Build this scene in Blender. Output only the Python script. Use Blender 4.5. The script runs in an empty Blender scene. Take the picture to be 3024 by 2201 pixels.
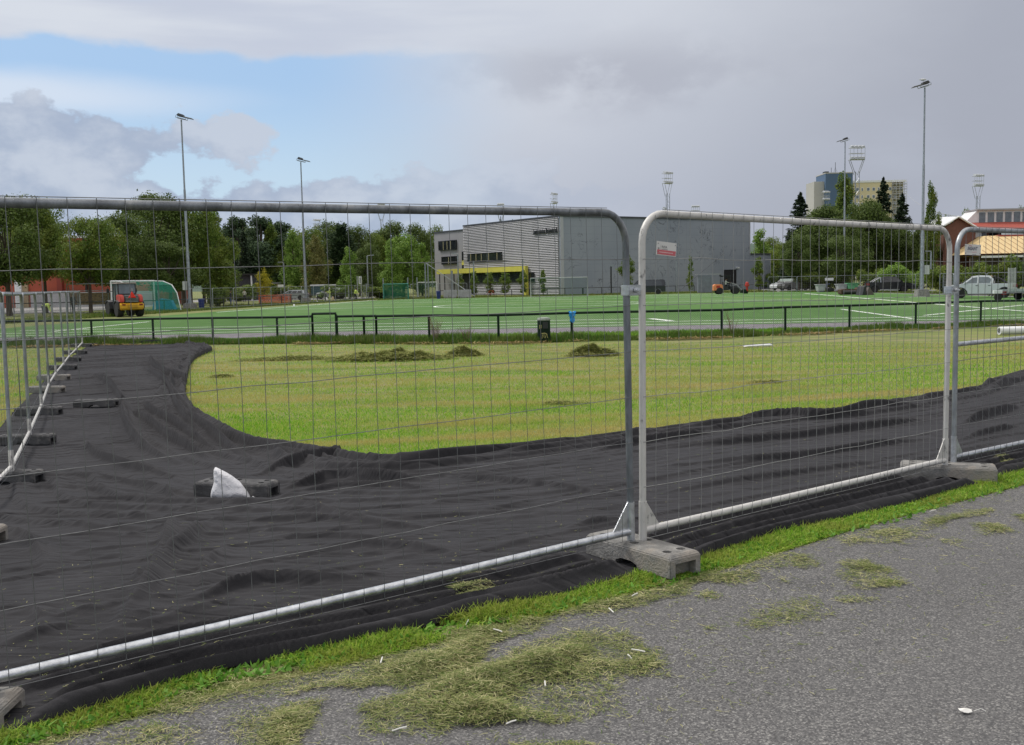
import bpy, bmesh, math, random
import numpy as np
from mathutils import Vector, Matrix
# ---------------------------------------------------------------- camera, sky, sun
S = bpy.context.scene
C = S.collection
PI = math.pi
FPX, EYE = 3050.0, 1.62
TH, RO = math.atan(267.5 / FPX), 0.0200
Fv = Vector((0, math.cos(TH), -math.sin(TH)))
U0 = Vector((0, math.sin(TH), math.cos(TH)))
Rv = Vector((1, 0, 0)) * math.cos(RO) - U0 * math.sin(RO)
Uv = U0 * math.cos(RO) + Vector((1, 0, 0)) * math.sin(RO)
CAMP = Vector((0, 0, EYE))
cd = bpy.data.cameras.new('camera'); cam = bpy.data.objects.new('camera', cd); C.objects.link(cam)
m = Matrix.Identity(4)
for i in range(3):
    m[i][0], m[i][1], m[i][2] = Rv[i], Uv[i], -Fv[i]
m.translation = CAMP
cam.matrix_world = m
cd.sensor_width = 36; cd.lens = 36 * FPX / 3024; cd.clip_start = 0.05; cd.clip_end = 4000
S.camera = cam
S.view_settings.view_transform = 'Standard'; S.view_settings.look = 'None'
S.view_settings.exposure = 0.0; S.view_settings.gamma = 1.0

SUN_EL, SUN_AZ = math.radians(50), math.radians(-62)      # azimuth from +Y towards +X
sl = bpy.data.lights.new('sun', 'SUN'); sl.energy = 2.1; sl.angle = math.radians(10); sl.color = (1, .96, .9)
so = bpy.data.objects.new('sun', sl); C.objects.link(so)
sd = Vector((math.sin(SUN_AZ) * math.cos(SUN_EL), math.cos(SUN_AZ) * math.cos(SUN_EL), math.sin(SUN_EL)))
so.rotation_euler = sd.to_track_quat('Z', 'Y').to_euler(); so.location = sd * 50

class X:                                                     # small maths on node sockets
    def __init__(s, nt, o): s.nt = nt; s.o = o
    def m(s, op, *a):
        n = s.nt.nodes.new('ShaderNodeMath'); n.operation = op
        for i, v in enumerate((s,) + a):
            if isinstance(v, X): s.nt.links.new(v.o, n.inputs[i])
            else: n.inputs[i].default_value = v
        return X(s.nt, n.outputs[0])
    def __add__(s, b): return s.m('ADD', b)
    def __sub__(s, b): return s.m('SUBTRACT', b)
    def __mul__(s, b): return s.m('MULTIPLY', b)
    def ss(s, a, b, lo=0., hi=1.):
        n = s.nt.nodes.new('ShaderNodeMapRange'); n.interpolation_type = 'SMOOTHSTEP'
        s.nt.links.new(s.o, n.inputs[0])
        for k, v in zip((1, 2, 3, 4), (a, b, lo, hi)): n.inputs[k].default_value = v
        return X(s.nt, n.outputs[0])
def xyz(nt, x, y, z):
    n = nt.nodes.new('ShaderNodeCombineXYZ')
    for i, v in enumerate((x, y, z)):
        if isinstance(v, X): nt.links.new(v.o, n.inputs[i])
        else: n.inputs[i].default_value = v
    return n.outputs[0]
def noise(nt, vec, scale, detail=4, rough=.55, dist=0.):
    n = nt.nodes.new('ShaderNodeTexNoise'); nt.links.new(vec, n.inputs['Vector'])
    n.inputs['Scale'].default_value = scale; n.inputs['Detail'].default_value = detail
    n.inputs['Roughness'].default_value = rough; n.inputs['Distortion'].default_value = dist
    return X(nt, n.outputs[0])
def mixc(nt, f, a, b, mode='MIX'):
    n = nt.nodes.new('ShaderNodeMix'); n.data_type = 'RGBA'; n.blend_type = mode
    for i, v in ((0, f), (6, a), (7, b)):
        if isinstance(v, X): nt.links.new(v.o, n.inputs[i])
        elif isinstance(v, bpy.types.NodeSocket): nt.links.new(v, n.inputs[i])
        elif i == 0: n.inputs[0].default_value = v
        else: n.inputs[i].default_value = (v[0], v[1], v[2], 1)
    return n.outputs[2]

W = bpy.data.worlds.new('World'); S.world = W; W.use_nodes = True
nt = W.node_tree; nt.nodes.clear()
tc = nt.nodes.new('ShaderNodeTexCoord'); sp = nt.nodes.new('ShaderNodeSeparateXYZ')
nt.links.new(tc.outputs['Generated'], sp.inputs[0])
dx, dy, dz = (X(nt, sp.outputs[i]) for i in range(3))
az = dx.m('ARCTAN2', dy); el = dz.m('ARCSINE')
v1 = xyz(nt, az, el * 2.2, 0.0)
n_big = noise(nt, v1, 3.2, 6, .55); n_med = noise(nt, xyz(nt, az, el * 1.5, 3.), 11, 7, .58); n_fine = noise(nt, xyz(nt, az, el * 3, 7.), 5.5, 5, .5)
n_str = noise(nt, xyz(nt, az * .6, el * 4.5, 1.7), 6, 5, .5)
def lin(*c): return tuple(((v / 255 + .055) / 1.055) ** 2.4 if v > 10 else v / 255 / 12.92 for v in c)
# thin overcast to the right and above, a gap of blue to the left, cumulus along the horizon
grey = mixc(nt, el.ss(.02, .22), lin(186, 193, 208), lin(208, 213, 223))
grey = mixc(nt, (az + n_big * .22 - el * .75).ss(-.02, .42), grey, lin(168, 173, 186))
grey = mixc(nt, n_big.ss(.4, .75) * .4, grey, lin(192, 199, 213))
e2 = (n_fine - .5) * .07
def blob(a0, e0, ra, re, dist=1.0, edge=.4):
    da = (az - a0) * (1 / ra); de = (el + e2 * dist - e0) * (1 / re)
    return (da * da + de * de).m('SQRT').ss(1 + edge, 1 - edge)
sm = blob(.10, .19, .13, .028, .5, .9) * n_med.ss(.35, .6)
grey = mixc(nt, sm * .6, grey, lin(166, 170, 184))
upper = (el + e2 * .9 + (n_med - .5) * .03).ss(.209, .224)
hole1 = blob(-.52, .262, .07, .012, .6, .7); hole2 = blob(-.335, .258, .05, .007, .6, .8)
upper = upper * (hole1.m('SUBTRACT', 1.) * -1.) * (hole2.m('SUBTRACT', 1.) * -1.)
gap = (upper.m('SUBTRACT', 1.) * -1.) * (az + n_big * .12).ss(.10, -.15)
streak = blob(-.50, .170, .20, .017, .3, .6) * .85
cum_t = el.ss(.05, .17) * .30 + (az + .5).ss(0., .55) * .02
cum = (n_med - cum_t + blob(-.43, .137, .15, .032, 1.2, .7) * .27 + el.ss(.11, .035) * .27).ss(.345, .41)
cum_grey = mixc(nt, n_med.ss(.40, .62), lin(168, 181, 203), lin(196, 205, 220))
sky = nt.nodes.new('ShaderNodeTexSky'); sky.sky_type = 'NISHITA'; sky.sun_disc = False
sky.sun_elevation = SUN_EL; sky.sun_rotation = SUN_AZ; sky.air_density = 1.1; sky.dust_density = 1.2
nis = nt.nodes.new('ShaderNodeVectorMath'); nis.operation = 'SCALE'; nt.links.new(sky.outputs[0], nis.inputs[0]); nis.inputs[3].default_value = .085
blue = mixc(nt, .74, nis.outputs[0], mixc(nt, el.ss(.08, .2), lin(200, 230, 255), lin(164, 206, 250)))
col = mixc(nt, gap * .86, grey, blue)
col = mixc(nt, streak * gap * .9, col, lin(220, 229, 242))
col = mixc(nt, cum * (az.ss(.22, -.2)) * .95, col, cum_grey)
topc = mixc(nt, n_str.ss(.35, .7), lin(195, 203, 220), lin(216, 222, 232))
col = mixc(nt, upper * el.ss(.2, .21) * az.ss(.15, -.2) * .85, col, topc)
below = el.ss(0., -.02)
col = mixc(nt, below, col, (.16, .17, .14))
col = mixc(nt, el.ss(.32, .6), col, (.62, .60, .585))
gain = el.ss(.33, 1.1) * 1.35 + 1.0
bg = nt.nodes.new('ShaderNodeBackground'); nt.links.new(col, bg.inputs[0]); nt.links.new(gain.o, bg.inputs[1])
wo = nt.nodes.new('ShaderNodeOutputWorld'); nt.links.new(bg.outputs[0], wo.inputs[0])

# ---------------------------------------------------------------- measuring helpers
R = random.Random(11); rng = np.random.default_rng(5)
def ray(px, py): return Fv + Rv * ((px - 1512) / FPX) + Uv * ((1100.5 - py) / FPX)
def sst(a, b, v):
    t = np.clip((v - a) / (b - a), 0, 1); return t * t * (3 - 2 * t)
def T(x, y):
    d = -.62 * np.asarray(x, float) + .78 * np.asarray(y, float)
    return -0.40 * sst(4.3, 12.5, d)
def G(px, py, dz=0.):
    d = ray(px, py); z = dz
    for _ in range(30):
        p = CAMP + d * ((z - EYE) / d.z); z = .5 * z + .5 * (float(T(p.x, p.y)) + dz)
    p = CAMP + d * ((z - EYE) / d.z)
    return Vector((p.x, p.y, z))
def GV(px, py):
    dx_ = Fv.x + Rv.x * (px - 1512) / FPX + Uv.x * (1100.5 - py) / FPX
    dy_ = Fv.y + Rv.y * (px - 1512) / FPX + Uv.y * (1100.5 - py) / FPX
    dz_ = Fv.z + Rv.z * (px - 1512) / FPX + Uv.z * (1100.5 - py) / FPX
    z = np.zeros_like(px)
    for _ in range(30):
        t = (z - EYE) / dz_; z = .5 * z + .5 * T(dx_ * t, dy_ * t)
    t = (z - EYE) / dz_
    return dx_ * t, dy_ * t, z
def P(px, py, Y):
    d = ray(px, py); return CAMP + d * (Y / d.y)
def XZ(px, Y, py=840): return P(px, py, Y).x
LOW = -0.40
# ---------------------------------------------------------------- objects
def tag(o, label=None, cat=None, group=None, kind=None):
    if label: o['label'] = label
    if cat: o['category'] = cat
    if group: o['group'] = group
    if kind: o['kind'] = kind
    return o
def thing(name, label, cat, loc=(0, 0, 0), rz=0., group=None):
    o = bpy.data.objects.new(name, None); C.objects.link(o); o.location = loc; o.rotation_euler = (0, 0, rz)
    o.empty_display_size = .2
    return tag(o, label, cat, group)
def kids(o): return [c for c in bpy.data.objects if c.parent == o]
def dup(o, parent=None, **kw):
    c = o.copy(); C.objects.link(c)
    if parent: c.parent = parent
    for k in kids(o): dup(k, c)
    return c
class MB:
    def __init__(s): s.v = []; s.f = []; s.mi = []; s.cur = 0
    def add(s, vs, fs):
        b = len(s.v); s.v += [tuple(v) for v in vs]; s.f += [tuple(b + i for i in f) for f in fs]; s.mi += [s.cur] * len(fs); return s
    def box(s, x0, x1, y0, y1, z0, z1, M=None, tx=0., ty=0.):
        vs = [Vector((x, y, z)) for z, a, b in ((z0, 0, 0), (z1, tx, ty)) for x, y in ((x0 + a, y0 + b), (x1 - a, y0 + b), (x1 - a, y1 - b), (x0 + a, y1 - b))]
        if M: vs = [M @ v for v in vs]
        return s.add(vs, [(3, 2, 1, 0), (4, 5, 6, 7), (0, 1, 5, 4), (1, 2, 6, 5), (2, 3, 7, 6), (3, 0, 4, 7)])
    def tube(s, pts, r, n=8, cap=True, rs=None):
        pts = [Vector(p) for p in pts]; vs = []; fs = []
        t0 = (pts[1] - pts[0]).normalized()
        up = Vector((0, 0, 1)) if abs(t0.z) < .9 else Vector((0, 1, 0))
        a = t0.cross(up).normalized()
        for i, p in enumerate(pts):
            t = (pts[min(i + 1, len(pts) - 1)] - pts[max(i - 1, 0)])
            t = t.normalized() if t.length > 1e-9 else t0
            a = (a - t * a.dot(t)).normalized(); b = t.cross(a)
            rr = rs[i] if rs else r
            for k in range(n):
                g = 2 * PI * k / n; vs.append(p + (a * math.cos(g) + b * math.sin(g)) * rr)
        for i in range(len(pts) - 1):
            for k in range(n):
                fs.append((i * n + k, i * n + (k + 1) % n, (i + 1) * n + (k + 1) % n, (i + 1) * n + k))
        if cap: fs.append(tuple(range(n))[::-1]); fs.append(tuple((len(pts) - 1) * n + k for k in range(n)))
        return s.add(vs, fs)
    def prism(s, prof, y0, y1, axis='y'):                    # profile in x-z, extruded along y
        n = len(prof)
        if axis == 'y': vs = [(x, y, z) for y in (y0, y1) for x, z in prof]
        elif axis == 'x': vs = [(y, x, z) for y in (y0, y1) for x, z in prof]
        else: vs = [(x, z, y) for y in (y0, y1) for x, z in prof]
        return s.add(vs, [tuple(range(n)), tuple(range(2 * n - 1, n - 1, -1))] + [(i, i + n, (i + 1) % n + n, (i + 1) % n) for i in range(n)])
    def lathe(s, prof, c=(0, 0, 0), n=16, axis='z'):         # profile (r, h)
        vs = []; fs = []; c = Vector(c)
        for r, h in prof:
            for k in range(n):
                g = 2 * PI * k / n; q = (r * math.cos(g), r * math.sin(g), h)
                if axis == 'y': q = (q[0], q[2], q[1])
                elif axis == 'x': q = (q[2], q[0], q[1])
                vs.append(c + Vector(q))
        for i in range(len(prof) - 1):
            for k in range(n):
                fs.append((i * n + k, i * n + (k + 1) % n, (i + 1) * n + (k + 1) % n, (i + 1) * n + k))
        fs.append(tuple(range(n))[::-1]); fs.append(tuple((len(prof) - 1) * n + k for k in range(n)))
        return s.add(vs, fs)
    def build(s, name, mat, parent=None, smooth=False, bev=0.):
        me = bpy.data.meshes.new(name); me.from_pydata(s.v, [], s.f)
        bm = bmesh.new(); bm.from_mesh(me)
        if bev:
            bmesh.ops.bevel(bm, geom=[e for e in bm.edges if len(e.link_faces) == 2 and e.calc_face_angle(0) > .5], offset=bev, segments=2, affect='EDGES', clamp_overlap=True)
        bmesh.ops.recalc_face_normals(bm, faces=bm.faces); bm.to_mesh(me); bm.free()
        ms = mat if isinstance(mat, (list, tuple)) else [mat]
        for q in ms: me.materials.append(q)
        if len(ms) > 1 and not bev:
            for p, i in zip(me.polygons, s.mi): p.material_index = i
        if smooth:
            me.shade_smooth() if not bev else me.shade_smooth()
            try: me.set_sharp_from_angle(angle=math.radians(40))
            except Exception: pass
        o = bpy.data.objects.new(name, me); C.objects.link(o)
        if parent: o.parent = parent
        return o
def npmesh(name, V, F, mat, parent=None, smooth=False):
    """V (n,3), F (m,k) arrays, all faces k-sided"""
    me = bpy.data.meshes.new(name); n, (mf, k) = len(V), F.shape
    me.vertices.add(n); me.vertices.foreach_set('co', np.asarray(V, np.float32).ravel())
    me.loops.add(mf * k); me.loops.foreach_set('vertex_index', np.asarray(F, np.int32).ravel())
    me.polygons.add(mf); me.polygons.foreach_set('loop_start', np.arange(0, mf * k, k, dtype=np.int32))
    me.update(calc_edges=True)
    if smooth: me.shade_smooth()
    me.materials.append(mat)
    o = bpy.data.objects.new(name, me); C.objects.link(o)
    if parent: o.parent = parent
    return o
# ---------------------------------------------------------------- materials
MATS = {}
def mat(name, col, rough=.6, metal=0., var=.12, scale=6., bump=0., bscale=None, col2=None, stretch=(1, 1, 1), spec=.5, thr=None, col3=None, scale3=1., thr3=(.5, .65), coat=0., alpha=None):
    if name in MATS: return MATS[name]
    M = bpy.data.materials.new(name); M.use_nodes = True; nt = M.node_tree; b = nt.nodes['Principled BSDF']
    b.inputs['Roughness'].default_value = rough; b.inputs['Metallic'].default_value = metal
    b.inputs['Specular IOR Level'].default_value = spec; b.inputs['Coat Weight'].default_value = coat
    tc = nt.nodes.new('ShaderNodeTexCoord'); mp = nt.nodes.new('ShaderNodeMapping')
    nt.links.new(tc.outputs['Object'], mp.inputs[0]); mp.inputs['Scale'].default_value = stretch
    n = noise(nt, mp.outputs[0], scale, 5, .6)
    a = tuple(c * (1 - var) for c in col); c2 = col2 or tuple(c * (1 + var) for c in col)
    t = thr or (.3, .7)
    cc = mixc(nt, n.ss(*t), a, c2)
    if col3: cc = mixc(nt, noise(nt, mp.outputs[0], scale3, 4, .6).ss(*thr3), cc, col3)
    nt.links.new(cc, b.inputs['Base Color'])
    nt.links.new((n * .25 + (rough - .12)).o, b.inputs['Roughness'])
    if bump:
        bp = nt.nodes.new('ShaderNodeBump'); bp.inputs['Strength'].default_value = min(1., bump * 1.); bp.inputs['Distance'].default_value = .02
        nt.links.new(noise(nt, mp.outputs[0], bscale or scale * 3, 4, .6).o, bp.inputs['Height']); nt.links.new(bp.outputs[0], b.inputs['Normal'])
    if alpha is not None: b.inputs['Alpha'].default_value = alpha
    MATS[name] = M; return M
def leafmat(name, cols, trans=.3, rough=.6, pscale=None, pcols=None):
    """each blade or leaf has its own colour; patches of a second tone over the place"""
    if name in MATS: return MATS[name]
    M = bpy.data.materials.new(name); M.use_nodes = True; nt = M.node_tree; b = nt.nodes['Principled BSDF']
    g = nt.nodes.new('ShaderNodeNewGeometry'); r = nt.nodes.new('ShaderNodeValToRGB')
    nt.links.new(g.outputs['Random Per Island'], r.inputs[0])
    while len(r.color_ramp.elements) < len(cols): r.color_ramp.elements.new(.5)
    for i, c in enumerate(cols):
        r.color_ramp.elements[i].position = i / (len(cols) - 1); r.color_ramp.elements[i].color = (*c, 1)
    cc = r.outputs[0]
    if pscale:
        tc = nt.nodes.new('ShaderNodeTexCoord'); mp = nt.nodes.new('ShaderNodeMapping'); nt.links.new(tc.outputs['Object'], mp.inputs[0]); mp.inputs['Scale'].default_value = pscale[1]
        cc = mixc(nt, noise(nt, mp.outputs[0], pscale[0], 4, .6).ss(.38, .64) * pscale[2], cc, pcols)
    nt.links.new(cc, b.inputs['Base Color']); b.inputs['Roughness'].default_value = rough; b.inputs['Specular IOR Level'].default_value = .25
    tr = nt.nodes.new('ShaderNodeBsdfTranslucent'); nt.links.new(cc, tr.inputs[0])
    mx = nt.nodes.new('ShaderNodeMixShader'); mx.inputs[0].default_value = trans
    nt.links.new(b.outputs[0], mx.inputs[1]); nt.links.new(tr.outputs[0], mx.inputs[2])
    nt.links.new(mx.outputs[0], nt.nodes['Material Output'].inputs[0])
    MATS[name] = M; return M
galv = mat('galvanised_steel', (.33, .35, .37), .42, .75, .28, 14, .12, 60, stretch=(1, 1, .35))
galvb = mat('bright_zinc', (.52, .54, .57), .34, .8, .22, 20, .15, 90)
whitepipe = mat('worn_white_tube', (.56, .55, .53), .5, .15, .08, 9, .1, 60, col3=(.20, .20, .20), scale3=16, thr3=(.60, .68), stretch=(1, 1, .6))
wire_m = mat('fence_wire', (.17, .175, .18), .5, .5, .2, 20)
wire_w = mat('pale_fence_wire', (.27, .275, .27), .5, .4, .2, 20)
conc = mat('weathered_concrete', (.21, .205, .195), .9, 0, .3, 9, .6, 70, col3=(.28, .255, .225), scale3=5)
conc_d = mat('dark_concrete', (.065, .065, .068), .9, 0, .4, 9, .6, 70, col3=(.16, .155, .15), scale3=7, thr3=(.55, .75))
greyp = mat('grey_paint', (.30, .31, .32), .5, .3, .12, 4)
darkp = mat('black_paint', (.018, .02, .02), .45, 0, .2, 6)
whitep = mat('white_paint', (.72, .73, .74), .4, 0, .06, 3)
rubber = mat('rubber', (.02, .02, .02), .85, 0, .2, 12)
glass = mat('dark_glass', (.02, .024, .028), .08, 0, .2, 2, spec=.9)
glassl = mat('pale_glass', (.12, .15, .17), .08, 0, .2, 2, spec=.9)
redp = mat('red_paint', (.45, .035, .02), .4, 0, .12, 3)
yelp = mat('yellow_paint', (.65, .36, .02), .4, 0, .08, 3)
orgp = mat('orange_paint', (.72, .26, .10), .45, 0, .08, 3)
darkgreen = mat('dark_green_paint', (.010, .024, .015), .6, 0, .2, 6, spec=.15)
bluep = mat('blue_plastic', (.015, .03, .16), .45, 0, .2, 4)
hivis = mat('hi_vis_yellow', (.58, .72, .16), .8, 0, .1, 9)
skin = mat('skin', (.45, .25, .17), .6, 0, .1, 20)
darkcloth = mat('dark_cloth', (.02, .022, .03), .9, 0, .3, 20)
palecloth = mat('pale_cloth', (.55, .55, .50), .9, 0, .15, 20)
silver = mat('silver_car_paint', (.42, .45, .48), .3, .5, .03, 2, coat=.5)
rim_m = mat('alloy', (.55, .56, .58), .3, .8, .1, 6)
barkm = mat('bark', (.09, .07, .055), .95, 0, .35, 5, .6, 20, stretch=(1, 1, .3))
# ---------------------------------------------------------------- ground, path, pitch
def px_poly(pts, dz=0.): return [G(x, y, dz) for x, y in pts]
grass_g = mat('mown_lawn_soil', (.115, .165, .028), .95, 0, .3, .5, .5, 40, col2=(.17, .20, .045), stretch=(.6, 2.0, 1), col3=(.20, .19, .075), scale3=1.1, thr3=(.46, .62))
xs = np.unique(np.concatenate([np.linspace(-14, 14, 113), np.linspace(-60, 60, 81), np.linspace(-900, 900, 61)]))
ys = np.unique(np.concatenate([np.linspace(-4, 24, 113), np.linspace(-20, 60, 61), np.linspace(-60, 2200, 70)]))
gx, gy = np.meshgrid(xs, ys); gz = T(gx, gy) - .012
V = np.stack([gx.ravel(), gy.ravel(), gz.ravel()], 1)
nx_, ny_ = len(xs), len(ys); ii, jj = np.meshgrid(np.arange(nx_ - 1), np.arange(ny_ - 1)); b0 = (jj * nx_ + ii).ravel()
tag(npmesh('ground', V, np.stack([b0, b0 + 1, b0 + nx_ + 1, b0 + nx_], 1), grass_g, smooth=True), kind='structure')

def sheet(name, pts, m, z=None, kind='structure'):
    mb = MB(); mb.add([(p[0], p[1], (p[2] if len(p) > 2 else 0) if z is None else z) for p in pts], [tuple(range(len(pts)))])
    o = mb.build(name, m)
    if o.data.polygons[0].normal.z < 0: o.data.flip_normals()
    return tag(o, kind=kind)
asph = bpy.data.materials.new('asphalt'); asph.use_nodes = True
nt = asph.node_tree; b = nt.nodes['Principled BSDF']; tcn = nt.nodes.new('ShaderNodeTexCoord'); oc = tcn.outputs['Object']
v = nt.nodes.new('ShaderNodeTexVoronoi'); v.inputs['Scale'].default_value = 150; nt.links.new(oc, v.inputs['Vector'])
sv = nt.nodes.new('ShaderNodeSeparateColor'); nt.links.new(v.outputs['Color'], sv.inputs[0])
stone = X(nt, sv.outputs[0])
c = mixc(nt, noise(nt, oc, 95, 4, .75).ss(.36, .64), (.054, .053, .0545), (.158, .155, .153))
c = mixc(nt, stone.ss(.80, .93), c, (.25, .245, .235))
c = mixc(nt, stone.ss(.2, .03) * .8, c, (.05, .05, .053))
c = mixc(nt, noise(nt, oc, .55, 4, .6).ss(.35, .7) * .35, c, (.088, .086, .088))
c = mixc(nt, noise(nt, oc, 1.7, 5, .65).ss(.62, .75) * .45, c, (.15, .13, .085))
nt.links.new(c, b.inputs['Base Color']); b.inputs['Roughness'].default_value = .9
bp = nt.nodes.new('ShaderNodeBump'); bp.inputs['Distance'].default_value = .006; bp.inputs['Strength'].default_value = .8
nt.links.new((noise(nt, oc, 75, 3, .6) + stone * .4).o, bp.inputs['Height']); nt.links.new(bp.outputs[0], b.inputs['Normal'])
edge_px = [(-420, 2400), (200, 2172), (600, 2062), (1000, 1968), (1440, 1868), (1900, 1745), (2200, 1665), (2500, 1570), (2750, 1503), (3024, 1432), (3600, 1298)]
edge = [G(*q) for q in edge_px]
ed = (edge[-1] - edge[-4]).normalized()
far = edge[-1] + ed * 30
pathpoly = [(p.x, p.y) for p in edge] + [(far.x, far.y), (far.x + 6, far.y - 8), (6, -4), (-6, -4)]
sheet('asphalt_path', pathpoly, asph, z=-.004)

turf = mat('artificial_turf', (.078, .165, .048), .9, 0, .10, 1.2, .2, 60, col2=(.096, .185, .060), stretch=(1, .35, 1), col3=(.115, .195, .080), scale3=.07, thr3=(.42, .62), spec=.04)
lane = mat('grey_running_strip', (.20, .185, .205), .9, 0, .25, 4, .3, 30, spec=.05)
linem = mat('white_line', (.80, .84, .80), .8, 0, .15, 3)
liney = mat('yellow_line', (.42, .44, .12), .8, 0, .2, 3)
TL = {'nl': G(190, 985), 'nr': G(3120, 944), 'fl': G(1130, 885), 'fr': G(2395, 857)}
PX0, PX1 = -28.5, 37.5
NY = lambda x: 46.0 - (x - 5) * .045            # near touch edge (slightly askew)
FY = 137.0
pitch = [(PX0 - 1, NY(PX0 - 1) - 1.3), (PX1 + 4, NY(PX1 + 4) - 1.3), (PX1 + 3, 118), (PX1, FY), (-14, FY + 1), (-19, 128), (-24, 100)]
sheet('track_strip', [(-42, NY(-42) - 6.4), (48, NY(48) - 6.0), (46, NY(46) - 1.0), (-40, NY(-40) - 1.0)], lane, z=LOW)
sheet('service_strip', [(PX1 + .5, 40), (PX1 + 12, 40), (PX1 + 12, 62), (PX1 + 6.5, 140), (PX1 - .5, 140)], lane, z=LOW + .002)
sheet('pitch', pitch, turf, z=LOW + .006)
lm = MB()
def line(mb, a, b_, w=.12, z=LOW + .011):
    w *= 1.7
    a, b_ = Vector((*a, 0)), Vector((*b_, 0)); d = (b_ - a).normalized(); n = Vector((-d.y, d.x, 0)) * w / 2
    mb.add([(*(a + n).xy, z), (*(b_ + n).xy, z), (*(b_ - n).xy, z), (*(a - n).xy, z)], [(0, 1, 2, 3)])
line(lm, (PX0 + 1, NY(PX0)), (PX1 + 2, NY(PX1 + 2)))
line(lm, (PX0 + 3, 53.6), (7.3, 52.9), .12)
line(lm, (7.1, 53.0), (7.7, 49.6), .22)
line(lm, (PX0 + 3, 50.2), (PX1 - 2, 47.8), .12)
ln = lambda a, b_, w=.12: line(lm, tuple(G(*a).xy), tuple(G(*b_).xy), w)
ln((154, 980), (440, 951)); ln((2485, 914), (2695, 942)); ln((640, 923), (1125, 886), .14); ln((2375, 867), (2728, 896), .14); ln((2728, 896), (3040, 921), .14)
pass
line(lm, (20, 50), (34, 66)); line(lm, (34, 66), (PX1 - 1, 66))
line(lm, (-15, FY - 4), (PX1 - 1, FY - 6), .15); line(lm, (-22, 113), (PX1, 111), .13); line(lm, (-14.5, 124), (25, 123), .13)
line(lm, (-24, 91), (PX1, 90), .13)
cc = Vector((2.5, 90.5)); pr = None
for k in range(49):
    g = 2 * PI * k / 48; q = (cc.x + 9.15 * math.cos(g), cc.y + 9.15 * math.sin(g))
    if pr: line(lm, pr, q, .13, LOW + .0125)
    pr = q
tag(lm.build('pitch_lines', linem), kind='structure')
ym = MB(); line(ym, (22, 108), (31, 70), .12, LOW + .0138); line(ym, (16, 76), (34, 60), .1, LOW + .0138); line(ym, (-20, 100), (20, 99), .1, LOW + .0138)
tag(ym.build('yellow_pitch_lines', liney), kind='structure')
gravel = mat('gravel', (.26, .255, .25), .95, 0, .2, 8, .5, 50)
sheet('car_park', [(-70, 150), (-22, 150), (-20, 172), (-70, 176)], gravel, z=LOW + .004)
sheet('access_road', [(34.5, 139.5), (45, 141), (58, 190), (44, 200), (40, 165)], gravel, z=LOW + .008)
sheet('school_yard', [(-75, 92), (-42, 96), (-42, 130), (-75, 130)], gravel, z=LOW + .004)
# low wooded rise behind everything
hx = np.linspace(-900, 900, 121); hy = np.linspace(620, 1500, 30); hX, hY = np.meshgrid(hx, hy)
hZ = LOW + 26 * sst(620, 900, hY) * (1 + .4 * np.sin(hX * .006 + 1) + .15 * np.sin(hX * .021))
b0 = (np.meshgrid(np.arange(120), np.arange(29))); b0 = (b0[1] * 121 + b0[0]).ravel()
tag(npmesh('hills', np.stack([hX.ravel(), hY.ravel(), hZ.ravel()], 1), np.stack([b0, b0 + 1, b0 + 122, b0 + 121], 1),
    mat('far_woods', (.05, .085, .055), .95, 0, .3, .08, 1, .2), smooth=True), kind='structure')

# ---------------------------------------------------------------- value noise and polylines in numpy
_tab = rng.random((256, 256))
def vn(x, y, seed=0):
    x = x + seed * 17.3; y = y + seed * 7.9
    xi = np.floor(x).astype(int); yi = np.floor(y).astype(int); fx = x - xi; fy = y - yi
    fx = fx * fx * (3 - 2 * fx); fy = fy * fy * (3 - 2 * fy)
    a = _tab[xi & 255, yi & 255]; b_ = _tab[(xi + 1) & 255, yi & 255]; c_ = _tab[xi & 255, (yi + 1) & 255]; d_ = _tab[(xi + 1) & 255, (yi + 1) & 255]
    return (a * (1 - fx) + b_ * fx) * (1 - fy) + (c_ * (1 - fx) + d_ * fx) * fy
def fbm(x, y, o=4, seed=0):
    s = 0; a = .5
    for k in range(o): s = s + a * vn(x * 2 ** k, y * 2 ** k, seed + k * 3); a *= .5
    return s
def pdist(x, y, pts):
    """distance to a polyline, arc length of the nearest point, that point, side"""
    best = np.full(x.shape, 1e9); s_ = np.zeros(x.shape); qx = np.zeros(x.shape); qy = np.zeros(x.shape); sd_ = np.zeros(x.shape); acc = 0.
    for (ax, ay), (bx, by) in zip(pts[:-1], pts[1:]):
        L = math.hypot(bx - ax, by - ay)
        if L < 1e-9: continue
        t = np.clip(((x - ax) * (bx - ax) + (y - ay) * (by - ay)) / L ** 2, 0, 1)
        px_ = ax + t * (bx - ax); py_ = ay + t * (by - ay); d = np.hypot(x - px_, y - py_); m_ = d < best
        best[m_] = d[m_]; s_[m_] = (acc + t * L)[m_]; qx[m_] = px_[m_]; qy[m_] = py_[m_]
        sd_[m_] = np.sign((bx - ax) * (y - ay) - (by - ay) * (x - ax))[m_]; acc += L
    return best, s_, qx, qy, sd_
def inpoly(x, y, pts):
    r = np.zeros(x.shape, bool); n = len(pts)
    for i in range(n):
        (ax, ay), (bx, by) = pts[i], pts[(i + 1) % n]
        if ay == by: continue
        m_ = ((ay > y) != (by > y)) & (x < (bx - ax) * (y - ay) / (by - ay) + ax); r ^= m_
    return r
def smooth_poly(p, it=2):
    for _ in range(it):
        q = [p[0]]
        for a, b_ in zip(p[:-1], p[1:]):
            q += [(a[0] * .75 + b_[0] * .25, a[1] * .75 + b_[1] * .25), (a[0] * .25 + b_[0] * .75, a[1] * .25 + b_[1] * .75)]
        p = q + [p[-1]]
    return p
xy = lambda pts: [tuple(G(a, b_).xy) for a, b_ in pts]
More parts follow.
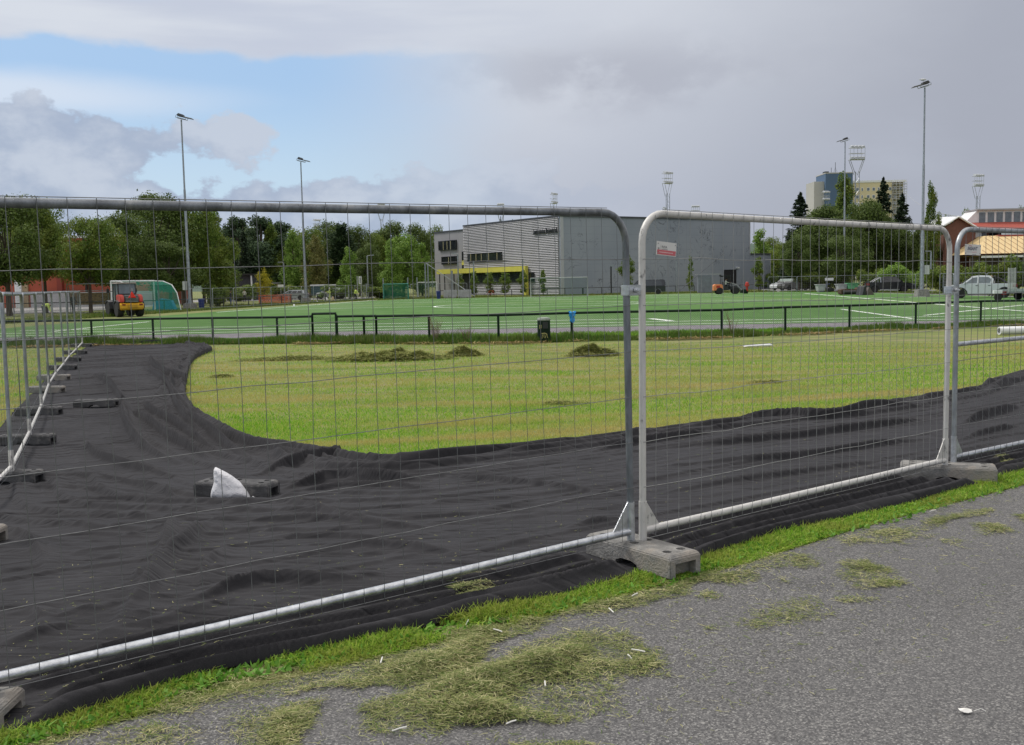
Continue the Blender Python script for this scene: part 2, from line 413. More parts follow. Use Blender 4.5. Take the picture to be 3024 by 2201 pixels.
# ---------------------------------------------------------------- the black fabric
outer_px = [(-420, 2330), (33, 2171), (110, 2147), (220, 2118), (330, 2085), (500, 2021), (700, 1967), (1000, 1912), (1220, 1862), (1440, 1806), (1653, 1768), (1800, 1725), (1907, 1697), (2045, 1683), (2075, 1652), (2180, 1612), (2384, 1559), (2632, 1503), (2750, 1472), (2862, 1440), (2927, 1422), (3024, 1393), (3300, 1325), (3650, 1245)]
inner_px = [(3650, 985), (3300, 1052), (3024, 1107), (2930, 1135), (2800, 1173), (2700, 1185), (2533, 1222), (2330, 1238), (2187, 1253), (2060, 1268), (1933, 1280), (1800, 1302), (1667, 1320), (1500, 1345), (1333, 1364), (1173, 1380), (1060, 1372), (960, 1353), (880, 1338), (800, 1320), (667, 1267), (600, 1230), (573, 1213), (552, 1190), (547, 1160), (553, 1120), (560, 1080), (580, 1055), (640, 1032), (590, 1020), (520, 1014), (400, 1019), (330, 1016), (262, 1023)]
left_px = [(262, 1023), (225, 1048), (180, 1080), (120, 1140), (60, 1200), (20, 1245), (-60, 1330), (-260, 1500)]
outer = smooth_poly(xy(outer_px)); inner = smooth_poly(xy(inner_px)); left = smooth_poly(xy(left_px))
fab_poly = outer + inner + left
bx0 = min(p[0] for p in fab_poly); bx1 = max(p[0] for p in fab_poly); by0 = min(p[1] for p in fab_poly); by1 = max(p[1] for p in fab_poly)
j1 = CAMP + ray(1864, 1597) * ((.135 - EYE) / ray(1864, 1597).z); j1.z = 0; j2 = CAMP + ray(1898, 1592) * ((.14 - EYE) / ray(1898, 1592).z); j2.z = 0
a1 = Vector((-1.93, 3.88, -.036)); d1 = (a1 - j1).normalized(); e2p = P(2797, 1372, 8.03); d2 = (Vector((e2p.x, e2p.y, -.03)) - j2).normalized(); e2 = j2 + d2 * 3.45
a3 = P(2816, 1352, 8.12); a3 = Vector((a3.x, a3.y, -.03)); d3 = Vector((.80, .60, .0)).normalized(); c0 = j1 + d1 * 3.49
Q = [(-3.95, 7.2)]
for px_, Y in ((8, 10.7), (68, 13.5), (108, 16.7), (133, 20.4), (156, 23.2), (181, 26.2), (199, 29.3), (221, 32.6), (240, 36.6)): Q.append((XZ(px_, Y, 950), Y))
mid12 = (j1 + j2) / 2; m23 = (e2 + a3) / 2; FA = math.radians(-54); FB = math.radians(-21); FC = math.radians(3)
lp = G(285, 1206); bpz = G(690, 1478)
FLAT = [(mid12.x + .02, mid12.y - .03, FA), (m23.x - .02, m23.y - .02, FB), (-2.27, 3.78, FC), (lp.x, lp.y, .05), (bpz.x, bpz.y + .12, math.radians(-14))] + [(x_ - .05, y_, math.radians(-4)) for k, (x_, y_) in enumerate(Q)]
def fold_height(x, y):
    din, s_in, *_ = pdist(x, y, inner); dout, s_out, *_ = pdist(x, y, outer); dl, s_l, *_ = pdist(x, y, left)
    wd = din + dout
    # long wrinkles that follow the strip, closer together near its gathered inner edge
    w1 = .55 * (fbm(x * .55, y * .55, 3, 2) - .5)
    u_ = din + w1 * 1.2
    r1 = 1 - np.abs(2 * vn(u_ * 3.0, s_in * .22, 3) - 1); r2 = 1 - np.abs(2 * vn(u_ * 6.4, s_in * .5, 9) - 1)
    amp = .35 + .9 * fbm(x * .35, y * .35, 2, 5)
    near_in = np.exp(-(din / 1.1) ** 2); corner = np.exp(-((x + 3.4) ** 2 + (y - 11) ** 2) / 14.)
    def pleat(u, v, sd_, lo=.35, hi=.8, steep=.80):
        n = np.floor(u); f = u - n
        return (f ** 1.6) * (1 - sst(steep, 1., f)) * sst(lo, hi, vn(n * 5.37 + .5, v, sd_))
    wv_ = fbm(x * .45, y * .45, 3, 2)
    h = .085 * pleat((din + wv_ * .45) * 2.6, s_in * .2, 3) * np.clip(.12 + near_in + .9 * corner, 0, 1.1) + .032 * pleat((din + wv_ * .5) * 5.6, s_in * .32, 6) * np.clip(.1 + near_in + .6 * corner, 0, 1.)
    # broad swells
    h += .012 * fbm(x * .7, y * .7, 2, 13) + .007 * fbm(x * 3.3, y * 3.3, 3, 17)
    # wrinkles across the strip in the middle
    q = .83 * x + .56 * y; t = -.56 * x + .83 * y
    r3 = 1 - np.abs(2 * vn(t * 4.2 + 1.3 * fbm(x * .8, y * .8, 2, 8), q * .45, 21) - 1)
    r4 = 1 - np.abs(2 * vn(t * 9.5 + 1.7 * fbm(x, y, 2, 4), q * 1.1, 31) - 1)
    wt_ = fbm(x * .38, y * .38, 3, 8); md_ = sst(.25, .7, dout) * (1 - .5 * corner)
    h += md_ * (.036 * pleat(t * 2.5 + 1.3 * wt_, q * .2, 21, .42, .8, .86) + .022 * pleat(-t * 4.7 + 2.0 * wt_ + .4, q * .3, 25, .4, .85, .86) + .009 * pleat(t * 8.3 + 3. * wt_, q * .6, 28, .3, .8, .86))
    # rolled folds along the path side
    for dd, ww, hh, sd_ in ((.04, .04, .045, 1),):
        c_ = dd + .05 * (vn(s_out * 1.1, 0 * s_out, sd_ + 40) - .5) * (1 + sd_ * .6)
        fade = sst(.15, .6, vn(s_out * .33, 0 * s_out + sd_, sd_ + 50)) if sd_ > 1 else 1
        d_ = (dout - c_) / ww
        h += hh * fade * np.exp(-d_ * d_) * (.75 + .5 * vn(s_out * 2, d_, sd_))
    h += .075 * pleat(-dout * 6.4 + .9 * vn(s_out * .3, 0 * s_out, 90) + .3, s_out * .16, 33, .02, .35, .80) * sst(.03, .09, dout) * sst(.75, .5, dout)
    # gathered inner hem
    for dd, ww, hh, sd_ in ((.05, .05, .06, 1), (.17, .04, .05, 2), (.30, .04, .045, 3), (.44, .045, .03, 4)):
        c_ = dd + .14 * (vn(s_in * .8, 0 * s_in, sd_ + 60) - .5) * sd_
        d_ = (din - c_) / ww
        h += hh * np.exp(-d_ * d_) * sst(.1, .6, vn(s_in * .45, 0 * s_in + sd_, sd_ + 70) + .25)
    tf = np.zeros(x.shape)
    for pts, ww, hh in FOLDS:
        d_, s_, _, _, sd_ = pdist(x, y, pts); L = max(s_.max(), .1)
        en = sst(0, .28 * L + .1, s_) ** .7 * sst(0, .28 * L + .1, (L - s_)) ** .7
        wv = ww * (1 + .5 * (vn(s_ * 2.3, 0 * s_, 77) - .5))
        e_ = np.where(sd_ > 0, d_ / (wv * 2.4), d_ / (wv * .75))
        tf = np.maximum(tf, hh * en * (.62 * np.exp(-(e_ * 1.5) ** 2) + .38 * np.exp(-np.abs(e_) * 1.3)) * (.85 + .3 * vn(s_ * 1.5, 0 * d_, 5)))
    h = h * (1 - .8 * sst(.01, .05, tf)) + tf
    h += .004 * fbm(x * 9, y * 9, 3, 41)
    fl = np.ones(x.shape)
    for (qx_, qy_, qa) in FLAT:                             # pressed flat under the concrete blocks
        u2 = np.abs((x - qx_) * math.cos(qa) + (y - qy_) * math.sin(qa)) - .35; v2 = np.abs(-(x - qx_) * math.sin(qa) + (y - qy_) * math.cos(qa)) - .12
        d_ = np.hypot(np.maximum(u2, 0), np.maximum(v2, 0)); fl = np.minimum(fl, .04 + .96 * sst(.01, .20, d_))
    return h * fl + .012
_z = lambda pts: [(u / 1.745, 1200 + v / 1.745) for u, v in pts]
_d = lambda pts: [(u * 4 / 3, v * 4 / 3) for u, v in pts]
FP_ = [(_z([(630, -60), (630, 0), (640, 100), (700, 200), (780, 260), (1000, 330)]), .06, .10), (_z([(640, 30), (750, 90), (870, 190), (1010, 260), (1130, 320)]), .045, .07),
       (_z([(880, -40), (960, 80), (1080, 150), (1200, 260), (1400, 340)]), .05, .09), (_z([(740, -30), (760, 50), (900, 110), (1000, 200), (1180, 290)]), .045, .07), (_z([(1000, 100), (1150, 190), (1300, 230), (1600, 300)]), .05, .08),
       (_z([(1130, 200), (1220, 280), (1300, 310)]), .04, .05), (_z([(440, 180), (470, 260), (600, 310), (800, 370), (1000, 390)]), .05, .05), (_z([(100, 380), (400, 370), (700, 420), (980, 470)]), .045, .035), (_z([(0, 430), (500, 450), (800, 470)]), .04, .03),
       (_z([(150, 530), (500, 500), (850, 500)]), .04, .028), (_z([(60, 610), (400, 590), (800, 600)]), .035, .02), (_z([(300, 700), (520, 680), (760, 700)]), .035, .018),
       (_z([(1280, 390), (1500, 330), (1700, 280), (1900, 290), (2100, 312)]), .055, .085), (_z([(1430, 450), (1700, 400), (2000, 410), (2268, 400)]), .05, .07), (_z([(1430, 480), (1800, 430), (2268, 450)]), .04, .04),
       (_z([(1100, 530), (1500, 510), (1800, 600), (2150, 640)]), .05, .035), (_z([(1200, 620), (1600, 600), (2000, 640), (2268, 650)]), .045, .035), (_z([(1650, 790), (1780, 740), (2100, 760), (2400, 790)]), .05, .04), (_z([(1350, 700), (1700, 690), (2050, 700)]), .04, .022),
       (_z([(990, 575), (900, 600), (870, 650), (850, 760), (800, 860), (760, 960), (700, 1040), (640, 1120), (590, 1190), (480, 1240)]), .065, .11), (_z([(1230, 640), (1100, 640), (1010, 680), (930, 760), (860, 800), (820, 900)]), .06, .07), (_z([(1180, 740), (1080, 830), (1040, 880), (1050, 980)]), .045, .045),
       (_z([(860, 1070), (1100, 1010), (1190, 970), (1400, 930), (1700, 950), (2000, 900)]), .05, .055), (_z([(250, 1130), (500, 1090), (650, 1070)]), .045, .04), (_z([(0, 1270), (250, 1200), (400, 1150)]), .045, .04), (_z([(700, 1200), (900, 1130), (1100, 1090), (1300, 1010)]), .045, .04),
       (_z([(0, 640), (120, 680), (220, 800), (240, 900)]), .05, .045), (_z([(170, 1060), (200, 1120), (240, 1190)]), .04, .04), (_z([(850, 440), (880, 500), (950, 500)]), .03, .05), (_z([(720, 850), (705, 900), (740, 960)]), .03, .03),
       (_d([(190, 832), (240, 850), (275, 905), (300, 965)]), .06, .09), (_d([(305, 815), (360, 842), (400, 905), (450, 955)]), .06, .09), (_d([(330, 790), (345, 830), (420, 850), (470, 900)]), .05, .07), (_d([(380, 820), (375, 870), (400, 930), (470, 985)]), .05, .08),
       (_d([(960, 1062), (1100, 1075), (1400, 1112)]), .045, .035), (_d([(1430, 1003), (1700, 985), (1900, 960), (2090, 930)]), .05, .045), (_d([(1430, 1042), (1650, 1035), (1850, 1010), (2080, 975)]), .045, .04), (_d([(1450, 1102), (1750, 1062), (2000, 1025)]), .045, .035), (_d([(1250, 1185), (1390, 1160)]), .04, .04),
       (_d([(1560, 952), (1700, 937), (1850, 935), (1950, 915), (2090, 905)]), .055, .09), (_d([(2120, 950), (2268, 905)]), .05, .05), (_d([(2120, 985), (2268, 950)]), .045, .04), (_d([(1300, 1010), (1450, 985), (1600, 962)]), .05, .05), (_d([(700, 1180), (1000, 1150), (1250, 1145)]), .04, .02), (_d([(1560, 1275), (1570, 1240), (1650, 1222), (1800, 1200)]), .05, .06)]
from_here = 0
FOLDS = [(smooth_poly(xy(p), 2), w * .85, min(.12, h * 1.7) * (.62 + .062 * G(*p[len(p) // 2]).y)) for p, w, h in FP_]
st = .017
gx = np.arange(bx0 - .05, bx1 + .05, st); gy = np.arange(by0 - .05, by1 + .05, st)
X_, Y_ = np.meshgrid(gx, gy); near_ok = np.hypot(X_, Y_) < 60
full = fab_poly
ins = inpoly(X_, Y_, full)
cells = ins[:-1, :-1] | ins[1:, :-1] | ins[:-1, 1:] | ins[1:, 1:]
use = np.zeros(ins.shape, bool)
for a, b_ in ((0, 0), (0, 1), (1, 0), (1, 1)): use[a:a + cells.shape[0], b_:b_ + cells.shape[1]] |= cells
fx, fy = X_[use].copy(), Y_[use].copy(); fin = ins[use]
closed = full + [full[0]]
ox, oy = fx[~fin], fy[~fin]
_, _, qx, qy, _ = pdist(ox, oy, closed); fx[~fin] = qx; fy[~fin] = qy
hf = fold_height(fx, fy)
hf[~fin] = .004
fz = T(fx, fy) + hf
idx = -np.ones(ins.shape, int); idx[use] = np.arange(use.sum())
cy, cx = np.nonzero(cells)
F = np.stack([idx[cy, cx], idx[cy, cx + 1], idx[cy + 1, cx + 1], idx[cy + 1, cx]], 1)
M = bpy.data.materials.new('black_geotextile'); M.use_nodes = True; nt = M.node_tree; b = nt.nodes['Principled BSDF']
oc = nt.nodes.new('ShaderNodeTexCoord').outputs['Object']
c = mixc(nt, noise(nt, oc, 2.2, 5, .6).ss(.3, .7), (.0185, .0182, .0205), (.029, .0284, .0315))
c = mixc(nt, noise(nt, oc, 260, 2, .6).ss(.45, .75) * .45, c, (.055, .053, .055))
c = mixc(nt, noise(nt, oc, 34, 3, .7).ss(.68, .78) * .5, c, (.12, .12, .105))
nt.links.new(c, b.inputs['Base Color']); b.inputs['Roughness'].default_value = .93; b.inputs['Specular IOR Level'].default_value = .12
b.inputs['Sheen Weight'].default_value = .10; b.inputs['Sheen Roughness'].default_value = .5; b.inputs['Sheen Tint'].default_value = (.5, .5, .53, 1)
bp = nt.nodes.new('ShaderNodeBump'); bp.inputs['Distance'].default_value = .004; bp.inputs['Strength'].default_value = .6
def creases(rot, sc):
    mp = nt.nodes.new('ShaderNodeMapping'); nt.links.new(oc, mp.inputs[0]); mp.inputs['Rotation'].default_value = (0, 0, math.radians(rot)); mp.inputs['Scale'].default_value = sc
    return (noise(nt, mp.outputs[0], 1., 2, .5, .3) - .5).m('ABSOLUTE')
bp2 = nt.nodes.new('ShaderNodeBump'); bp2.inputs['Distance'].default_value = .02; bp2.inputs['Strength'].default_value = .6
nt.links.new((creases(-34, (.35, 2.6, 1)).ss(0, .05) * .5 + creases(-20, (.6, 4.5, 1)).ss(0, .05) * .3 + creases(48, (.5, 2.4, 1)).ss(0, .04) * .3).o, bp2.inputs['Height'])
nt.links.new(bp2.outputs[0], bp.inputs['Normal'])
nt.links.new((noise(nt, oc, 240, 2, .6) * .4 + noise(nt, oc, 28, 5, .6)).o, bp.inputs['Height']); nt.links.new(bp.outputs[0], b.inputs['Normal'])
fabric = npmesh('ground_fabric', np.stack([fx, fy, fz], 1), F, M, smooth=True)
tag(fabric, 'large black woven ground sheet lying in folds under the wire fence', 'fabric sheet')
fabkey = (gx[0], gy[0], st)
hgrid = np.zeros(ins.shape); hgrid[use] = fz - T(fx, fy)
def FZ(x, y):                                               # top of the fabric, or of the ground
    j = int(round((x - fabkey[0]) / st)); i = int(round((y - fabkey[1]) / st))
    h = hgrid[i, j] if 0 <= i < hgrid.shape[0] and 0 <= j < hgrid.shape[1] else 0
    return float(T(x, y)) + float(h)

# ---------------------------------------------------------------- grass and clippings
def ribbons(P0, D, B, Wv, L, Wd, taper=(1, .8, .12)):
    """n blades: base P0, direction D, bend B, side vector Wv, length L, width Wd"""
    n = len(P0); L = L[:, None]; w = Wd[:, None] * .5
    pts = [P0, P0 + D * L * .5 + B * L * .22, P0 + D * L + B * L]
    V = np.stack([q + s_ * Wv * w * t for q, t in zip(pts, taper) for s_ in (-1, 1)], 1).reshape(-1, 3)
    b0 = (np.arange(n) * 6)[:, None]
    F = np.concatenate([b0 + np.array([0, 1, 3, 2]), b0 + np.array([2, 3, 5, 4])])
    return V, F
def unit(v): return v / np.maximum(1e-9, np.linalg.norm(v, axis=1))[:, None]
def blades(x, y, z, L, Wd, lean=.35, bend=.4):
    n = len(x); a = rng.random(n) * 2 * PI; D = unit(np.stack([np.cos(a) * lean * rng.random(n), np.sin(a) * lean * rng.random(n), np.ones(n)], 1))
    a2 = rng.random(n) * 2 * PI; B = np.stack([np.cos(a2), np.sin(a2), -.4 * np.ones(n)], 1) * (bend * rng.random(n))[:, None]
    a3 = rng.random(n) * 2 * PI; Wv = np.stack([np.cos(a3), np.sin(a3), 0 * a3], 1)
    return ribbons(np.stack([x, y, z], 1), D, B, Wv, L, Wd)
lawn_m = leafmat('lawn_blades', [lin(84, 144, 24), lin(122, 176, 40), lin(162, 194, 70), lin(190, 194, 104), lin(96, 164, 24), lin(142, 186, 48)], .4, .7, (.36, (.5, 2.0, 1), .95), lin(186, 172, 104))
N = 380000
px = rng.random(N) * 4200 - 400; py = 1012 + 380 * rng.random(N) ** .9
x, y, z = GV(px, py)
ok = ~inpoly(x, y, fab_poly) & (y < 36.2) & (-.62 * x + .78 * y > 4.2)
x, y, z = x[ok], y[ok], z[ok]
di = np.hypot(x, y); pt = fbm(x * .9, y * 2.2, 3, 3)
V, F = blades(x, y, z - .012, (.022 + .03 * rng.random(len(x)) + .03 * sst(.5, .7, pt)) * (1 + di * .012), .0035 * (1 + di * .09), .9, .8)
tag(npmesh('lawn_grass', V, F, lawn_m), 'mown yellow-green lawn grass between the black sheet and the low railing', 'grass', kind='stuff')
# lush verge between the sheet and the path
verge_m = leafmat('verge_blades', [lin(74, 122, 24), lin(118, 168, 40), lin(158, 200, 66), lin(190, 210, 98), lin(94, 144, 32), lin(180, 176, 104)], .45, .55, (1.9, (1, 1, 1), .5), lin(160, 158, 80))
N = 175000
t = rng.random(N); px = -100 + 3720 * t
oy = np.interp(px, [q[0] for q in outer_px], [q[1] for q in outer_px]); ey = np.interp(px, [q[0] for q in edge_px], [q[1] for q in edge_px])
py = oy - 6 + (ey - oy + 4) * rng.random(N) ** 1.15
lowp = (px < 900) & (rng.random(N) < .6)
px, py = px[~lowp], py[~lowp]
x, y, z = GV(px, py); pt = fbm(x * 2, y * 2, 3, 8)
_d, *_ = pdist(x, y, outer); kp = rng.random(len(x)) < sst(.30, .52, fbm(x * 2.6, y * 2.6, 3, 44) + .10 - .55 * _d + np.where(px > 1500, .15, 0)); x, y, z, pt, px = x[kp], y[kp], z[kp], pt[kp], px[kp]
dE, *_ = pdist(x, y, [tuple(p.xy) for p in edge])
L = (.015 + .05 * rng.random(len(x)) ** 1.4) * (.35 + 1.2 * pt) * (.5 + .5 * sst(0, .22, dE))
V, F = blades(x, y, z - .004, L * 1.15, .0055 + .004 * rng.random(len(x)), 1.3, 1.3)
tag(npmesh('verge_grass', V, F, verge_m), 'bright green grass verge between the black sheet and the grey path', 'grass', kind='stuff')
# broad weed leaves in the verge
n = 1700; px = rng.random(n) * 3100; oy = np.interp(px, [q[0] for q in outer_px], [q[1] for q in outer_px]); py = oy + 4 + rng.random(n) * 40
x, y, z = GV(px, py); V, F = blades(x, y, z, .025 + .025 * rng.random(n), .014 + .014 * rng.random(n), 2.2, .8)
tag(npmesh('clover', V, F, leafmat('broad_leaf', [lin(70, 120, 34), lin(110, 160, 60), lin(130, 165, 70)], .35, .5)), 'small broad clover leaves scattered in the verge grass', 'ground cover', kind='stuff')
# cut clippings
hay_m = leafmat('clippings', [lin(134, 140, 82), lin(168, 166, 112), lin(92, 114, 52), lin(192, 186, 136), lin(74, 96, 42), lin(152, 146, 102), lin(210, 202, 158), lin(108, 128, 62), lin(84, 108, 46)], .2, .8, (2.6, (1, 1, 1), .42), lin(84, 100, 46))
def scatter_poly(pts, n, jitter=.0):
    w_ = xy(pts); ax = np.array(w_); x0, y0 = ax.min(0); x1, y1 = ax.max(0)
    x = x0 + (x1 - x0) * rng.random(n * 4); y = y0 + (y1 - y0) * rng.random(n * 4)
    x2 = x + .10 * (fbm(x * 6, y * 6, 3, 2) - .5) * 2; y2 = y + .10 * (fbm(x * 6, y * 6, 3, 6) - .5) * 2
    ok = inpoly(x2, y2, w_); x, y = x[ok][:n], y[ok][:n]
    d, *_ = pdist(x, y, w_ + [w_[0]])
    return x, y, d
def polyarea(w_): return abs(sum(a[0] * b_[1] - b_[0] * a[1] for a, b_ in zip(w_, w_[1:] + w_[:1]))) / 2
PATCH = [([(780, 1600), (800, 1560), (880, 1530), (1000, 1500), (1100, 1470), (1200, 1420), (1280, 1390), (1330, 1398), (1400, 1392), (1430, 1420), (1480, 1470), (1440, 1505), (1400, 1512), (1380, 1545), (1370, 1580), (1280, 1600), (1100, 1610), (1000, 1618), (900, 1640), (780, 1630)], 1.15, .035),
         ([(500, 1600), (560, 1560), (700, 1570), (690, 1620), (640, 1680), (490, 1680)], 1.15, .022),
         ([(240, 1640), (330, 1600), (450, 1620), (440, 1690), (200, 1690)], 1.1, .02),
         ([(-40, 1650), (250, 1545), (500, 1492), (700, 1445), (860, 1420), (1000, 1385), (1100, 1385), (1200, 1400), (1100, 1425), (1060, 1490), (900, 1520), (760, 1530), (600, 1550), (420, 1570), (200, 1625), (50, 1680)], 1.15, .02),
         ([(1050, 1375), (1400, 1318), (1540, 1275), (1640, 1255), (1720, 1262), (1640, 1292), (1540, 1295), (1500, 1330), (1400, 1350), (1250, 1368), (1200, 1395)], 1.15, .018),
         ([(1640, 1370), (1700, 1345), (1800, 1320), (1830, 1340), (1825, 1370), (1750, 1380), (1700, 1395), (1640, 1395)], 1.3, .045),
         ([(1840, 1270), (1880, 1245), (1920, 1240), (1960, 1270), (2010, 1290), (1950, 1310), (1900, 1312), (1860, 1290)], 1.4, .03),
         ([(1840, 1326), (1890, 1320), (1945, 1322), (1945, 1335), (1870, 1340)], 1.1, .02),
         ([(1540, 1310), (1620, 1320), (1600, 1335), (1530, 1325)], .8, .01), ([(1705, 1280), (1745, 1278), (1750, 1292), (1710, 1293)], .9, .01),
         ([(1700, 1225), (1790, 1225), (1800, 1245), (1790, 1262), (1700, 1262), (1620, 1262), (1600, 1240)], .9, .02),
         ([(1850, 1195), (1900, 1172), (2010, 1170), (2110, 1140), (2190, 1122), (2190, 1132), (2120, 1155), (2000, 1205), (1860, 1212)], 1., .02),
         ([(2055, 1192), (2100, 1188), (2132, 1200), (2130, 1215), (2090, 1208)], .9, .01), ([(2160, 1165), (2210, 1158), (2252, 1178), (2180, 1187)], 1., .02),
         ([(1515, 1440), (1560, 1437), (1562, 1465), (1525, 1468)], .35, .004), ([(900, 1690), (1180, 1645), (1300, 1640), (1330, 1690)], .8, .01),
         ([(1555, 1388), (1590, 1386), (1600, 1395), (1560, 1398)], .6, .01), ([(2240, 1140), (2290, 1135), (2290, 1165), (2262, 1160)], .7, .01)]
Vs, Fs, off = [], [], 0
def add_hay(x, y, z, Lk=1.):
    global off
    n = len(x); a = rng.random(n) * 2 * PI; D = unit(np.stack([np.cos(a), np.sin(a), .25 * (rng.random(n) - .4)], 1))
    c_ = (rng.random(n) - .5) * 1.9; B = np.stack([-np.sin(a) * c_, np.cos(a) * c_, .12 * (rng.random(n) - .5)], 1)
    Wv = unit(np.stack([-np.sin(a), np.cos(a), (rng.random(n) - .5) * 1.2], 1))
    L = (.014 + .036 * rng.random(n) ** 1.3) * Lk
    V, F = ribbons(np.stack([x, y, z], 1), D, B, Wv, L, .0016 + .0018 * rng.random(n), (1, 1, .5))
    Vs.append(V); Fs.append(F + off); off += len(V)
disp = lambda pts: [(a * 4 / 3, b_ * 4 / 3) for a, b_ in pts]
for pts, den, th in PATCH:
    pts = disp(pts); n = int(polyarea(xy(pts)) * 46000 * den); x, y, d = scatter_poly(pts, n)
    lump = sst(.35, .75, fbm(x * 3.2, y * 3.2, 3, 15)); keep = rng.random(len(x)) < (.14 + 1.0 * lump) * (.35 + .65 * sst(0, .09, d))
    x, y, d, lump = x[keep], y[keep], d[keep], lump[keep]
    z = np.vectorize(FZ)(x, y) * 0 + T(x, y) + .003 + th * 1.25 * np.minimum(1, d / .12) * (.08 + 1.7 * lump ** 1.8 * (.4 + 1.2 * fbm(x * 14, y * 14, 2, 5))) * rng.random(len(x)) ** .5
    add_hay(x, y, z)
pts = disp([(1000, 1306), (1060, 1312), (1110, 1322), (1060, 1345), (1010, 1338)])
x, y, d = scatter_poly(pts, 900); z = np.array([FZ(a, b_) for a, b_ in zip(x, y)]); add_hay(x, y, z + .004 + .02 * rng.random(len(x)))
pts = disp([(2205, 1028), (2228, 1022), (2240, 1032), (2215, 1040)]); x, y, d = scatter_poly(pts, 260); z = np.array([FZ(a, b_) for a, b_ in zip(x, y)]); add_hay(x, y, z + .01)
# loose ones blown over the path
n = 5200; px = rng.random(n) * 3100 - 30; ey = np.interp(px, [q[0] for q in edge_px], [q[1] for q in edge_px]); py = ey + 900 * rng.random(n) ** 3.2 * np.where(px < 2100, 1.1, .5)
x, y, z = GV(px, py); add_hay(x, y, z + .002)
n = 1600; px = rng.random(n) * 2600; py = np.interp(px, [q[0] for q in outer_px], [q[1] for q in outer_px]) - 20 - 420 * rng.random(n) ** 1.3
x, y, z = GV(px, py); k = inpoly(x, y, fab_poly); x, y = x[k], y[k]; add_hay(x, y, np.array([FZ(a, b_) for a, b_ in zip(x, y)]) + .003, .6)
hay = npmesh('grass_clippings', np.concatenate(Vs), np.concatenate(Fs), hay_m)
tag(hay, 'dry cut grass clippings strewn in clumps over the grey path edge', 'grass clippings', kind='stuff')
# dark heaps of raked grass out on the lawn
heap_m = leafmat('heap_grass', [lin(96, 112, 50), lin(134, 142, 72), lin(160, 158, 96), lin(76, 92, 40)], .2, .8)
def heap(px_, py_, rx, ry, h, label, n=5000, Lk=.11):
    c_ = G(px_, py_); x = rng.normal(0, .42, n) * rx; y = rng.normal(0, .42, n) * ry
    e = (x / rx) ** 2 + (y / ry) ** 2; k = e < 1.1; x, y, e = x[k], y[k], e[k]
    hh = h * np.maximum(0, 1 - e) ** .8 * (.15 + 1.5 * fbm(x * 3.0 + px_, y * 3.0, 3, 4)); z = hh * rng.random(len(x)) ** .25
    m_ = len(x); a = rng.random(m_) * 2 * PI; D = unit(np.stack([np.cos(a), np.sin(a), .9 * (rng.random(m_) - .35)], 1))
    c2 = rng.random(m_) - .5; B = np.stack([-np.sin(a) * c2, np.cos(a) * c2, -.3 * rng.random(m_)], 1); Wv = unit(np.stack([-np.sin(a), np.cos(a), rng.random(m_) - .5], 1))
    V, F = ribbons(np.stack([x, y, z], 1), D, B, Wv, Lk * (.4 + rng.random(m_)), Lk * .16 + .0 * a, (1, .8, .3))
    o = npmesh('grass_heap', V, F, heap_m); o.location = c_
    # a soil-dark core so the heap is solid
    return tag(o, label, 'grass heap', 'heaps of raked grass on the lawn')
heap(1750, 1050, .75, .5, .32, 'compact mound of cut grass beside the fence joint, domed', 6000)
heap(1150, 1062, 1.8, .8, .27, 'long broad heap of cut grass, the largest one on the lawn', 15000)
heap(1370, 1050, .55, .4, .22, 'small cut grass heap at the right end of the long heap', 4500)
heap(850, 1062, 1.7, .5, .09, 'flat scattered row of cut grass left of the long heap', 3500)
heap(1660, 1192, .55, .2, .05, 'thin dark smear of cut grass in the middle of the lawn', 700, .07)
heap(655, 1113, .3, .15, .07, 'tiny cut grass patch near the inner curve of the black sheet', 800, .08)
heap(2260, 1130, .4, .16, .06, 'thin cut grass patch on the lawn seen through the white-framed panel', 900, .07)
# the tall unmown strip under the railing, and the lush strip behind it
_ry = [(240, 38.6), (813, 37.6), (1270, 35.6), (1473, 35.0), (2105, 35.6), (2520, 37.8), (2975, 39.8)]
_rx = [XZ(p, Y, 960) for p, Y in _ry]
def RYX(x): return np.interp(x, _rx, [Y for _, Y in _ry])
lush_m = leafmat('lush_strip', [lin(70, 118, 24), lin(104, 156, 36), lin(136, 178, 56), lin(86, 134, 30)], .4, .6, (.5, (1, 1, 1), .4), lin(120, 136, 56))
N = 60000; x = rng.random(N) * 66 - 30; y = RYX(x) + .2 + rng.random(N) * np.maximum(.3, NY(x) - 6.6 - RYX(x) - .2)
V, F = blades(x, y, np.full(N, LOW), .06 + .12 * rng.random(N) * fbm(x, y, 3, 9) * 2, .02 + .015 * rng.random(N), .7, .6)
tag(npmesh('lush_grass', V, F, lush_m), 'lush green grass strip between the dark railing and the grey running strip', 'grass', kind='stuff')
weed_m = leafmat('tall_weeds', [lin(48, 84, 26), lin(74, 112, 36), lin(104, 138, 54), lin(60, 82, 34), lin(128, 132, 74)], .35, .6, (.5, (1, 1, 1), .6), lin(96, 108, 48))
N = 90000; x = rng.random(N) * 66 - 30; y = RYX(x) - .5 + 1.3 * (rng.random(N) - .35)
pt = fbm(x * .8, y * .8, 3, 12); fr = sst(0, .9, y - (RYX(x) - 1.2))
V, F = blades(x, y, np.full(N, LOW), (.08 + .42 * rng.random(N) * pt ** 1.6 * 1.6) * (.45 + .55 * fr) * np.where(x < 1, 1.25, .9), .016 + .014 * rng.random(N), .5, .6)
tag(npmesh('tall_weeds', V, F, weed_m), 'unmown green weeds growing along the foot of the dark railing', 'weeds', kind='stuff')
straw_m = leafmat('straw_row', [lin(150, 128, 86), lin(120, 104, 62), lin(168, 150, 104)], .1, .9)
N = 16000; x = rng.random(N) * 62 - 26; y = RYX(x) - 1.25 + .3 * rng.normal(0, .6, N); k = fbm(x * .7, y * 2, 2, 3) > .40; x, y = x[k], y[k]; n = len(x)
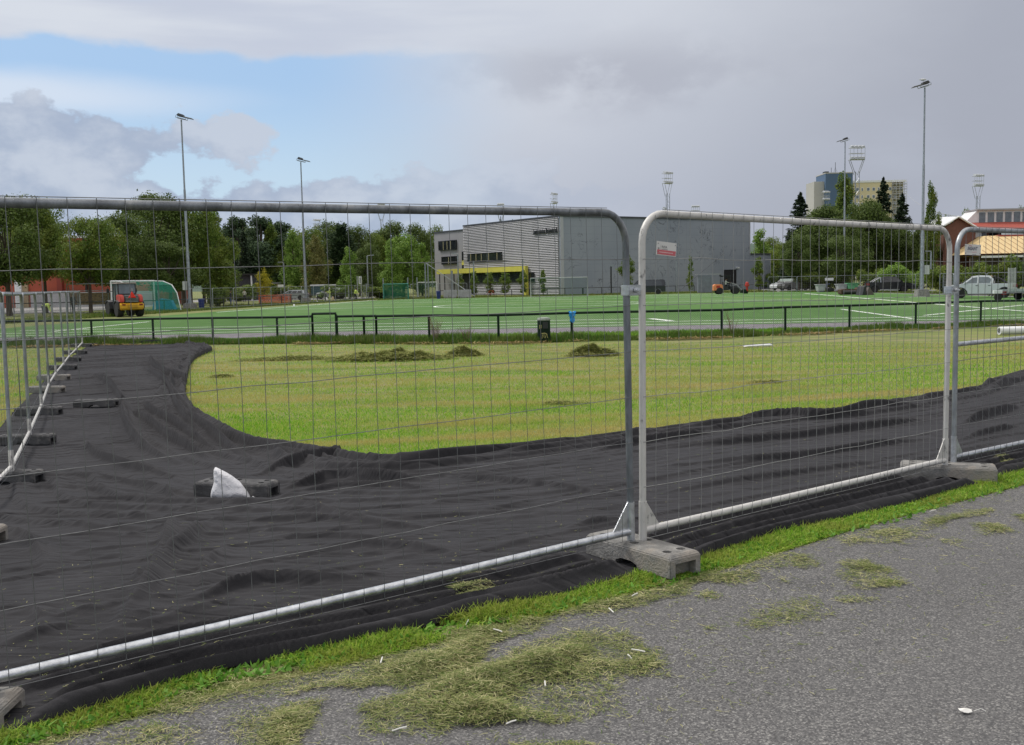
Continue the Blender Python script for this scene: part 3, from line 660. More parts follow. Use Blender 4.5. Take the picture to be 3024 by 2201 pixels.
a = rng.random(n) * 2 * PI; D = unit(np.stack([np.cos(a), np.sin(a), .3 * rng.random(n)], 1)); Wv = np.stack([-np.sin(a), np.cos(a), 0 * a], 1)
V, F = ribbons(np.stack([x, y, LOW + .01 + .05 * rng.random(n)], 1), D, D * 0, Wv, .1 + .15 * rng.random(n), .02 + 0 * a, (1, 1, .5))
tag(npmesh('dry_windrow', V, F, straw_m), 'dry brown cut grass lying in a row before the weeds', 'cut grass', kind='stuff')
# small litter on the path and clippings
lit = mat('paper_scrap', (.75, .74, .70), .8, 0, .05, 20)
for k, (px_, py_) in enumerate([(1380, 1848), (1470, 1560 * 1.2), (1127, 1960), (1420, 2030), (1320, 2050), (1510, 2145), (1180, 2165), (1860, 1950), (1885, 1932), (1805, 1812), (1345, 2080), (1610, 2030), (1875, 1765), (2755, 1515)]):
    c_ = G(px_, py_); mb = MB(); a = R.random() * 3; L = R.uniform(.015, .03)
    pts = [(math.cos(a) * L * t, math.sin(a) * L * t + (.004 if i == 1 else 0), .012 + .004 * i) for i, t in enumerate((-1, 0, 1))]
    mb.tube(pts, .003, 5); o = mb.build('paper_scrap', lit); o.location = c_
    tag(o, 'tiny white paper scrap caught in the dry clippings near the path', 'litter', 'white paper scraps among the clippings')
mb = MB(); vs = []
for i in range(9):
    g = i / 9 * 2 * PI; rr = .018 * (.6 + .6 * R.random()); vs.append((rr * 1.3 * math.cos(g), rr * math.sin(g), .004 + .01 * R.random()))
mb.add(vs + [(0, 0, .018)], [(i, (i + 1) % 9, 9) for i in range(9)] ); mb.tube([(.03, 0, .006), (.06, .01, .010), (.075, .0, .004)], .0012, 5)
o = mb.build('feather_scrap', lit); o.location = G(2852, 2105); tag(o, 'crumpled white scrap lying alone on the bare asphalt at lower right', 'litter')
# ---------------------------------------------------------------- wire fence panels and their concrete feet
def frameM(A, B):
    A, B = Vector(A), Vector(B); x = (B - A).normalized(); y = Vector((0, 0, 1)).cross(x).normalized(); z = x.cross(y)
    M = Matrix.Identity(4)
    for i in range(3): M[i][0], M[i][1], M[i][2] = x[i], y[i], z[i]
    M.translation = A; return M
def panel_proto(label, fm, rm, wm, nv, wob, rt=.02, mid=None, group='wire fence panels round the site', rungs=None, W_=3.45, H_=1.99, wr=.0021, sides=10, seed=1):
    r_ = random.Random(seed); t = thing('site_fence', label, 'fence panel', group=group)
    rc = .165; arc = [(.0 + rc - rc * math.cos(a), 0, H_ - rc + rc * math.sin(a)) for a in [PI / 2 * k / 7 for k in range(8)]]
    pts = [(0, 0, .05), (0, 0, .6), (0, 0, 1.2)] + arc + [(W_ * k / 6, 0, H_ - .004 * math.sin(k / 6 * PI)) for k in range(1, 6)] + [(W_ - p[0], 0, p[2]) for p in arc[::-1]] + [(W_, 0, 1.2), (W_, 0, .6), (W_, 0, .05)]
    MB().tube(pts, rt, sides).build('frame', fm, t, True)
    MB().tube([(.0, 0, .19), (W_ / 3, 0, .187), (W_ * 2 / 3, 0, .187), (W_, 0, .19)], rt * 1.04, sides).build('bottom_rail', rm, t, True)
    if mid: MB().tube([(0, 0, mid), (W_, 0, mid)], rt * .95, sides).build('middle_rail', rm, t, True)
    for sx in (1, -1):
        x0 = 0 if sx > 0 else W_
        g = MB(); prof = [(x0 + sx * .014, .2), (x0 + sx * .14, .2), (x0 + sx * .115, .235), (x0 + sx * .045, .33), (x0 + sx * .014, .37)]
        g.prism(prof, -.003, .003); g.tube([(x0, 0, .12), (x0, 0, .36)], rt + .0035, sides); g.build('gusset', rm, t, True)
    w = MB(); yb = -rt - wr; zb, zt = .145, H_ + .022; nh = 8
    hz = [zb] + [.187 + (H_ - .187) * k / 7 for k in range(1, 7)] + [zt]
    jz = [r_.uniform(-.006, .006) for _ in hz]
    for k in range(nv):
        x0 = .085 + (W_ - .17) * k / (nv - 1); zz0, zz1 = zb, zt
        dxa = max(0, .165 - x0, x0 - (W_ - .165))
        if dxa > 0: zz1 = H_ - .165 + math.sqrt(max(0, .165 ** 2 - dxa ** 2)) + .01
        ph = r_.uniform(0, 6); a_ = wob * r_.uniform(.3, 1.6); pts = []
        for q in range(15):
            z = zz0 + (zz1 - zz0) * q / 14; e = math.sin(PI * q / 14)
            pts.append((x0 + e * (a_ * math.sin(z * 4.6 + ph) + wob * r_.uniform(-.35, .35)), yb - .003 * abs(math.sin(q * 2.2)) , z))
        w.tube(pts, wr, 4, False)
    for k, z in enumerate(hz):
        x0, x1 = (-.012, W_ + .012) if k < len(hz) - 1 else (.15, W_ - .15)
        w.tube([(x0 + (x1 - x0) * q / 14, yb + wr * 1.4 + (.0 if q in (0, 14) else r_.uniform(-.002, .002)), z + (jz[k] + (wob * .8 * r_.uniform(-1, 1)) if 0 < q < 14 and 0 < k < len(hz) - 1 else 0)) for q in range(15)], wr * 1.15, 4, False)
    w.build('wire_mesh', wm, t, True)
    return t
def clamp(parent, x, z, y=0., s=1.):
    c_ = MB(); M = Matrix.Translation((x, y, z)) @ Matrix.Scale(s, 4)
    c_.box(-.045, .045, -.034, -.022, -.028, .028, M); c_.box(-.045, .045, .022, .034, -.028, .028, M)
    for sx in (-1, 1): c_.add([M @ Vector(v) for v in [(sx * .045, -.03, -.028), (sx * .058, 0, -.028), (sx * .045, .03, -.028), (sx * .045, -.03, .028), (sx * .058, 0, .028), (sx * .045, .03, .028)]], [(0, 1, 2), (3, 5, 4), (0, 3, 4, 1), (1, 4, 5, 2)])
    c_.tube([M @ Vector((0, -.075, 0)), M @ Vector((0, .05, 0))], .008 * s, 8); c_.tube([M @ Vector((0, -.058, 0)), M @ Vector((0, -.036, 0))], .017 * s, 6)
    return c_.build('coupler', galvb, parent, True, .003)
# concrete foot
def foot_mesh(L=.70, Wd=.235, H=.125):
    mb = MB(); c_ = .018
    mb.box(-L / 2, L / 2, -Wd / 2, Wd / 2, 0, H - c_); mb.v = mb.v[:8]
    vs = [(-L/2, -Wd/2, 0), (L/2, -Wd/2, 0), (L/2, Wd/2, 0), (-L/2, Wd/2, 0), (-L/2, -Wd/2, H - c_), (L/2, -Wd/2, H - c_), (L/2, Wd/2, H - c_), (-L/2, Wd/2, H - c_),
          (-L/2 + c_, -Wd/2 + c_, H), (L/2 - c_, -Wd/2 + c_, H), (L/2 - c_, Wd/2 - c_, H), (-L/2 + c_, Wd/2 - c_, H)]
    mb = MB(); mb.add(vs, [(3, 2, 1, 0), (0, 1, 5, 4), (1, 2, 6, 5), (2, 3, 7, 6), (3, 0, 4, 7), (4, 5, 9, 8), (5, 6, 10, 9), (6, 7, 11, 10), (7, 4, 8, 11), (8, 9, 10, 11)])
    o = mb.build('foot_tmp', conc, bev=.005)
    cut = MB()
    for x0 in (-.26, 0, .26):
        for y0 in (-.052, .052): cut.lathe([(.026, -.01), (.026, H + .05)], (x0 + (.0 if x0 else 0), y0, 0), 14)
    for sx in (-1, 1): cut.box(sx * L / 2 - .055, sx * L / 2 + .055, -.078, .078, -.02, .078)
    arch = [(-.10, -.01), (-.085, .025), (-.04, .04), (.04, .04), (.085, .025), (.10, -.01)]
    cut.prism(arch, -Wd, Wd)
    cu = cut.build('cut_tmp', conc)
    md = o.modifiers.new('b', 'BOOLEAN'); md.object = cu; md.operation = 'DIFFERENCE'; md.solver = 'EXACT'
    try: md.use_self = True
    except Exception: pass
    me = bpy.data.meshes.new_from_object(o.evaluated_get(bpy.context.evaluated_depsgraph_get()))
    bpy.data.objects.remove(o); bpy.data.objects.remove(cu); return me
fm_l = foot_mesh(); fm_d = fm_l.copy(); fm_d.materials.clear(); fm_d.materials.append(conc_d)
def foot(loc, ang, label, dark=False, group='concrete feet of the fence panels', tilt=(0, 0)):
    o = bpy.data.objects.new('concrete_block', fm_d if dark else fm_l); C.objects.link(o)
    o.location = loc; o.rotation_euler = (tilt[0], tilt[1], ang)
    return tag(o, label, 'concrete foot', group)
galv_d = mat('dull_galvanised_steel', (.19, .205, .225), .45, .7, .35, 12, .2, 60, stretch=(1, 1, .35), col3=(.30, .31, .32), scale3=7, thr3=(.55, .7))
# the joint between the first two panels
p1 = panel_proto('large dull grey wire panel with a rounded top corner, nearest in the front row', galv_d, galvb, wire_m, 31, .0045, wr=.0016)
p1.matrix_world = frameM(j1 + d1 * 3.45, j1)
p2 = panel_proto('front wire panel with a flaking white tube frame, between two joints', whitepipe, whitepipe, wire_w, 34, .008, wr=.0017, seed=4)
p2.matrix_world = frameM(j2, j2 + d2 * 3.4)
p3 = panel_proto('dull grey wire panel with a middle tube, cut off by the right edge', galv, galvb, wire_m, 34, .002, mid=1.09, seed=9)
p3.matrix_world = frameM(a3, a3 + d3 * 3.45)
p4 = dup(p3); p4.matrix_world = frameM(a3 + d3 * 3.5, a3 + d3 * 3.5 + Vector((.76, .65, 0)) * 3.45); tag(p4, 'wire panel beyond the right-hand one, further along the path')
clamp(p1, 3.45 + .035, 1.56, s=1.05); clamp(p2, 3.45 + .03, 1.52, s=1.0)
ja = math.atan2(d2.y, d2.x)
mid12 = (j1 + j2) / 2; fa = math.radians(-67)
foot(mid12 + Vector((.02, -.03, .012)), FA, 'pale concrete foot at the joint between the grey and the white panel')
m23 = (e2 + a3) / 2; foot(Vector((m23.x - .02, m23.y - .02, .0)), FB, 'pale concrete foot under the right-hand joint of the front fence', False)
c0 = j1 + d1 * 3.49; foot(Vector((-2.27, 3.78, -.03)), FC, 'concrete foot cut off at the lower left corner of the view')
# row of panels along the left side
lows = panel_proto('x', galv, whitepipe, wire_m, 15, .006, sides=8, seed=21, wr=.0013, group='wire panels in the row along the left side')
ord_ = ['nearest', 'second', 'third', 'fourth', 'fifth', 'sixth', 'seventh', 'eighth', 'ninth', 'farthest']
LQ = [tuple(c0.xy)] + Q
for k in range(len(LQ) - 1):
    (ax, ay), (bx, by) = LQ[k], LQ[k + 1]
    A = Vector((ax, ay, float(T(ax, ay)))); B = Vector((bx, by, float(T(bx, by)))); B = B + (A - B).normalized() * .06; L = (B - A).length
    o = lows if k == 0 else dup(lows)
    o.matrix_world = frameM(A, B) @ Matrix.Diagonal((L / 3.45, 1, 1, 1))
    tag(o, ('%s grey wire panel in the receding row at the left edge' % ord_[k]) if k else 'grey wire panel turning the corner at the left, outside the front row')
for k, (x_, y_) in enumerate(Q):
    ln = ['nearest', 'second nearest', 'third nearest', 'fourth nearest', 'middle', 'sixth', 'fourth farthest', 'third farthest', 'second farthest', 'farthest'][k]
    dk = k not in (0, 4, 5); hx_ = x_ - .05
    foot(Vector((hx_, y_, float(T(hx_, y_)) + .02)), math.radians(-4 + R.uniform(-5, 5)), '%s concrete foot in the row along the left fence' % ln, dk)
lp = G(285, 1206); foot(Vector((lp.x, lp.y, lp.z + .03)), math.radians(3), 'loose dark concrete foot lying by itself on the black sheet, far left', True, 'loose concrete feet on the sheet')
bpz = G(690, 1478); BL = Vector((bpz.x, bpz.y + .12, bpz.z + .022)); ba = math.radians(14)
foot(BL, math.radians(-14), 'dark concrete foot behind the white sandbag', True, 'loose concrete feet on the sheet')
# sandbag
bag = MB(); nseg, nr = 28, 16; pts = []
sil = lambda t: (-.165 + .02 * math.sin(t * 9), .0)
kz = 1 / ((1478 - 858) / (1.62 - bpz.z)); H = 92 * kz
L0 = [(0, -60), (.1, -60), (.25, -58), (.55, -48), (.8, -49), (.95, -47), (1, -44)]
R0 = [(0, 50), (.06, 54), (.15, 50), (.44, 30), (.7, 4), (.85, -17), (.96, -36), (1, -40)]
for i in range(nr + 1):
    t = i / nr; lx = np.interp(t, [a for a, _ in L0], [b_ for _, b_ in L0]) * kz; rx = np.interp(t, [a for a, _ in R0], [b_ for _, b_ in R0]) * kz
    th_ = .105 * math.sqrt(max(.0, 1 - t)) * (.55 + .45 * min(1, t * 6)) + .006
    for k in range(nseg):
        g = 2 * PI * k / nseg; cx_ = (lx + rx) / 2; w_ = (rx - lx) / 2
        cr = 1 + .05 * math.sin(5 * g + 9 * t) + .035 * math.sin(11 * g - 14 * t) + .03 * math.sin(23 * t + 3 * g)
        pts.append((cx_ + w_ * math.cos(g) * (1 if abs(math.cos(g)) > .9 else cr * .99), th_ * math.sin(g) * cr, H * t + .012 * math.sin(4 * g + 5) * (1 - t)))
fs = [(i * nseg + k, i * nseg + (k + 1) % nseg, (i + 1) * nseg + (k + 1) % nseg, (i + 1) * nseg + k) for i in range(nr) for k in range(nseg)] + [tuple(range(nseg))[::-1], tuple(nr * nseg + k for k in range(nseg))]
bag.add(pts, fs); sackm = mat('white_sack', (.66, .66, .69), .75, 0, .05, 8, .8, 26)
sb = thing('sandbag', 'white slumped sandbag leaning on the dark concrete foot', 'sandbag', (bpz.x, bpz.y - .06, bpz.z + .03))
bg_ = bag.build('sack', sackm, sb, True)
MB().tube([(-.11, -.045, H * .92), (-.075, -.070, H * .72), (.0, -.088, H * .45), (.07, -.098, H * .26), (.13, -.09, H * .16)], .0022, 6).build('seam', sackm, sb, True)
MB().tube([(.178, -.01, .012), (.192, -.02, .016), (.198, -.035, .008), (.205, -.03, .012)], .003, 5).build('tie', sackm, sb, True)
# small signs on the fence, on cable ties
def textmesh(txt, size, m_, parent, M, name='lettering', ext=.0, shear=0., sx=1., bold=0.):
    cu = bpy.data.curves.new('t', 'FONT'); cu.body = txt; cu.size = size; cu.extrude = ext; cu.shear = shear; cu.offset = bold
    cu.align_x = 'CENTER'; cu.align_y = 'CENTER'; cu.resolution_u = 4
    o = bpy.data.objects.new('t', cu); C.objects.link(o); bpy.context.view_layer.update()
    me = bpy.data.meshes.new_from_object(o.evaluated_get(bpy.context.evaluated_depsgraph_get())); bpy.data.objects.remove(o)
    me.materials.clear(); me.materials.append(m_); q = bpy.data.objects.new(name, me); C.objects.link(q); q.parent = parent
    q.matrix_local = M @ Matrix.Diagonal((sx, 1, 1, 1)); return q
RX = Matrix.Rotation(PI / 2, 4, 'X')
def fence_sign(pM, xc, zc, w, h, tilt, label, kind, sc):
    t = thing('fence_sign', label, 'sign', group='small signs hung on the wire fence'); t.matrix_world = pM @ Matrix.Translation((xc, -.036, zc)) @ Matrix.Rotation(tilt, 4, 'Y') @ Matrix.Scale(sc, 4)
    MB().box(-w / 2, w / 2, -.0015, .0015, -h / 2, h / 2).build('plate', mat('sign_white', (.62, .62, .60), .5, 0, .04, 5), t)
    ink = mat('grey_ink', (.12, .12, .12), .6, 0, .1, 9); redi = mat('faded_red', (.52, .12, .14), .6, 0, .1, 9); blu = mat('navy_ink', (.04, .045, .10), .6, 0, .1, 9)
    for sx in (-1, 1):
        for sz in (-1, 1): MB().lathe([(.006, -.002), (.006, .004)], (sx * (w / 2 - .018), -.003, sz * (h / 2 - .022)), 8, 'y').build('cable_tie', darkp if kind else greyp, t)
    if kind == 0:
        MB().box(-w / 2 + .008, w / 2 - .008, -.0035, -.002, -h / 2 + .008, -h / 2 + .055).build('red_band', redi, t)
        textmesh('RØA', .034, ink, t, Matrix.Translation((-.035, -.003, .015)) @ RX, sx=1.2)
        b_ = MB()
        for q in range(10): b_.box(-.075 + q * .0095, -.075 + q * .0095 + .007, -.003, -.0022, -.010, -.005)
        for q in range(3): b_.box(-.135, -.108, -.003, -.0022, .002 - q * .007, .005 - q * .007)
        b_.box(-.092, -.0905, -.003, -.0022, -.015, .03); b_.build('small_print', ink, t)
        b_ = MB()
        for q in range(12): b_.box(-.11 + q * .0175, -.11 + q * .0175 + .013, -.0045, -.0038, -h / 2 + .026, -h / 2 + .036)
        b_.build('band_print', mat('pink_print', (.65, .45, .45), .6, 0, .1, 9), t)
    else:
        textmesh('INSANT', .062, blu, t, Matrix.Translation((-.02, -.003, .012)) @ RX, shear=.35, sx=1.05, bold=.0012)
        b_ = MB()
        b_.add([(-.10, -.003, .052), (-.02, -.003, .044), (-.02, -.003, .049), (-.095, -.003, .058)], [(0, 1, 2, 3)]); b_.build('red_stroke', redi, t); b_ = MB()
        b_.add([(-.02, -.003, -.034), (.09, -.003, -.03), (.085, -.003, -.026), (-.02, -.003, -.029)], [(0, 1, 2, 3)]); b_.build('red_stroke', redi, t)
        b_ = MB(); b_.box(-.16, -.02, -.003, -.002, -.030, -.0275)
        for q in range(9): b_.box(-.02 + q * .011, -.012 + q * .011, -.003, -.002, -.062, -.058)
        b_.build('small_print', ink, t)
    return t
bpy.context.view_layer.update()
fence_sign(p2.matrix_world, .163, 1.79, .30, .14, math.radians(4), 'small white sign with a red band reading RØA', 0, .55)
fence_sign(p3.matrix_world, .165, 1.83, .38, .135, math.radians(1), 'small white sign lettered INSANT beside the right-hand joint', 1, .62)
# ---------------------------------------------------------------- low dark railing with chain link in front of the pitch
railm = darkgreen
rY = lambda x: float(RYX(x))
def railing(name, label, pxs, top=.92, z0=LOW, yf=rY, mesh=True, cat='railing', m_=None, grp='low dark railings beside the pitch', cell=.085, Yc=37.3):
    m_ = m_ or railm
    x0 = XZ(pxs[0], Yc, 960); t = thing(name, label, cat, (x0, yf(x0), z0), group=grp); pp = []
    for p in pxs:
        x = XZ(p, Yc, 960); pp.append(Vector((x - x0, yf(x) - yf(x0), 0)))
        MB().tube([pp[-1] + Vector((0, 0, -.1)), pp[-1] + Vector((0, 0, top - .02))], .042, 8).build('post', m_, t, True)
    MB().tube([q + Vector((0, 0, top + .012 * math.sin(i * 2.3))) for i, q in enumerate(pp)], .042, 8).build('top_rail', m_, t, True)
    if mesh:
        w = MB(); a, b_ = pp[0], pp[-1]; d = (b_ - a); L = d.length; d.normalize(); h0, h1 = .06, top - .04
        n = int((L + (h1 - h0)) / cell); lowered = lambda s_: .10 * max(0, math.sin(s_ * .9 + 1)) ** 6
        for k in range(n):
            for sg in (1, -1):
                s0 = k * cell - (h1 - h0) if sg > 0 else k * cell; s1 = s0 + sg * (h1 - h0); za, zb = h0, h1
                if s0 < 0: za += -s0 * sg; s0 = 0
                if s0 > L: za += (s0 - L); s0 = L
                if s1 > L: zb -= s1 - L; s1 = L
                if s1 < 0: zb -= -s1; s1 = 0
                if zb - za < .05: continue
                w.tube([a + d * s0 + Vector((0, -.012, za)), a + d * s1 + Vector((0, -.012, zb - lowered(s1)))], .0033, 3, False)
        w.build('chain_link', mat('plastic_coated_wire', (.05, .075, .055), .6, 0, .2, 9), t)
    return t
railing('railing', 'low dark green chain-link railing behind the lawn, left of the gate gap', [-260, -60, 228, 425, 613, 813, 926])
railing('railing_gate', 'raised gate section of the dark railing with a taller overlapping bar', [926, 1000], 1.02)
railing('railing', 'short low dark railing between the gate section and the double posts', [1002, 1085])
railing('railing', 'short length of dark railing between its two close posts', [1085, 1122])
railing('railing', 'long low dark green railing behind the bin and the lawn, right of the gate', [1122, 1278, 1474, 1678, 1882, 2105, 2306, 2520, 2745, 2975, 3200])

# litter bin, bag on post
bn = thing('litter_bin', 'dark green round litter bin with yellow and white graffiti by the railing', 'litter bin', (XZ(1606, 34.4, 970), 34.4, LOW), math.radians(-15)); bn.scale = (.74, .74, .74)
b_ = MB(); b_.lathe([(.27, .02), (.29, .1), (.29, .98), (.27, 1.0)], n=20); b_.build('body', darkgreen, bn, True)
MB().lathe([(.30, .97), (.31, 1.02), (.27, 1.09), (.12, 1.12), (0.01, 1.12)], n=20).build('lid', mat('worn_lid', (.20, .23, .20), .5, 0, .2, 9), bn, True)
MB().box(.02, .24, -.31, -.2, .62, .92).build('opening', darkp, bn, bev=.01)
g_ = MB()
for p in ([(-.14, .62), (-.13, .78), (-.05, .64), (-.04, .78)], [(-.02, .18), (.0, .36), (.08, .2), (.07, .38)], [(.12, .2), (.18, .4), (.22, .2)], [(-.04, .4), (.1, .42), (.2, .36)]):
    g_.tube([(x, -math.sqrt(max(.002, .295 ** 2 - x * x)) - .002, z) for x, z in p], .012, 5)
g_.build('graffiti', mat('graffiti_yellow', (.55, .52, .20), .6, 0, .2, 9), bn)
bx = XZ(1678, 37.3, 960); bg = MB(); pts = []
for i in range(9):
    for k in range(14):
        g = 2 * PI * k / 14; rr = (.055 + (.05 if i < 4 else .02) * (1 + .4 * math.sin(i * 2.1))) * (1 + .28 * math.sin(3 * g + i * 1.3) + .14 * math.sin(5 * g - i)); pts.append((rr * 1.2 * math.cos(g), rr * .75 * math.sin(g), .30 - i * .052 + .03 * math.sin(2 * g + 1) * (1 if i in (0, 8) else .4)))
bg.add(pts, [(i * 14 + k, i * 14 + (k + 1) % 14, (i + 1) * 14 + (k + 1) % 14, (i + 1) * 14 + k) for i in range(8) for k in range(14)] + [tuple(range(14))])
o = bg.build('plastic_bag', mat('blue_bag', (.02, .28, .68), .4, 0, .15, 9, .5, 20), None, True); o.scale = (.82, .82, .85); o.location = (bx + .02, rY(bx) - .04, LOW + .72); tag(o, 'bright blue plastic bag pulled over a post of the dark railing', 'plastic bag')
mb = MB(); mb.lathe([(.02, -.36), (.13, -.34), (.15, 0), (.14, .3), (.03, .33)], n=12, axis='x'); o = mb.build('blue_sack', mat('blue_bag', (0, 0, 0)), None, True)
q = G(-14, 1030); o.location = (q.x, q.y, q.z + .4); o.rotation_euler = (0, PI / 2, 0); tag(o, 'blue plastic sack at the far left edge behind the wire panels', 'sack')
# white strip on the lawn, white pipe roll
o = MB().prism([(-.42, 0), (.40, 0), (.46, .05), (.38, .10), (-.30, .05)], -.12, .12).build('plastic_strip', whitep, bev=.01); q = G(2236, 1024); o.location = (q.x, q.y, q.z + .02); o.scale = (1, .6, .5); o.rotation_euler = (.15, 0, math.radians(6))
tag(o, 'flat white plastic strip lying on the mown lawn', 'plastic strip')
mb = MB(); n_ = 20
mb.lathe([(.09, 0), (.13, 0), (.13, 3.2), (.09, 3.2)], n=20, axis='x'); mb.f = [f for f in mb.f if len(f) == 4]
mb.add([], [])
for k in range(n_): pass
o = mb.build('white_pipe', whitep, None, True); q = G(2950, 990); o.location = (q.x, q.y, q.z + .14); o.rotation_euler = (0, 0, math.radians(4)); o.scale = (1, 1, 1); tag(o, 'thick white plastic pipe lying on the lawn at the right edge', 'pipe')
# dry reddish weed stalks standing before the railing
for px_, lab in ((1290, 'reddish dry weed clump standing before the railing, left of the bin'), (1382, 'sparse dry weed stalks by the railing, nearer the bin'), (2160, 'thin branching dry weed by the railing behind the white-framed panel')):
    x = XZ(px_, 35.5, 980); mb = MB(); n_ = 26 if px_ < 1300 else 12
    for k in range(n_):
        a = R.uniform(0, 2 * PI); l = R.uniform(.5, 1.15) * (1 if px_ != 1382 else .8); sp_ = R.uniform(.1, .38)
        e = Vector((math.cos(a) * sp_, math.sin(a) * sp_, l)); mb.tube([(math.cos(a) * .05, math.sin(a) * .05, 0), e * .5 + Vector((0, 0, .05)), e], .006, 3, False, rs=[.008, .006, .003])
        for q_ in range(4): f0 = e * (.5 + .12 * q_); mb.tube([f0, f0 + Vector((R.uniform(-.1, .1), R.uniform(-.1, .1), R.uniform(.06, .14)))], .004, 3, False)
    o = mb.build('dry_weed', mat('reddish_stalk', (.17, .12, .08), .9, 0, .3, 9)); o.location = (x, float(RYX(x)) - .5, LOW); o.scale = (.85, .85, .85); tag(o, lab, 'weed', 'dry weeds by the railing')

# ---------------------------------------------------------------- floodlight poles
def light_pole(px_, Y, ytop, label, box=None, bird=False):
    x = XZ(px_, Y, 880); hz = 833 - (px_ - 1512) * .02; h = (hz - ytop) * Y / FPX + EYE - LOW
    t = thing('floodlight_pole', label, 'light pole', (x, Y, LOW), group='tall grey floodlight poles round the pitch')
    MB().box(-.55, .55, -.55, .55, 0, .62, tx=.08, ty=.08).build('concrete_base', conc, t, bev=.03)
    pts = [(0, 0, .6), (0, 0, .75), (0, 0, h * .3), (0, 0, h * .31), (0, 0, h * .62), (0, 0, h * .63), (0, 0, h - .3)]
    MB().tube(pts, .1, 12, rs=[.17, .155, .145, .12, .11, .085, .07]).build('pole', galv, t, True)
    f_ = MB()
    for k in range(4): a = PI / 4 + k * PI / 2; f_.add([(math.cos(a) * .15, math.sin(a) * .15, 1.15), (math.cos(a) * .42, math.sin(a) * .42, .63), (math.cos(a) * .42 + .02, math.sin(a) * .42, .63), (math.cos(a) * .15 + .02, math.sin(a) * .15, 1.15)], [(0, 1, 2, 3)])
    f_.box(-.36, .36, -.36, .36, .62, .65); f_.build('flange', galv, t)
    sg = 1 if px_ < 1500 else -1
    M_ = Matrix.Translation((0, 0, h - .2)) @ Matrix.Rotation(sg * math.radians(14), 4, 'Y')
    hd = MB(); hd.box(-.35 if sg > 0 else -1.1, 1.1 if sg > 0 else .35, -.32, .32, .16, .24, M_, tx=.1, ty=.08)
    hd.add([M_ @ Vector(v) for v in [(-.42 * sg, -.3, .2), (.25 * sg, -.3, .2), (.25 * sg, .3, .2), (-.42 * sg, .3, .2), (-.3 * sg, -.25, .42), (.15 * sg, -.25, .38), (.15 * sg, .25, .38), (-.3 * sg, .25, .42)]], [(0, 1, 2, 3), (4, 5, 6, 7), (0, 1, 5, 4), (1, 2, 6, 5), (2, 3, 7, 6), (3, 0, 4, 7)])
    hd.build('floodlight', darkp if px_ > 1500 else mat('lamp_housing', (.06, .07, .08), .5, .3, .2, 5), t, bev=.01)
    br = MB()
    for y_ in (-.3, .3): br.tube([M_ @ Vector((-.45 * sg, y_, .16)), M_ @ Vector((-.45 * sg, y_, .0)), M_ @ Vector((.5 * sg, y_, .0)), M_ @ Vector((.5 * sg, y_, .16))], .03, 6)
    br.tube([M_ @ Vector((0, -.3, 0)), M_ @ Vector((0, .3, 0))], .04, 6); br.build('bracket', galv, t)
    if box: MB().box(box[0], box[0] + .38, -.2, .12, box[1], box[1] + .82).build('control_box', mat('box_grey', (.50, .52, .50), .5, 0, .05, 3), t, bev=.02)
    return t, x, h
light_pole(560, 97, 355, 'tall floodlight pole at the left with a white control box', (-.56, 1.86))
light_pole(903, 122, 478, 'floodlight pole behind the left middle, the shortest-looking one')
light_pole(2492, 139, 420, 'floodlight pole right of the hall before the dark maple')
t, gx_, gh_ = light_pole(2722, 92, 262, 'tallest floodlight pole, at the right beside the black pickup', (.2, 1.95))
g = MB(); g.lathe([(.01, -.28), (.06, -.2), (.10, -.02), (.085, .14), (.045, .22), (.05, .27), (.035, .32), (.012, .36), (.005, .42)], n=10, axis='x'); g.tube([(.0, .03, -.1), (0, .03, -.2)], .01, 4); g.tube([(.0, -.03, -.1), (0, -.03, -.2)], .01, 4)
o = g.build('gull', mat('gull_white', (.6, .6, .6), .8, 0, .2, 9), None, True); o.location = (gx_ - .15, 92, LOW + gh_ + .38); o.rotation_euler = (0, 0, PI); tag(o, 'small pale gull standing on top of the tallest floodlight pole', 'bird')

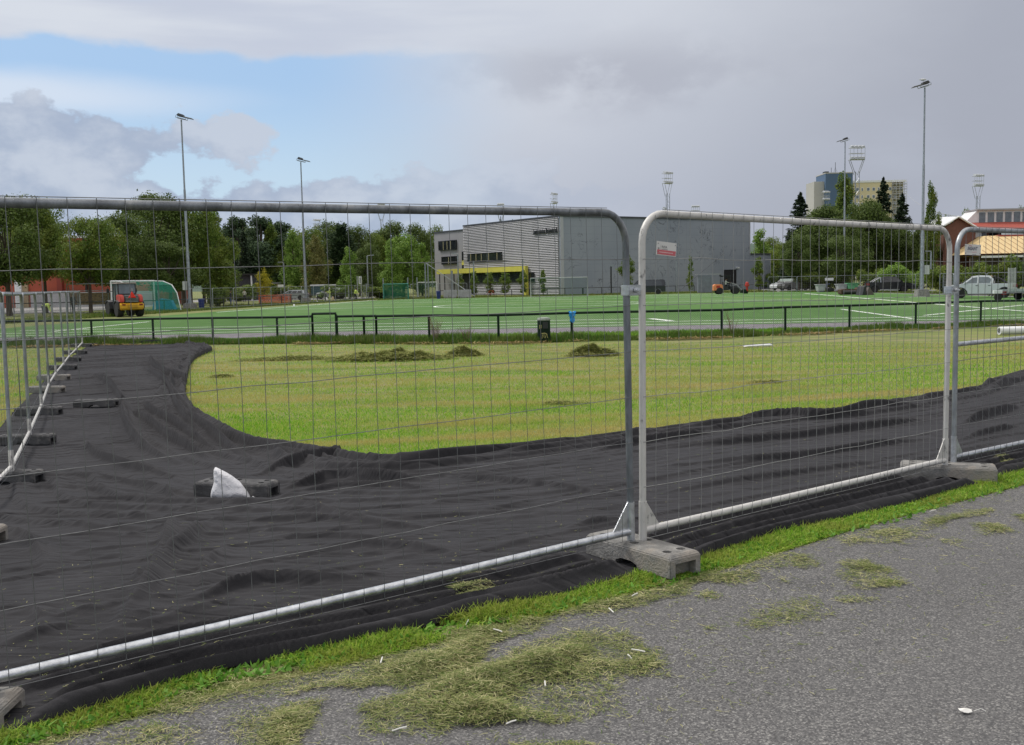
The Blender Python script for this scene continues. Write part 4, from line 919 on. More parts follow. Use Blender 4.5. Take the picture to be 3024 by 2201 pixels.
# lattice masts beyond
def mast(px_, Y, ytop, yaw, label, w=3.2):
    w *= .85
    x = XZ(px_, Y, 700); hz = 833 - (px_ - 1512) * .02; h = (hz - ytop) * Y / FPX + EYE - LOW
    t = thing('floodlight_mast', label, 'lattice mast', (x, Y, LOW), yaw, 'lattice stadium masts in the distance')
    l_ = MB(); n_ = int(h / 1.4); zt = h - 5
    for sx, sy in ((-.42, -.3), (.42, -.3), (0, .45)): l_.tube([(sx, sy, 0), (sx, sy, zt), ], .075, 5, False)
    for k in range(n_):
        z0, z1 = zt * k / n_, zt * (k + 1) / n_; s_ = 1 if k % 2 else -1
        l_.tube([(-.42 * s_, -.3, z0), (.42 * s_, -.3, z1)], .03, 3, False); l_.tube([(.42 * s_, -.3, z0), (0, .45, z1)], .03, 3, False)
    l_.build('lattice_legs', galv, t)
    v_ = MB()
    for s_ in (-1, 1):
        for sy in (-.3, .45): v_.tube([(s_ * .35, sy, zt - .6), (s_ * w * .48, sy, h - 2.6)], .06, 4, False)
    v_.build('brace', galv, t)
    rk = MB()
    for z in (h - 2.6, h - 1.4, h - .3):
        for sy in (-.4, .5): rk.tube([(-w / 2, sy, z), (w / 2, sy, z)], .06, 4)
    for k in range(5): rk.tube([(-w / 2 + w * k / 4, -.4, h - 2.6), (-w / 2 + w * k / 4, -.4, h - .3)], .045, 4)
    rk.box(-w / 2, w / 2, -.4, .5, h - 2.68, h - 2.6); rk.build('lamp_rack', mat('rack_white', (.48, .50, .53), .5, .2, .1, 3), t)
    for z in (h - 2.2, h - .0):
        for k in range(4):
            xk = -w / 2 + w * (k + .5) / 4; b_ = MB(); b_.box(xk - .3, xk + .3, -.75, .25, z - .18, z + .22, Matrix.Translation((xk, 0, z)) @ Matrix.Rotation(.25, 4, 'X') @ Matrix.Translation((-xk, 0, -z)), .06, .1); b_.build('lamp', mat('rack_white', (0, 0, 0)), t)
    return t
mast(1972, 250, 515, math.radians(40), 'lattice mast above the middle of the hall roof')
mast(2528, 210, 440, math.radians(5), 'lattice mast with a broad double lamp rack beside the blue tower', 3.6)
mast(2885, 250, 522, math.radians(20), 'lattice mast behind the red-roofed building at the right')
mast(1637, 280, 576, math.radians(60), 'lattice mast above the left part of the hall roof', 2.8)
mast(1962, 340, 617, math.radians(70), 'distant mast just above the pale fence tube, left one', 2.6)
mast(2054, 330, 612, math.radians(0), 'distant mast peeping over the hall roof right of the first', 3.)
mast(2438, 330, 570, math.radians(30), 'distant mast in front of the blue tower wall', 3.)
mast(1128, 350, 606, math.radians(20), 'distant mast barely above the front fence tube over the forest', 3.)
mast(936, 360, 652, math.radians(50), 'distant mast hidden up to its lamps in the forest', 3.)
mast(1480, 340, 606, math.radians(10), 'distant mast just above the tube left of the hall roof', 2.6)

# ---------------------------------------------------------------- trees
def crown_cloud(cl, n, s, squash=.8, jit=1.):
    """cl: list of (centre, radius); n leaves spread by volume; s leaf size"""
    c_ = np.array([c[0] for c in cl]); r = np.array([c[1] for c in cl]); w = r ** 2; w = w / w.sum()
    k = rng.choice(len(cl), n, p=w); u = rng.normal(size=(n, 3)); u /= np.linalg.norm(u, axis=1)[:, None]
    rad = (rng.random(n) ** .45) * r[k] * np.where(rng.random(n) < .12, 1 + .4 * rng.random(n), 1); p = c_[k] + u * rad[:, None] * np.array([1, 1, squash]) * jit
    N_ = unit(u + rng.normal(size=(n, 3)) * .7 + np.array([0, 0, .5])); A = unit(np.cross(N_, rng.normal(size=(n, 3)))); B = np.cross(N_, A)
    sz = (s * (.55 + .9 * rng.random(n)))[:, None]
    V = np.stack([p - A * sz * .5, p + B * sz * .32, p + A * sz * .5, p - B * sz * .32], 1).reshape(-1, 3)
    return V, (np.arange(n) * 4)[:, None] + np.array([0, 1, 2, 3])
fol = {
 'dark': leafmat('foliage_dark', [lin(54, 72, 34), lin(80, 98, 48), lin(108, 124, 62), lin(66, 84, 40)], .3, .6, (.35, (1, 1, 1), .5), lin(94, 114, 50)),
 'mid': leafmat('foliage_mid', [lin(58, 80, 34), lin(86, 112, 46), lin(120, 142, 60), lin(70, 96, 40)], .35, .6, (.4, (1, 1, 1), .55), lin(132, 136, 58)),
 'light': leafmat('foliage_light', [lin(84, 116, 44), lin(118, 152, 60), lin(150, 176, 84), lin(98, 130, 50)], .35, .6, (.6, (1, 1, 1), .4), lin(70, 96, 40)),
 'yellow': leafmat('foliage_yellow', [lin(150, 142, 30), lin(178, 166, 44), lin(120, 122, 36), lin(192, 178, 60)], .35, .6),
 'olive': leafmat('foliage_olive', [lin(86, 94, 46), lin(114, 118, 60), lin(138, 130, 74), lin(74, 82, 40)], .3, .6),
 'spruce': leafmat('foliage_spruce', [lin(36, 50, 36), lin(52, 68, 48), lin(70, 88, 60)], .12, .7),
 'pine': leafmat('foliage_pine', [lin(42, 62, 42), lin(62, 82, 54), lin(84, 104, 68)], .12, .7)}
def tree_proto(kind, h, w, seed, n, s, fm, airy=0.):
    """height h, crown width w; returns an Empty with trunk and crown"""
    global rng
    r_ = random.Random(seed); keep = rng; rng = np.random.default_rng(seed)
    t = thing('tree', 'x', 'tree'); tr = MB(); cl = []
    if kind == 'broad':
        hi_ = seed in (37, 31); zb = h * (r_.uniform(.24, .3) if hi_ else r_.uniform(.10, .16)); zc = h * (.62 if hi_ else .55); Rr = w / 2
        tr.tube([(0, 0, -.2), (.02 * h * .3, 0, zb), (r_.uniform(-.3, .3), r_.uniform(-.3, .3), h * .45), (r_.uniform(-.4, .4), 0, h * .8)], .2, 8, rs=[.028 * h, .02 * h, .013 * h, .004 * h])
        for k in range(42):
            a = r_.uniform(0, 2 * PI); v = r_.uniform(-.92, 1) ; rr = math.sqrt(max(0, 1 - v * v)) * r_.uniform(.35, 1.) * (1 if v > -.3 else .85)
            e = Vector((math.cos(a) * rr * Rr * .8, math.sin(a) * rr * Rr * .8, zc + v * (h * .40) + r_.uniform(-.04, .02) * h)); cr = Rr * r_.uniform(.22, .42) * (1 - .25 * max(0, v))
            e.z = max(e.z, zb + cr * (.9 if hi_ else .5)); e.z = min(e.z, h - cr * .6); cl.append((tuple(e), cr))
            if k % 2 == 0:
                b0_ = Vector((0, 0, zb + (h * .6 - zb) * r_.random())); md_ = (b0_ + e) / 2 + Vector((0, 0, -.03 * h)); tr.tube([b0_, md_, e], .05, 5, False, rs=[.009 * h, .006 * h, .002 * h])
        V, F = crown_cloud(cl, n, s)
    elif kind == 'birch':
        zb = h * .12; tr.tube([(0, 0, -.2), (.1, 0, h * .4), (-.1, .1, h * .75), (0, 0, h * .96)], .1, 7, rs=[.016 * h, .011 * h, .006 * h, .002 * h])
        for k in range(46):
            v = (k + .5) / 46; z = zb + (h - zb) * v; prof = math.sin(PI * min(1, (v * .80 + .17))) ** .7 * (1 - .25 * v); a = r_.uniform(0, 2 * PI); rr = w / 2 * prof * r_.uniform(.2, .88)
            e = Vector((math.cos(a) * rr, math.sin(a) * rr, z)); cl.append((tuple(e), w * .145 * r_.uniform(.6, 1.35) * (1.15 - .5 * v)))
            if k % 2: tr.tube([(0, 0, max(zb, z - rr * .9)), tuple(e)], .02, 4, False, rs=[.005 * h, .0015 * h])
        V, F = crown_cloud(cl, n, s, 1.5)
    elif kind in ('spruce', 'pine'):
        zb = h * (.06 if kind == 'spruce' else .28); tr.tube([(0, 0, -.2), (0, 0, h * .6), (0, 0, h * .99)], .1, 7, rs=[.016 * h, .009 * h, .002 * h])
        Ps = []; Ds = []; lay = 34 if kind == 'spruce' else 24
        for k in range(lay):
            v = k / (lay - 1); z = zb + (h * .985 - zb) * v
            rad = (w / 2) * ((1 - v) ** .64 * (.92 + .16 * r_.random()) + .02) if kind == 'spruce' else (w / 2) * (max(.12, 1 - v ** 2.6) ** .7 * (.75 + .25 * min(1, v * 3))) * r_.uniform(.55, 1.1)
            for q in range(int(6 + 7 * (1 - v))):
                a = r_.uniform(0, 2 * PI); L = rad * r_.uniform(.6, 1.12); dr = (-.28 if kind == 'spruce' else .22) * r_.uniform(.4, 1.5); m_ = max(5, int(n / (lay * 9.5)))
                tt = rng.random(m_) ** .75; wd = (.10 + .20 * (1 - tt)) * L * .8
                side = rng.normal(0, 1, m_) * wd; x = math.cos(a) * L * tt - math.sin(a) * side; y = math.sin(a) * L * tt + math.cos(a) * side
                zz = z + dr * L * tt + (.16 * L * tt ** 2 if kind == 'spruce' else 0) - np.abs(side) * .35 + rng.normal(0, .03 * w * (.6 if kind == 'spruce' else 1.8), m_)
                Ps.append(np.stack([x, y, zz], 1)); Ds.append(np.stack([math.cos(a) + rng.normal(0, .5, m_), math.sin(a) + rng.normal(0, .5, m_), np.full(m_, -.25 if kind == 'spruce' else .4)], 1))
                if q % 3 == 0: tr.tube([(0, 0, z), (math.cos(a) * L * .8, math.sin(a) * L * .8, z + dr * L * .8)], .02, 3, False, rs=[.003 * h, .001 * h])
        Pp = np.concatenate(Ps); D_ = unit(np.concatenate(Ds)); n_ = len(Pp); S_ = unit(np.cross(D_, rng.normal(size=(n_, 3)) * .5 + np.array([0, 0, 1])))
        sz = (s * (.6 + .8 * rng.random(n_)))[:, None]
        V = np.stack([Pp - D_ * sz * .6, Pp + S_ * sz * .26, Pp + D_ * sz * .6, Pp - S_ * sz * .26], 1).reshape(-1, 3); F = (np.arange(n_) * 4)[:, None] + np.array([0, 1, 2, 3])
    else:                                                    # bush
        for k in range(16):
            a = r_.uniform(0, 2 * PI); rr = math.sqrt(r_.random()) * w / 2 * .8; z = h * r_.uniform(.15, .75); cl.append(((math.cos(a) * rr, math.sin(a) * rr, z), h * r_.uniform(.2, .32)))
            tr.tube([(0, 0, 0), (math.cos(a) * rr, math.sin(a) * rr, z)], .02, 4, False, rs=[.03, .01])
        V, F = crown_cloud(cl, n, s)
    tr.build('trunk' if kind != 'bush' else 'stems', barkm, t, True)
    npmesh('crown' if kind != 'bush' else 'foliage', V, F, fol[fm], t)
    t['_h'] = float(h); rng = keep; return t
PROTO = {}
SPEC = {'broadA': ('broad', 14, 12, 3, 15000, .34, 'dark'), 'broadB': ('broad', 14, 13, 8, 15000, .34, 'mid'), 'broadC': ('broad', 14, 11, 14, 12000, .36, 'light'),
        'bigA': ('broad', 12, 11, 31, 26000, .25, 'dark'), 'bigB': ('broad', 12, 12, 37, 26000, .25, 'mid'), 'maple': ('broad', 14, 15, 55, 42000, .34, 'dark'),
        'birchA': ('birch', 16, 8, 4, 17000, .30, 'mid'), 'birchL': ('birch', 12, 6, 6, 9000, .28, 'light'), 'birchO': ('birch', 15, 8, 9, 10000, .3, 'olive'),
        'spruceA': ('spruce', 18, 8, 5, 14000, .42, 'spruce'), 'spruceB': ('spruce', 18, 6.5, 15, 12000, .42, 'spruce'), 'pineA': ('pine', 17, 11, 7, 15000, .42, 'pine'), 'pineB': ('broad', 15, 9.5, 61, 20000, .36, 'pine'),
        'young': ('broad', 5, 3.0, 77, 2600, .2, 'mid'), 'youngN': ('birch', 5, 2.2, 78, 1300, .22, 'mid'), 'yellow': ('broad', 5, 4.2, 79, 2600, .22, 'yellow'),
        'bushA': ('bush', 2.6, 5, 90, 5000, .20, 'mid'), 'bushL': ('bush', 2.6, 5, 91, 5000, .20, 'light')}
used = set(); cnt = {}
NAMES = {'spruce': 'spruce_tree', 'pine': 'pine_tree', 'birch': 'birch_tree', 'broad': 'broadleaf_tree', 'bush': 'bush'}
def plant(key, px_, Y, ytop, wpx, label, grp, base=LOW):
    sp = SPEC[key]
    if key not in PROTO: PROTO[key] = tree_proto(*sp); o = PROTO[key]
    else: o = dup(PROTO[key])
    cnt[key] = cnt.get(key, 0) + 1
    hz = 833 - (px_ - 1512) * .02; h = (hz - ytop) * Y / FPX + EYE - base; ww = wpx * Y / FPX
    o.location = (XZ(px_, Y, 800), Y, base); o.rotation_euler = (0, 0, R.uniform(0, 2 * PI)); sx = ww / sp[2]; o.scale = (sx, sx, h / sp[1])
    o.name = NAMES[sp[0]]; tag(o, label, 'bush' if sp[0] == 'bush' else 'tree', grp)
    return o
FL, FR, SM = 'trees beyond the left side of the pitch', 'trees at the right behind the parked vehicles', 'young trees planted along the hall'
for a in [('bigA', 20, 88, 592, 300, 'dark leafy tree at the left edge, crown cut off by the frame', FL), ('bigB', 130, 96, 606, 220, 'leafy tree with thin top before the red school wall', FL),
          ('bigB', 262, 92, 648, 230, 'rounded olive-green tree in front of the red school, left of the loader', FL), ('bigA', 350, 100, 640, 230, 'dark tree right of the rounded olive one, above the loader', FL),
          ('bigA', 455, 110, 580, 280, 'tall dark tree with the highest crown, behind the left floodlight pole', FL), ('bigB', 560, 112, 606, 200, 'tree just right of the left floodlight pole', FL),
          ('birchA', 640, 118, 632, 150, 'birch-like green tree at the right end of the left tree group', FL), ('bigB', 540, 125, 640, 300, 'wide green tree behind the green-netted goal', FL), ('bigA', 120, 160, 640, 300, 'dark tree behind the school wall', FL),
          ('bigA', -60, 100, 600, 260, 'dark tree mostly outside the frame at far left', FL),
          ('pineB', 708, 172, 634, 140, 'dark pine, first of the forest after the leafy group', FL), ('pineB', 772, 176, 632, 175, 'broad dark pine behind the dark shed', FL), ('spruceB', 722, 165, 680, 70, 'narrow dark spruce left of the yellow tree', FL),
          ('birchA', 800, 175, 672, 110, 'mid green birch above the yellow tree', FL), ('pineB', 838, 190, 650, 140, 'taller dark pine left of the middle floodlight pole', FL), ('birchL', 868, 168, 690, 90, 'pale birch directly left of the middle floodlight pole', FL),
          ('broadB', 915, 180, 672, 130, 'green tree behind the middle floodlight pole', FL), ('birchO', 935, 165, 700, 110, 'olive brown birch right of the middle floodlight pole', FL), ('broadA', 965, 195, 654, 130, 'dark green tree behind the olive birch', FL),
          ('pineA', 1012, 185, 672, 170, 'dark spreading pine in the middle of the forest edge', FL), ('broadA', 1062, 190, 668, 130, 'dark tree between the pine and the bright green trees', FL), ('spruceB', 1000, 205, 664, 90, 'spruce top behind the spreading pine', FL),
          ('broadB', 1108, 200, 690, 130, 'rounded green tree behind the street lamp', FL), ('broadA', 1160, 205, 656, 150, 'high dark crown above the bright green trees', FL), ('broadA', 1232, 205, 662, 130, 'dark crown nearest the hall end wall', FL),
          ('birchL', 1030, 152, 738, 78, 'slim pale birch behind the two workers', FL), ('broadC', 1190, 168, 690, 150, 'bright green tree behind the small goals', FL), ('birchL', 1160, 160, 715, 90, 'pale green birch in front of the bright green tree', FL),
          ('birchL', 1246, 172, 726, 90, 'pale green birch touching the hall end wall', FL), ('broadA', 1090, 166, 720, 110, 'very dark tree behind the street lamp and board', FL), ('broadB', 1290, 230, 664, 90, 'green crown peeping over the low end of the hall', FL),
          ('broadA', 720, 218, 662, 190, 'dark green crown filling the gap behind the first forest trees', FL), ('broadB', 860, 222, 672, 180, 'mid green crown far behind the middle floodlight pole', FL), ('broadA', 1010, 226, 684, 190, 'dark crown far behind the spreading pine', FL), ('broadB', 1130, 228, 682, 170, 'mid green crown far behind the bright green trees', FL), ('yellow', 777, 150, 788, 52, 'small yellow autumn tree in front of the forest', FL), ('bigA', 500, 104, 720, 200, 'dark low tree behind the green-netted goal', FL), ('broadB', 650, 135, 690, 140, 'green tree behind the dark blue bin', FL), ('bigA', 600, 138, 700, 170, 'shaded tree between the left light pole and the dark shed', FL), ('broadA', 885, 200, 700, 170, 'dark understorey tree behind the parked silver car', FL),
          ('spruceB', 1482, 260, 642, 28, 'small spruce tip above the hall roof, left one', 'spruce tips over the hall roof'), ('spruceB', 1516, 262, 650, 22, 'smaller spruce tip above the hall roof, right one', 'spruce tips over the hall roof'),
          ('spruceA', 2363, 165, 574, 150, 'tall dark spruce standing free right of the hall', FR), ('spruceB', 2330, 172, 680, 70, 'small spruce between the hall and the tall spruce', FR),
          ('broadB', 2275, 225, 700, 120, 'mid green tree behind the pale one right of the hall', FR), ('birchL', 2246, 215, 686, 110, 'pale yellow-green tree just right of the hall wall', FR), ('broadB', 2300, 210, 715, 130, 'green tree behind the parked white cars', FR),
          ('birchA', 2487, 170, 532, 150, 'weeping birch in front of the blue tower', FR), ('maple', 2440, 150, 612, 230, 'big dark maple behind the floodlight pole at the right', FR), ('maple', 2560, 158, 594, 200, 'big maple right of the floodlight pole', FR),
          ('spruceA', 2606, 178, 530, 125, 'tall spruce before the yellow apartment wall', FR), ('spruceA', 2662, 176, 576, 120, 'second spruce, right of the apartment wall', FR), ('birchA', 2746, 150, 556, 70, 'slender birch just right of the tallest floodlight pole', FR),
          ('broadA', 2640, 160, 662, 140, 'dark bushy tree behind the black pickup', FR), ('broadA', 2720, 162, 670, 120, 'dark bushy tree behind the tallest floodlight pole', FR), ('broadA', 2790, 175, 640, 90, 'dark tree left of the brick gable', FR), ('broadB', 2850, 260, 618, 110, 'tree tops behind the red roof', FR),
          ('bigA', 2360, 140, 700, 120, 'low dark tree over the white parked cars', FR), ('bigA', 2490, 136, 700, 170, 'low dark foliage at the foot of the maples', FR), ('broadA', 3010, 260, 612, 60, 'tree top above the clerestory roof', FR),
          ('young', 1853, 146, 748, 62, 'young leafy tree before the hall wall, left of the black van', SM), ('youngN', 2039, 147, 760, 28, 'narrow young tree before the hall wall, right of the small sign', SM), ('young', 2241, 150, 758, 48, 'young tree at the right end of the hall', SM),
          ('young', 1603, 146, 795, 32, 'young tree before the ribbed wall by the big goal', SM), ('young', 1545, 147, 796, 40, 'young tree at the right end of the yellow canopy', SM), ('young', 1490, 148, 804, 46, 'young tree before the dark glazing, middle one', SM), ('young', 1446, 149, 803, 44, 'young tree before the dark glazing, left of the middle one', SM), ('young', 1400, 150, 800, 34, 'young tree below the left part of the yellow canopy', SM), ('young', 1357, 151, 806, 30, 'leftmost young tree beside the hall entrance', SM)]:
    plant(*a)
HB = 'bushes and hedge along the right side'
for k, (px_, Y, yt, w_, key, lab) in enumerate([(2640, 122, 772, 150, 'bushL', 'bright yellow-green bush above the black pickup'), (2720, 124, 790, 120, 'bushL', 'light bush behind the tallest floodlight pole'), (2580, 130, 790, 110, 'bushA', 'dark bush left of the black pickup'),
     (2790, 105, 778, 130, 'bushA', 'bush left of the white pickup behind the joint'), (2860, 102, 770, 130, 'bushA', 'bush under the lettered sign above the white pickup'), (2930, 101, 765, 130, 'bushA', 'tall bush behind the white pickup'), (3000, 100, 745, 130, 'bushA', 'tallest bush of the hedge at the right edge'),
     (3080, 99, 750, 150, 'bushA', 'bush outside the right edge'), (2290, 175, 805, 110, 'bushA', 'bush beside the white parked cars'), (2400, 140, 800, 120, 'bushA', 'dark bush above the grey skips'), (2480, 138, 800, 130, 'bushA', 'dark bush behind the green skip')]):
    plant(key, px_, Y, yt, w_, lab, HB)
for px_, Y, w_ in ((640, 108, 80), (700, 150, 150), (850, 158, 150), (1120, 152, 180), (1000, 155, 150)): plant('bushA', px_, Y, 838, w_, 'low dark undergrowth bush at the forest edge near x%d' % px_ if False else ['undergrowth bush at the left edge of the yard', 'undergrowth bush before the school wall', 'undergrowth bush behind the dark blue bin', 'undergrowth bush beside the dark shed', 'undergrowth bush behind the silver car', 'undergrowth bush behind the small goals', 'undergrowth bush behind the workers'][[2, 90, 640, 700, 850, 1120, 1000].index(px_)], FL)
# rough grass along the far side and the margins
N = 60000; seg = [(-34, 52), (-30, 78), (-27, 98), (-21, 128), (-14, 139.5), (36, 139.5), (41, 118), (42, 92), (41, 62)]
Ls = [math.dist(a, b_) for a, b_ in zip(seg[:-1], seg[1:])]; cum = np.cumsum([0] + Ls); s_ = rng.random(N) * cum[-1]; k = np.searchsorted(cum, s_) - 1; k = np.clip(k, 0, len(Ls) - 1); t_ = (s_ - cum[k]) / np.array(Ls)[k]; A_ = np.array(seg)
p_ = A_[k] * (1 - t_[:, None]) + A_[k + 1] * t_[:, None]; dd = A_[k + 1] - A_[k]; nn = np.stack([-dd[:, 1], dd[:, 0]], 1) / np.linalg.norm(dd, axis=1)[:, None]
o_ = rng.random(N) * 5.; x, y = (p_ + nn * o_[:, None]).T; pt = fbm(x * .4, y * .4, 3, 5)
V, F = blades(x, y, np.full(N, LOW), (.10 + .75 * pt ** 2 * rng.random(N)) * np.where(k >= 6, .5, 1), .05 + .04 * rng.random(N), .6, .5)
tag(npmesh('rough_grass', V, F, leafmat('rough_grass', [lin(58, 82, 30), lin(86, 108, 44), lin(112, 122, 60), lin(128, 122, 76), lin(66, 92, 34)], .3, .7, (.2, (1, 1, 1), .6), lin(92, 118, 46))), 'rough unmown grass round the far margins of the pitch', 'grass', kind='stuff')
# ---------------------------------------------------------------- sports hall
HO = Vector((7.4, 150, LOW)); HA = math.atan2(.562, .827)
hall = thing('sports_hall', 'large grey sports hall with ribbed metal front, yellow canopy and plain grey side', 'sports hall', HO, HA)
IR = Matrix.Translation(HO) @ Matrix.Rotation(HA, 4, 'Z'); IRi = IR.inverted()
def hp(px, py, face):                                       # local (along, z) on the plain side ('r') or the ribbed front ('l')
    o = IRi @ CAMP; d = IRi.to_3x3() @ ray(px, py); t = (-o.y / d.y) if face == 'r' else (-o.x / d.x); p = o + d * t
    return (p.x if face == 'r' else p.y), p.z
wallr = bpy.data.materials.new('hall_side_panels'); wallr.use_nodes = True; nt = wallr.node_tree; b = nt.nodes['Principled BSDF']
oc = nt.nodes.new('ShaderNodeTexCoord').outputs['Object']; sx_ = nt.nodes.new('ShaderNodeSeparateXYZ'); nt.links.new(oc, sx_.inputs[0]); ox_, oz_ = X(nt, sx_.outputs[0]), X(nt, sx_.outputs[2])
c = mixc(nt, noise(nt, oc, .12, 3, .5).ss(.3, .7), (.245, .275, .325), (.30, .325, .37))
jl = (oz_ * (1 / 1.1)).m('FRACT').ss(.05, .0); c = mixc(nt, jl * .55, c, (.16, .18, .21))
jv = (ox_ * (1 / 6.2)).m('FRACT').ss(.012, .0); c = mixc(nt, jv * .5, c, (.12, .13, .145))
wn = noise(nt, oc, .42, 3, .5, 1.2); ln_ = (wn - .5).m('ABSOLUTE').ss(.012, .004) * noise(nt, oc, .16, 2, .5).ss(.46, .60)
ln2 = (noise(nt, xyz(nt, ox_ * 1.6, 3., oz_ * .45), .5, 4, .6, .8) - .52).m('ABSOLUTE').ss(.010, .003) * noise(nt, oc, .2, 2, .5).ss(.5, .62)
c = mixc(nt, (ln_ + ln2) * .75, c, (.085, .09, .11)); nt.links.new(c, b.inputs['Base Color']); b.inputs['Roughness'].default_value = .55
hgrey = mat('hall_light_cladding', (.31, .305, .32), .6, 0, .05, .5); rib = mat('ribbed_metal', (.34, .34, .36), .45, .35, .05, .4); roofm = mat('roof_edge_dark', (.07, .075, .085), .5, .2, .1, 1)
yell = mat('canopy_yellow', (.60, .56, .10), .5, 0, .06, 1); zT = 9.25 + EYE - LOW
RX0, RX1, RX2 = 0, 39.1, 44.1; LF, LB = 26.6, 37.3
def walls(name, boxes, m_, parent=hall, bev=0):
    mb = MB()
    for bx_ in boxes: mb.box(*bx_)
    return mb.build(name, m_, parent, bev=bev)
zlow = hp(2250, 752, 'r')[1]
walls('side_wall', [(0, RX1, 0, .35, 0, zT)], wallr)
walls('low_wing_wall', [(RX1 + .004, RX2, 0, 12, 0, zlow)], wallr)
walls('main_block', [(.02, RX1, .352, LF, 0, zT - .15)], hgrey)
zbk = 8.7 + EYE - LOW
walls('end_block', [(.6, 30, LF + .01, LB, 0, zbk)], hgrey)
walls('corner_trim', [(-.06, .5, -.05, -.003, 0, zT), (RX2 - .1, RX2 + .05, -.06, -.003, 0, zlow), (RX1 - .1, RX1 + .1, -.06, -.003, zlow, zT)], mat('trim_pale', (.42, .43, .45), .5, .2, .05, 1))
walls('roof_edge', [(-.15, RX1 + .15, -.14, .5, zT, zT + .22), (-.15, .5, .51, LF, zT, zT + .22), (.45, 30, LF + .02, LB + .1, zbk + .003, zbk + .2), (RX1 + .11, RX2 + .1, -.1, .5, zlow + .003, zlow + .2)], roofm)
s0, zz = hp(1695, 632, 'r'); walls('roof_hood', [(1.6, 5.2, .8, 3, zT + .2, zT + 1.0)], rib)
# ribbed front
mb = MB(); prof = []; nz = 44
for k in range(nz + 1):
    z = 0.02 + (zT - .05) * k / nz; prof += [(-.02, z), (-.13, z + .09), (-.13, z + .14)] if k < nz else [(-.02, z)]
prof = prof + [(.01, zT - .03), (.01, 0.02)]
mb.prism([(x, z) for x, z in prof], .52, LF - .02); mb.build('ribbed_cladding', rib, hall)
# windows on the front, from the corner backwards
def win(px0, py0, px1, py1, face='l', frames=(), depth=.12, name='window', off=None, m_=glass, fr=darkp):
    a0, z1 = hp(px0, py0, face); a1, z0 = hp(px1, py1, face); a0, a1 = sorted((a0, a1)); z0, z1 = sorted((z0, z1)); o_ = -.27 if off is None else off
    f_ = MB(); w_ = .09
    if face == 'l':
        rects = [(a0, a1, z0, z0 + w_), (a0, a1, z1 - w_, z1), (a0, a0 + w_, z0 + w_, z1 - w_), (a1 - w_, a1, z0 + w_, z1 - w_)]
        for A0, A1, B0, B1 in rects: f_.box(o_, .0, A0, A1, B0, B1)
        w = f_.build(name, fr, hall); mb = MB(); mb.box(o_ + .05, -.0, a0 + w_, a1 - w_, z0 + w_, z1 - w_); mb.build('pane', m_, w)
        mu = MB()
        for q in frames: aa = a0 + (a1 - a0) * q; mu.box(o_ + .02, o_ + .052, aa - .06, aa + .06, z0 + w_, z1 - w_)
        if frames: mu.build('mullion', mat('mullion_tan', (.42, .38, .22), .5, 0, .05, 1), w)
    else:
        for A0, A1, B0, B1 in [(a0, a1, z0, z0 + w_), (a0, a1, z1 - w_, z1), (a0, a0 + w_, z0 + w_, z1 - w_), (a1 - w_, a1, z0 + w_, z1 - w_)]: f_.box(A0, A1, o_, .0, B0, B1)
        w = f_.build(name, fr, hall); mb = MB(); mb.box(a0 + w_, a1 - w_, o_ + .05, 0, z0 + w_, z1 - w_); mb.build('pane', m_, w)
    return w
win(1384, 750, 1484, 769, frames=(.12, .36, .58, .74, .90))
def winb(x0, y0, x1, y1, fr_, **k):                          # the end block stands back .6 m
    w = win(x0, y0, x1, y1, frames=fr_, **k); w.location.x += .6; return w
winb(1289, 713, 1341, 737, (.3, .5, .72)); winb(1298, 759, 1341, 780, (.35, .5))
walls('stair_glazing', [(.35, .58, LF + .03, LF + 1.3, 2.6, 7.2)], glass); walls('stair_glazing_yellow', [(.32, .349, LF + .03, LF + 1.3, 5.0, 5.7), (.32, .349, LF + .03, LF + 1.3, 2.3, 2.6)], yell)
a0, zc1 = hp(1563, 786, 'l'); _, zc0 = hp(1563, 801.5, 'l'); a1, _ = hp(1300, 797, 'l'); ag, zg = hp(1402, 834, 'l')
walls('canopy', [(-.75, -.21, a0, a1, zc0, zc1)], yell, bev=.03); walls('canopy_leg', [(-.75, -.21, a0 - .0, a0 + .5, 0, zc0 - .004)], yell)
walls('entrance_glazing', [(-.26, -.205, a0 + .6, ag, zg, zc0 - .02)], glass); fr_ = MB()
for q in range(1, 6): aa = a0 + .6 + (ag - a0 - .6) * q / 6; fr_.box(-.30, -.261, aa - .05, aa + .05, zg, zc0 - .02)
fr_.box(-.30, -.206, a0 + .6, ag, zg - .08, zg - .003); fr_.build('glazing_bars', darkp, hall)
for q in (.25, .5, .78, .93): aa = ag + (a1 - ag) * q; MB().tube([(-.6, aa, 0), (-.6, aa, zc0)], .09, 8).build('canopy_column', darkp, hall)
walls('entrance_shade_sheet', [(-.26, -.205, ag + .15, LF - .1, .1, zc0 - .04)], darkp)  # flat black sheet on the wall face, painted as the shade of the entrance
win(1566, 806, 1580, 832)
win(2138, 797, 2174, 838, 'r', off=-.06, name='door', m_=mat('charcoal_door', (.02, .02, .024), .5, 0, .1, 2))
sl_, zl_ = hp(2175, 791, 'r'); walls('door_lamp', [(sl_ - .1, sl_ + .35, -.35, -.003, zl_ - .1, zl_ + .1)], whitep)
pxm = 1613; am, zm = hp(pxm, 683, 'l')
# lettering on the ribbed wall: reads towards -y of the hall frame, i.e. left to right from outside
MT = Matrix.Translation((-.24, am, zm)) @ Matrix.Rotation(-PI / 2, 4, 'Z') @ RX
tm = textmesh('Lambertseter flerbrukshall', 1.05, darkp, hall, MT, sx=.80, ext=.03, bold=.018)
wd = tm.dimensions.x; A0, _ = hp(1568, 683, 'l'); A1, _ = hp(1656, 683, 'l'); tm.scale.x *= abs(A0 - A1) / max(.1, wd)

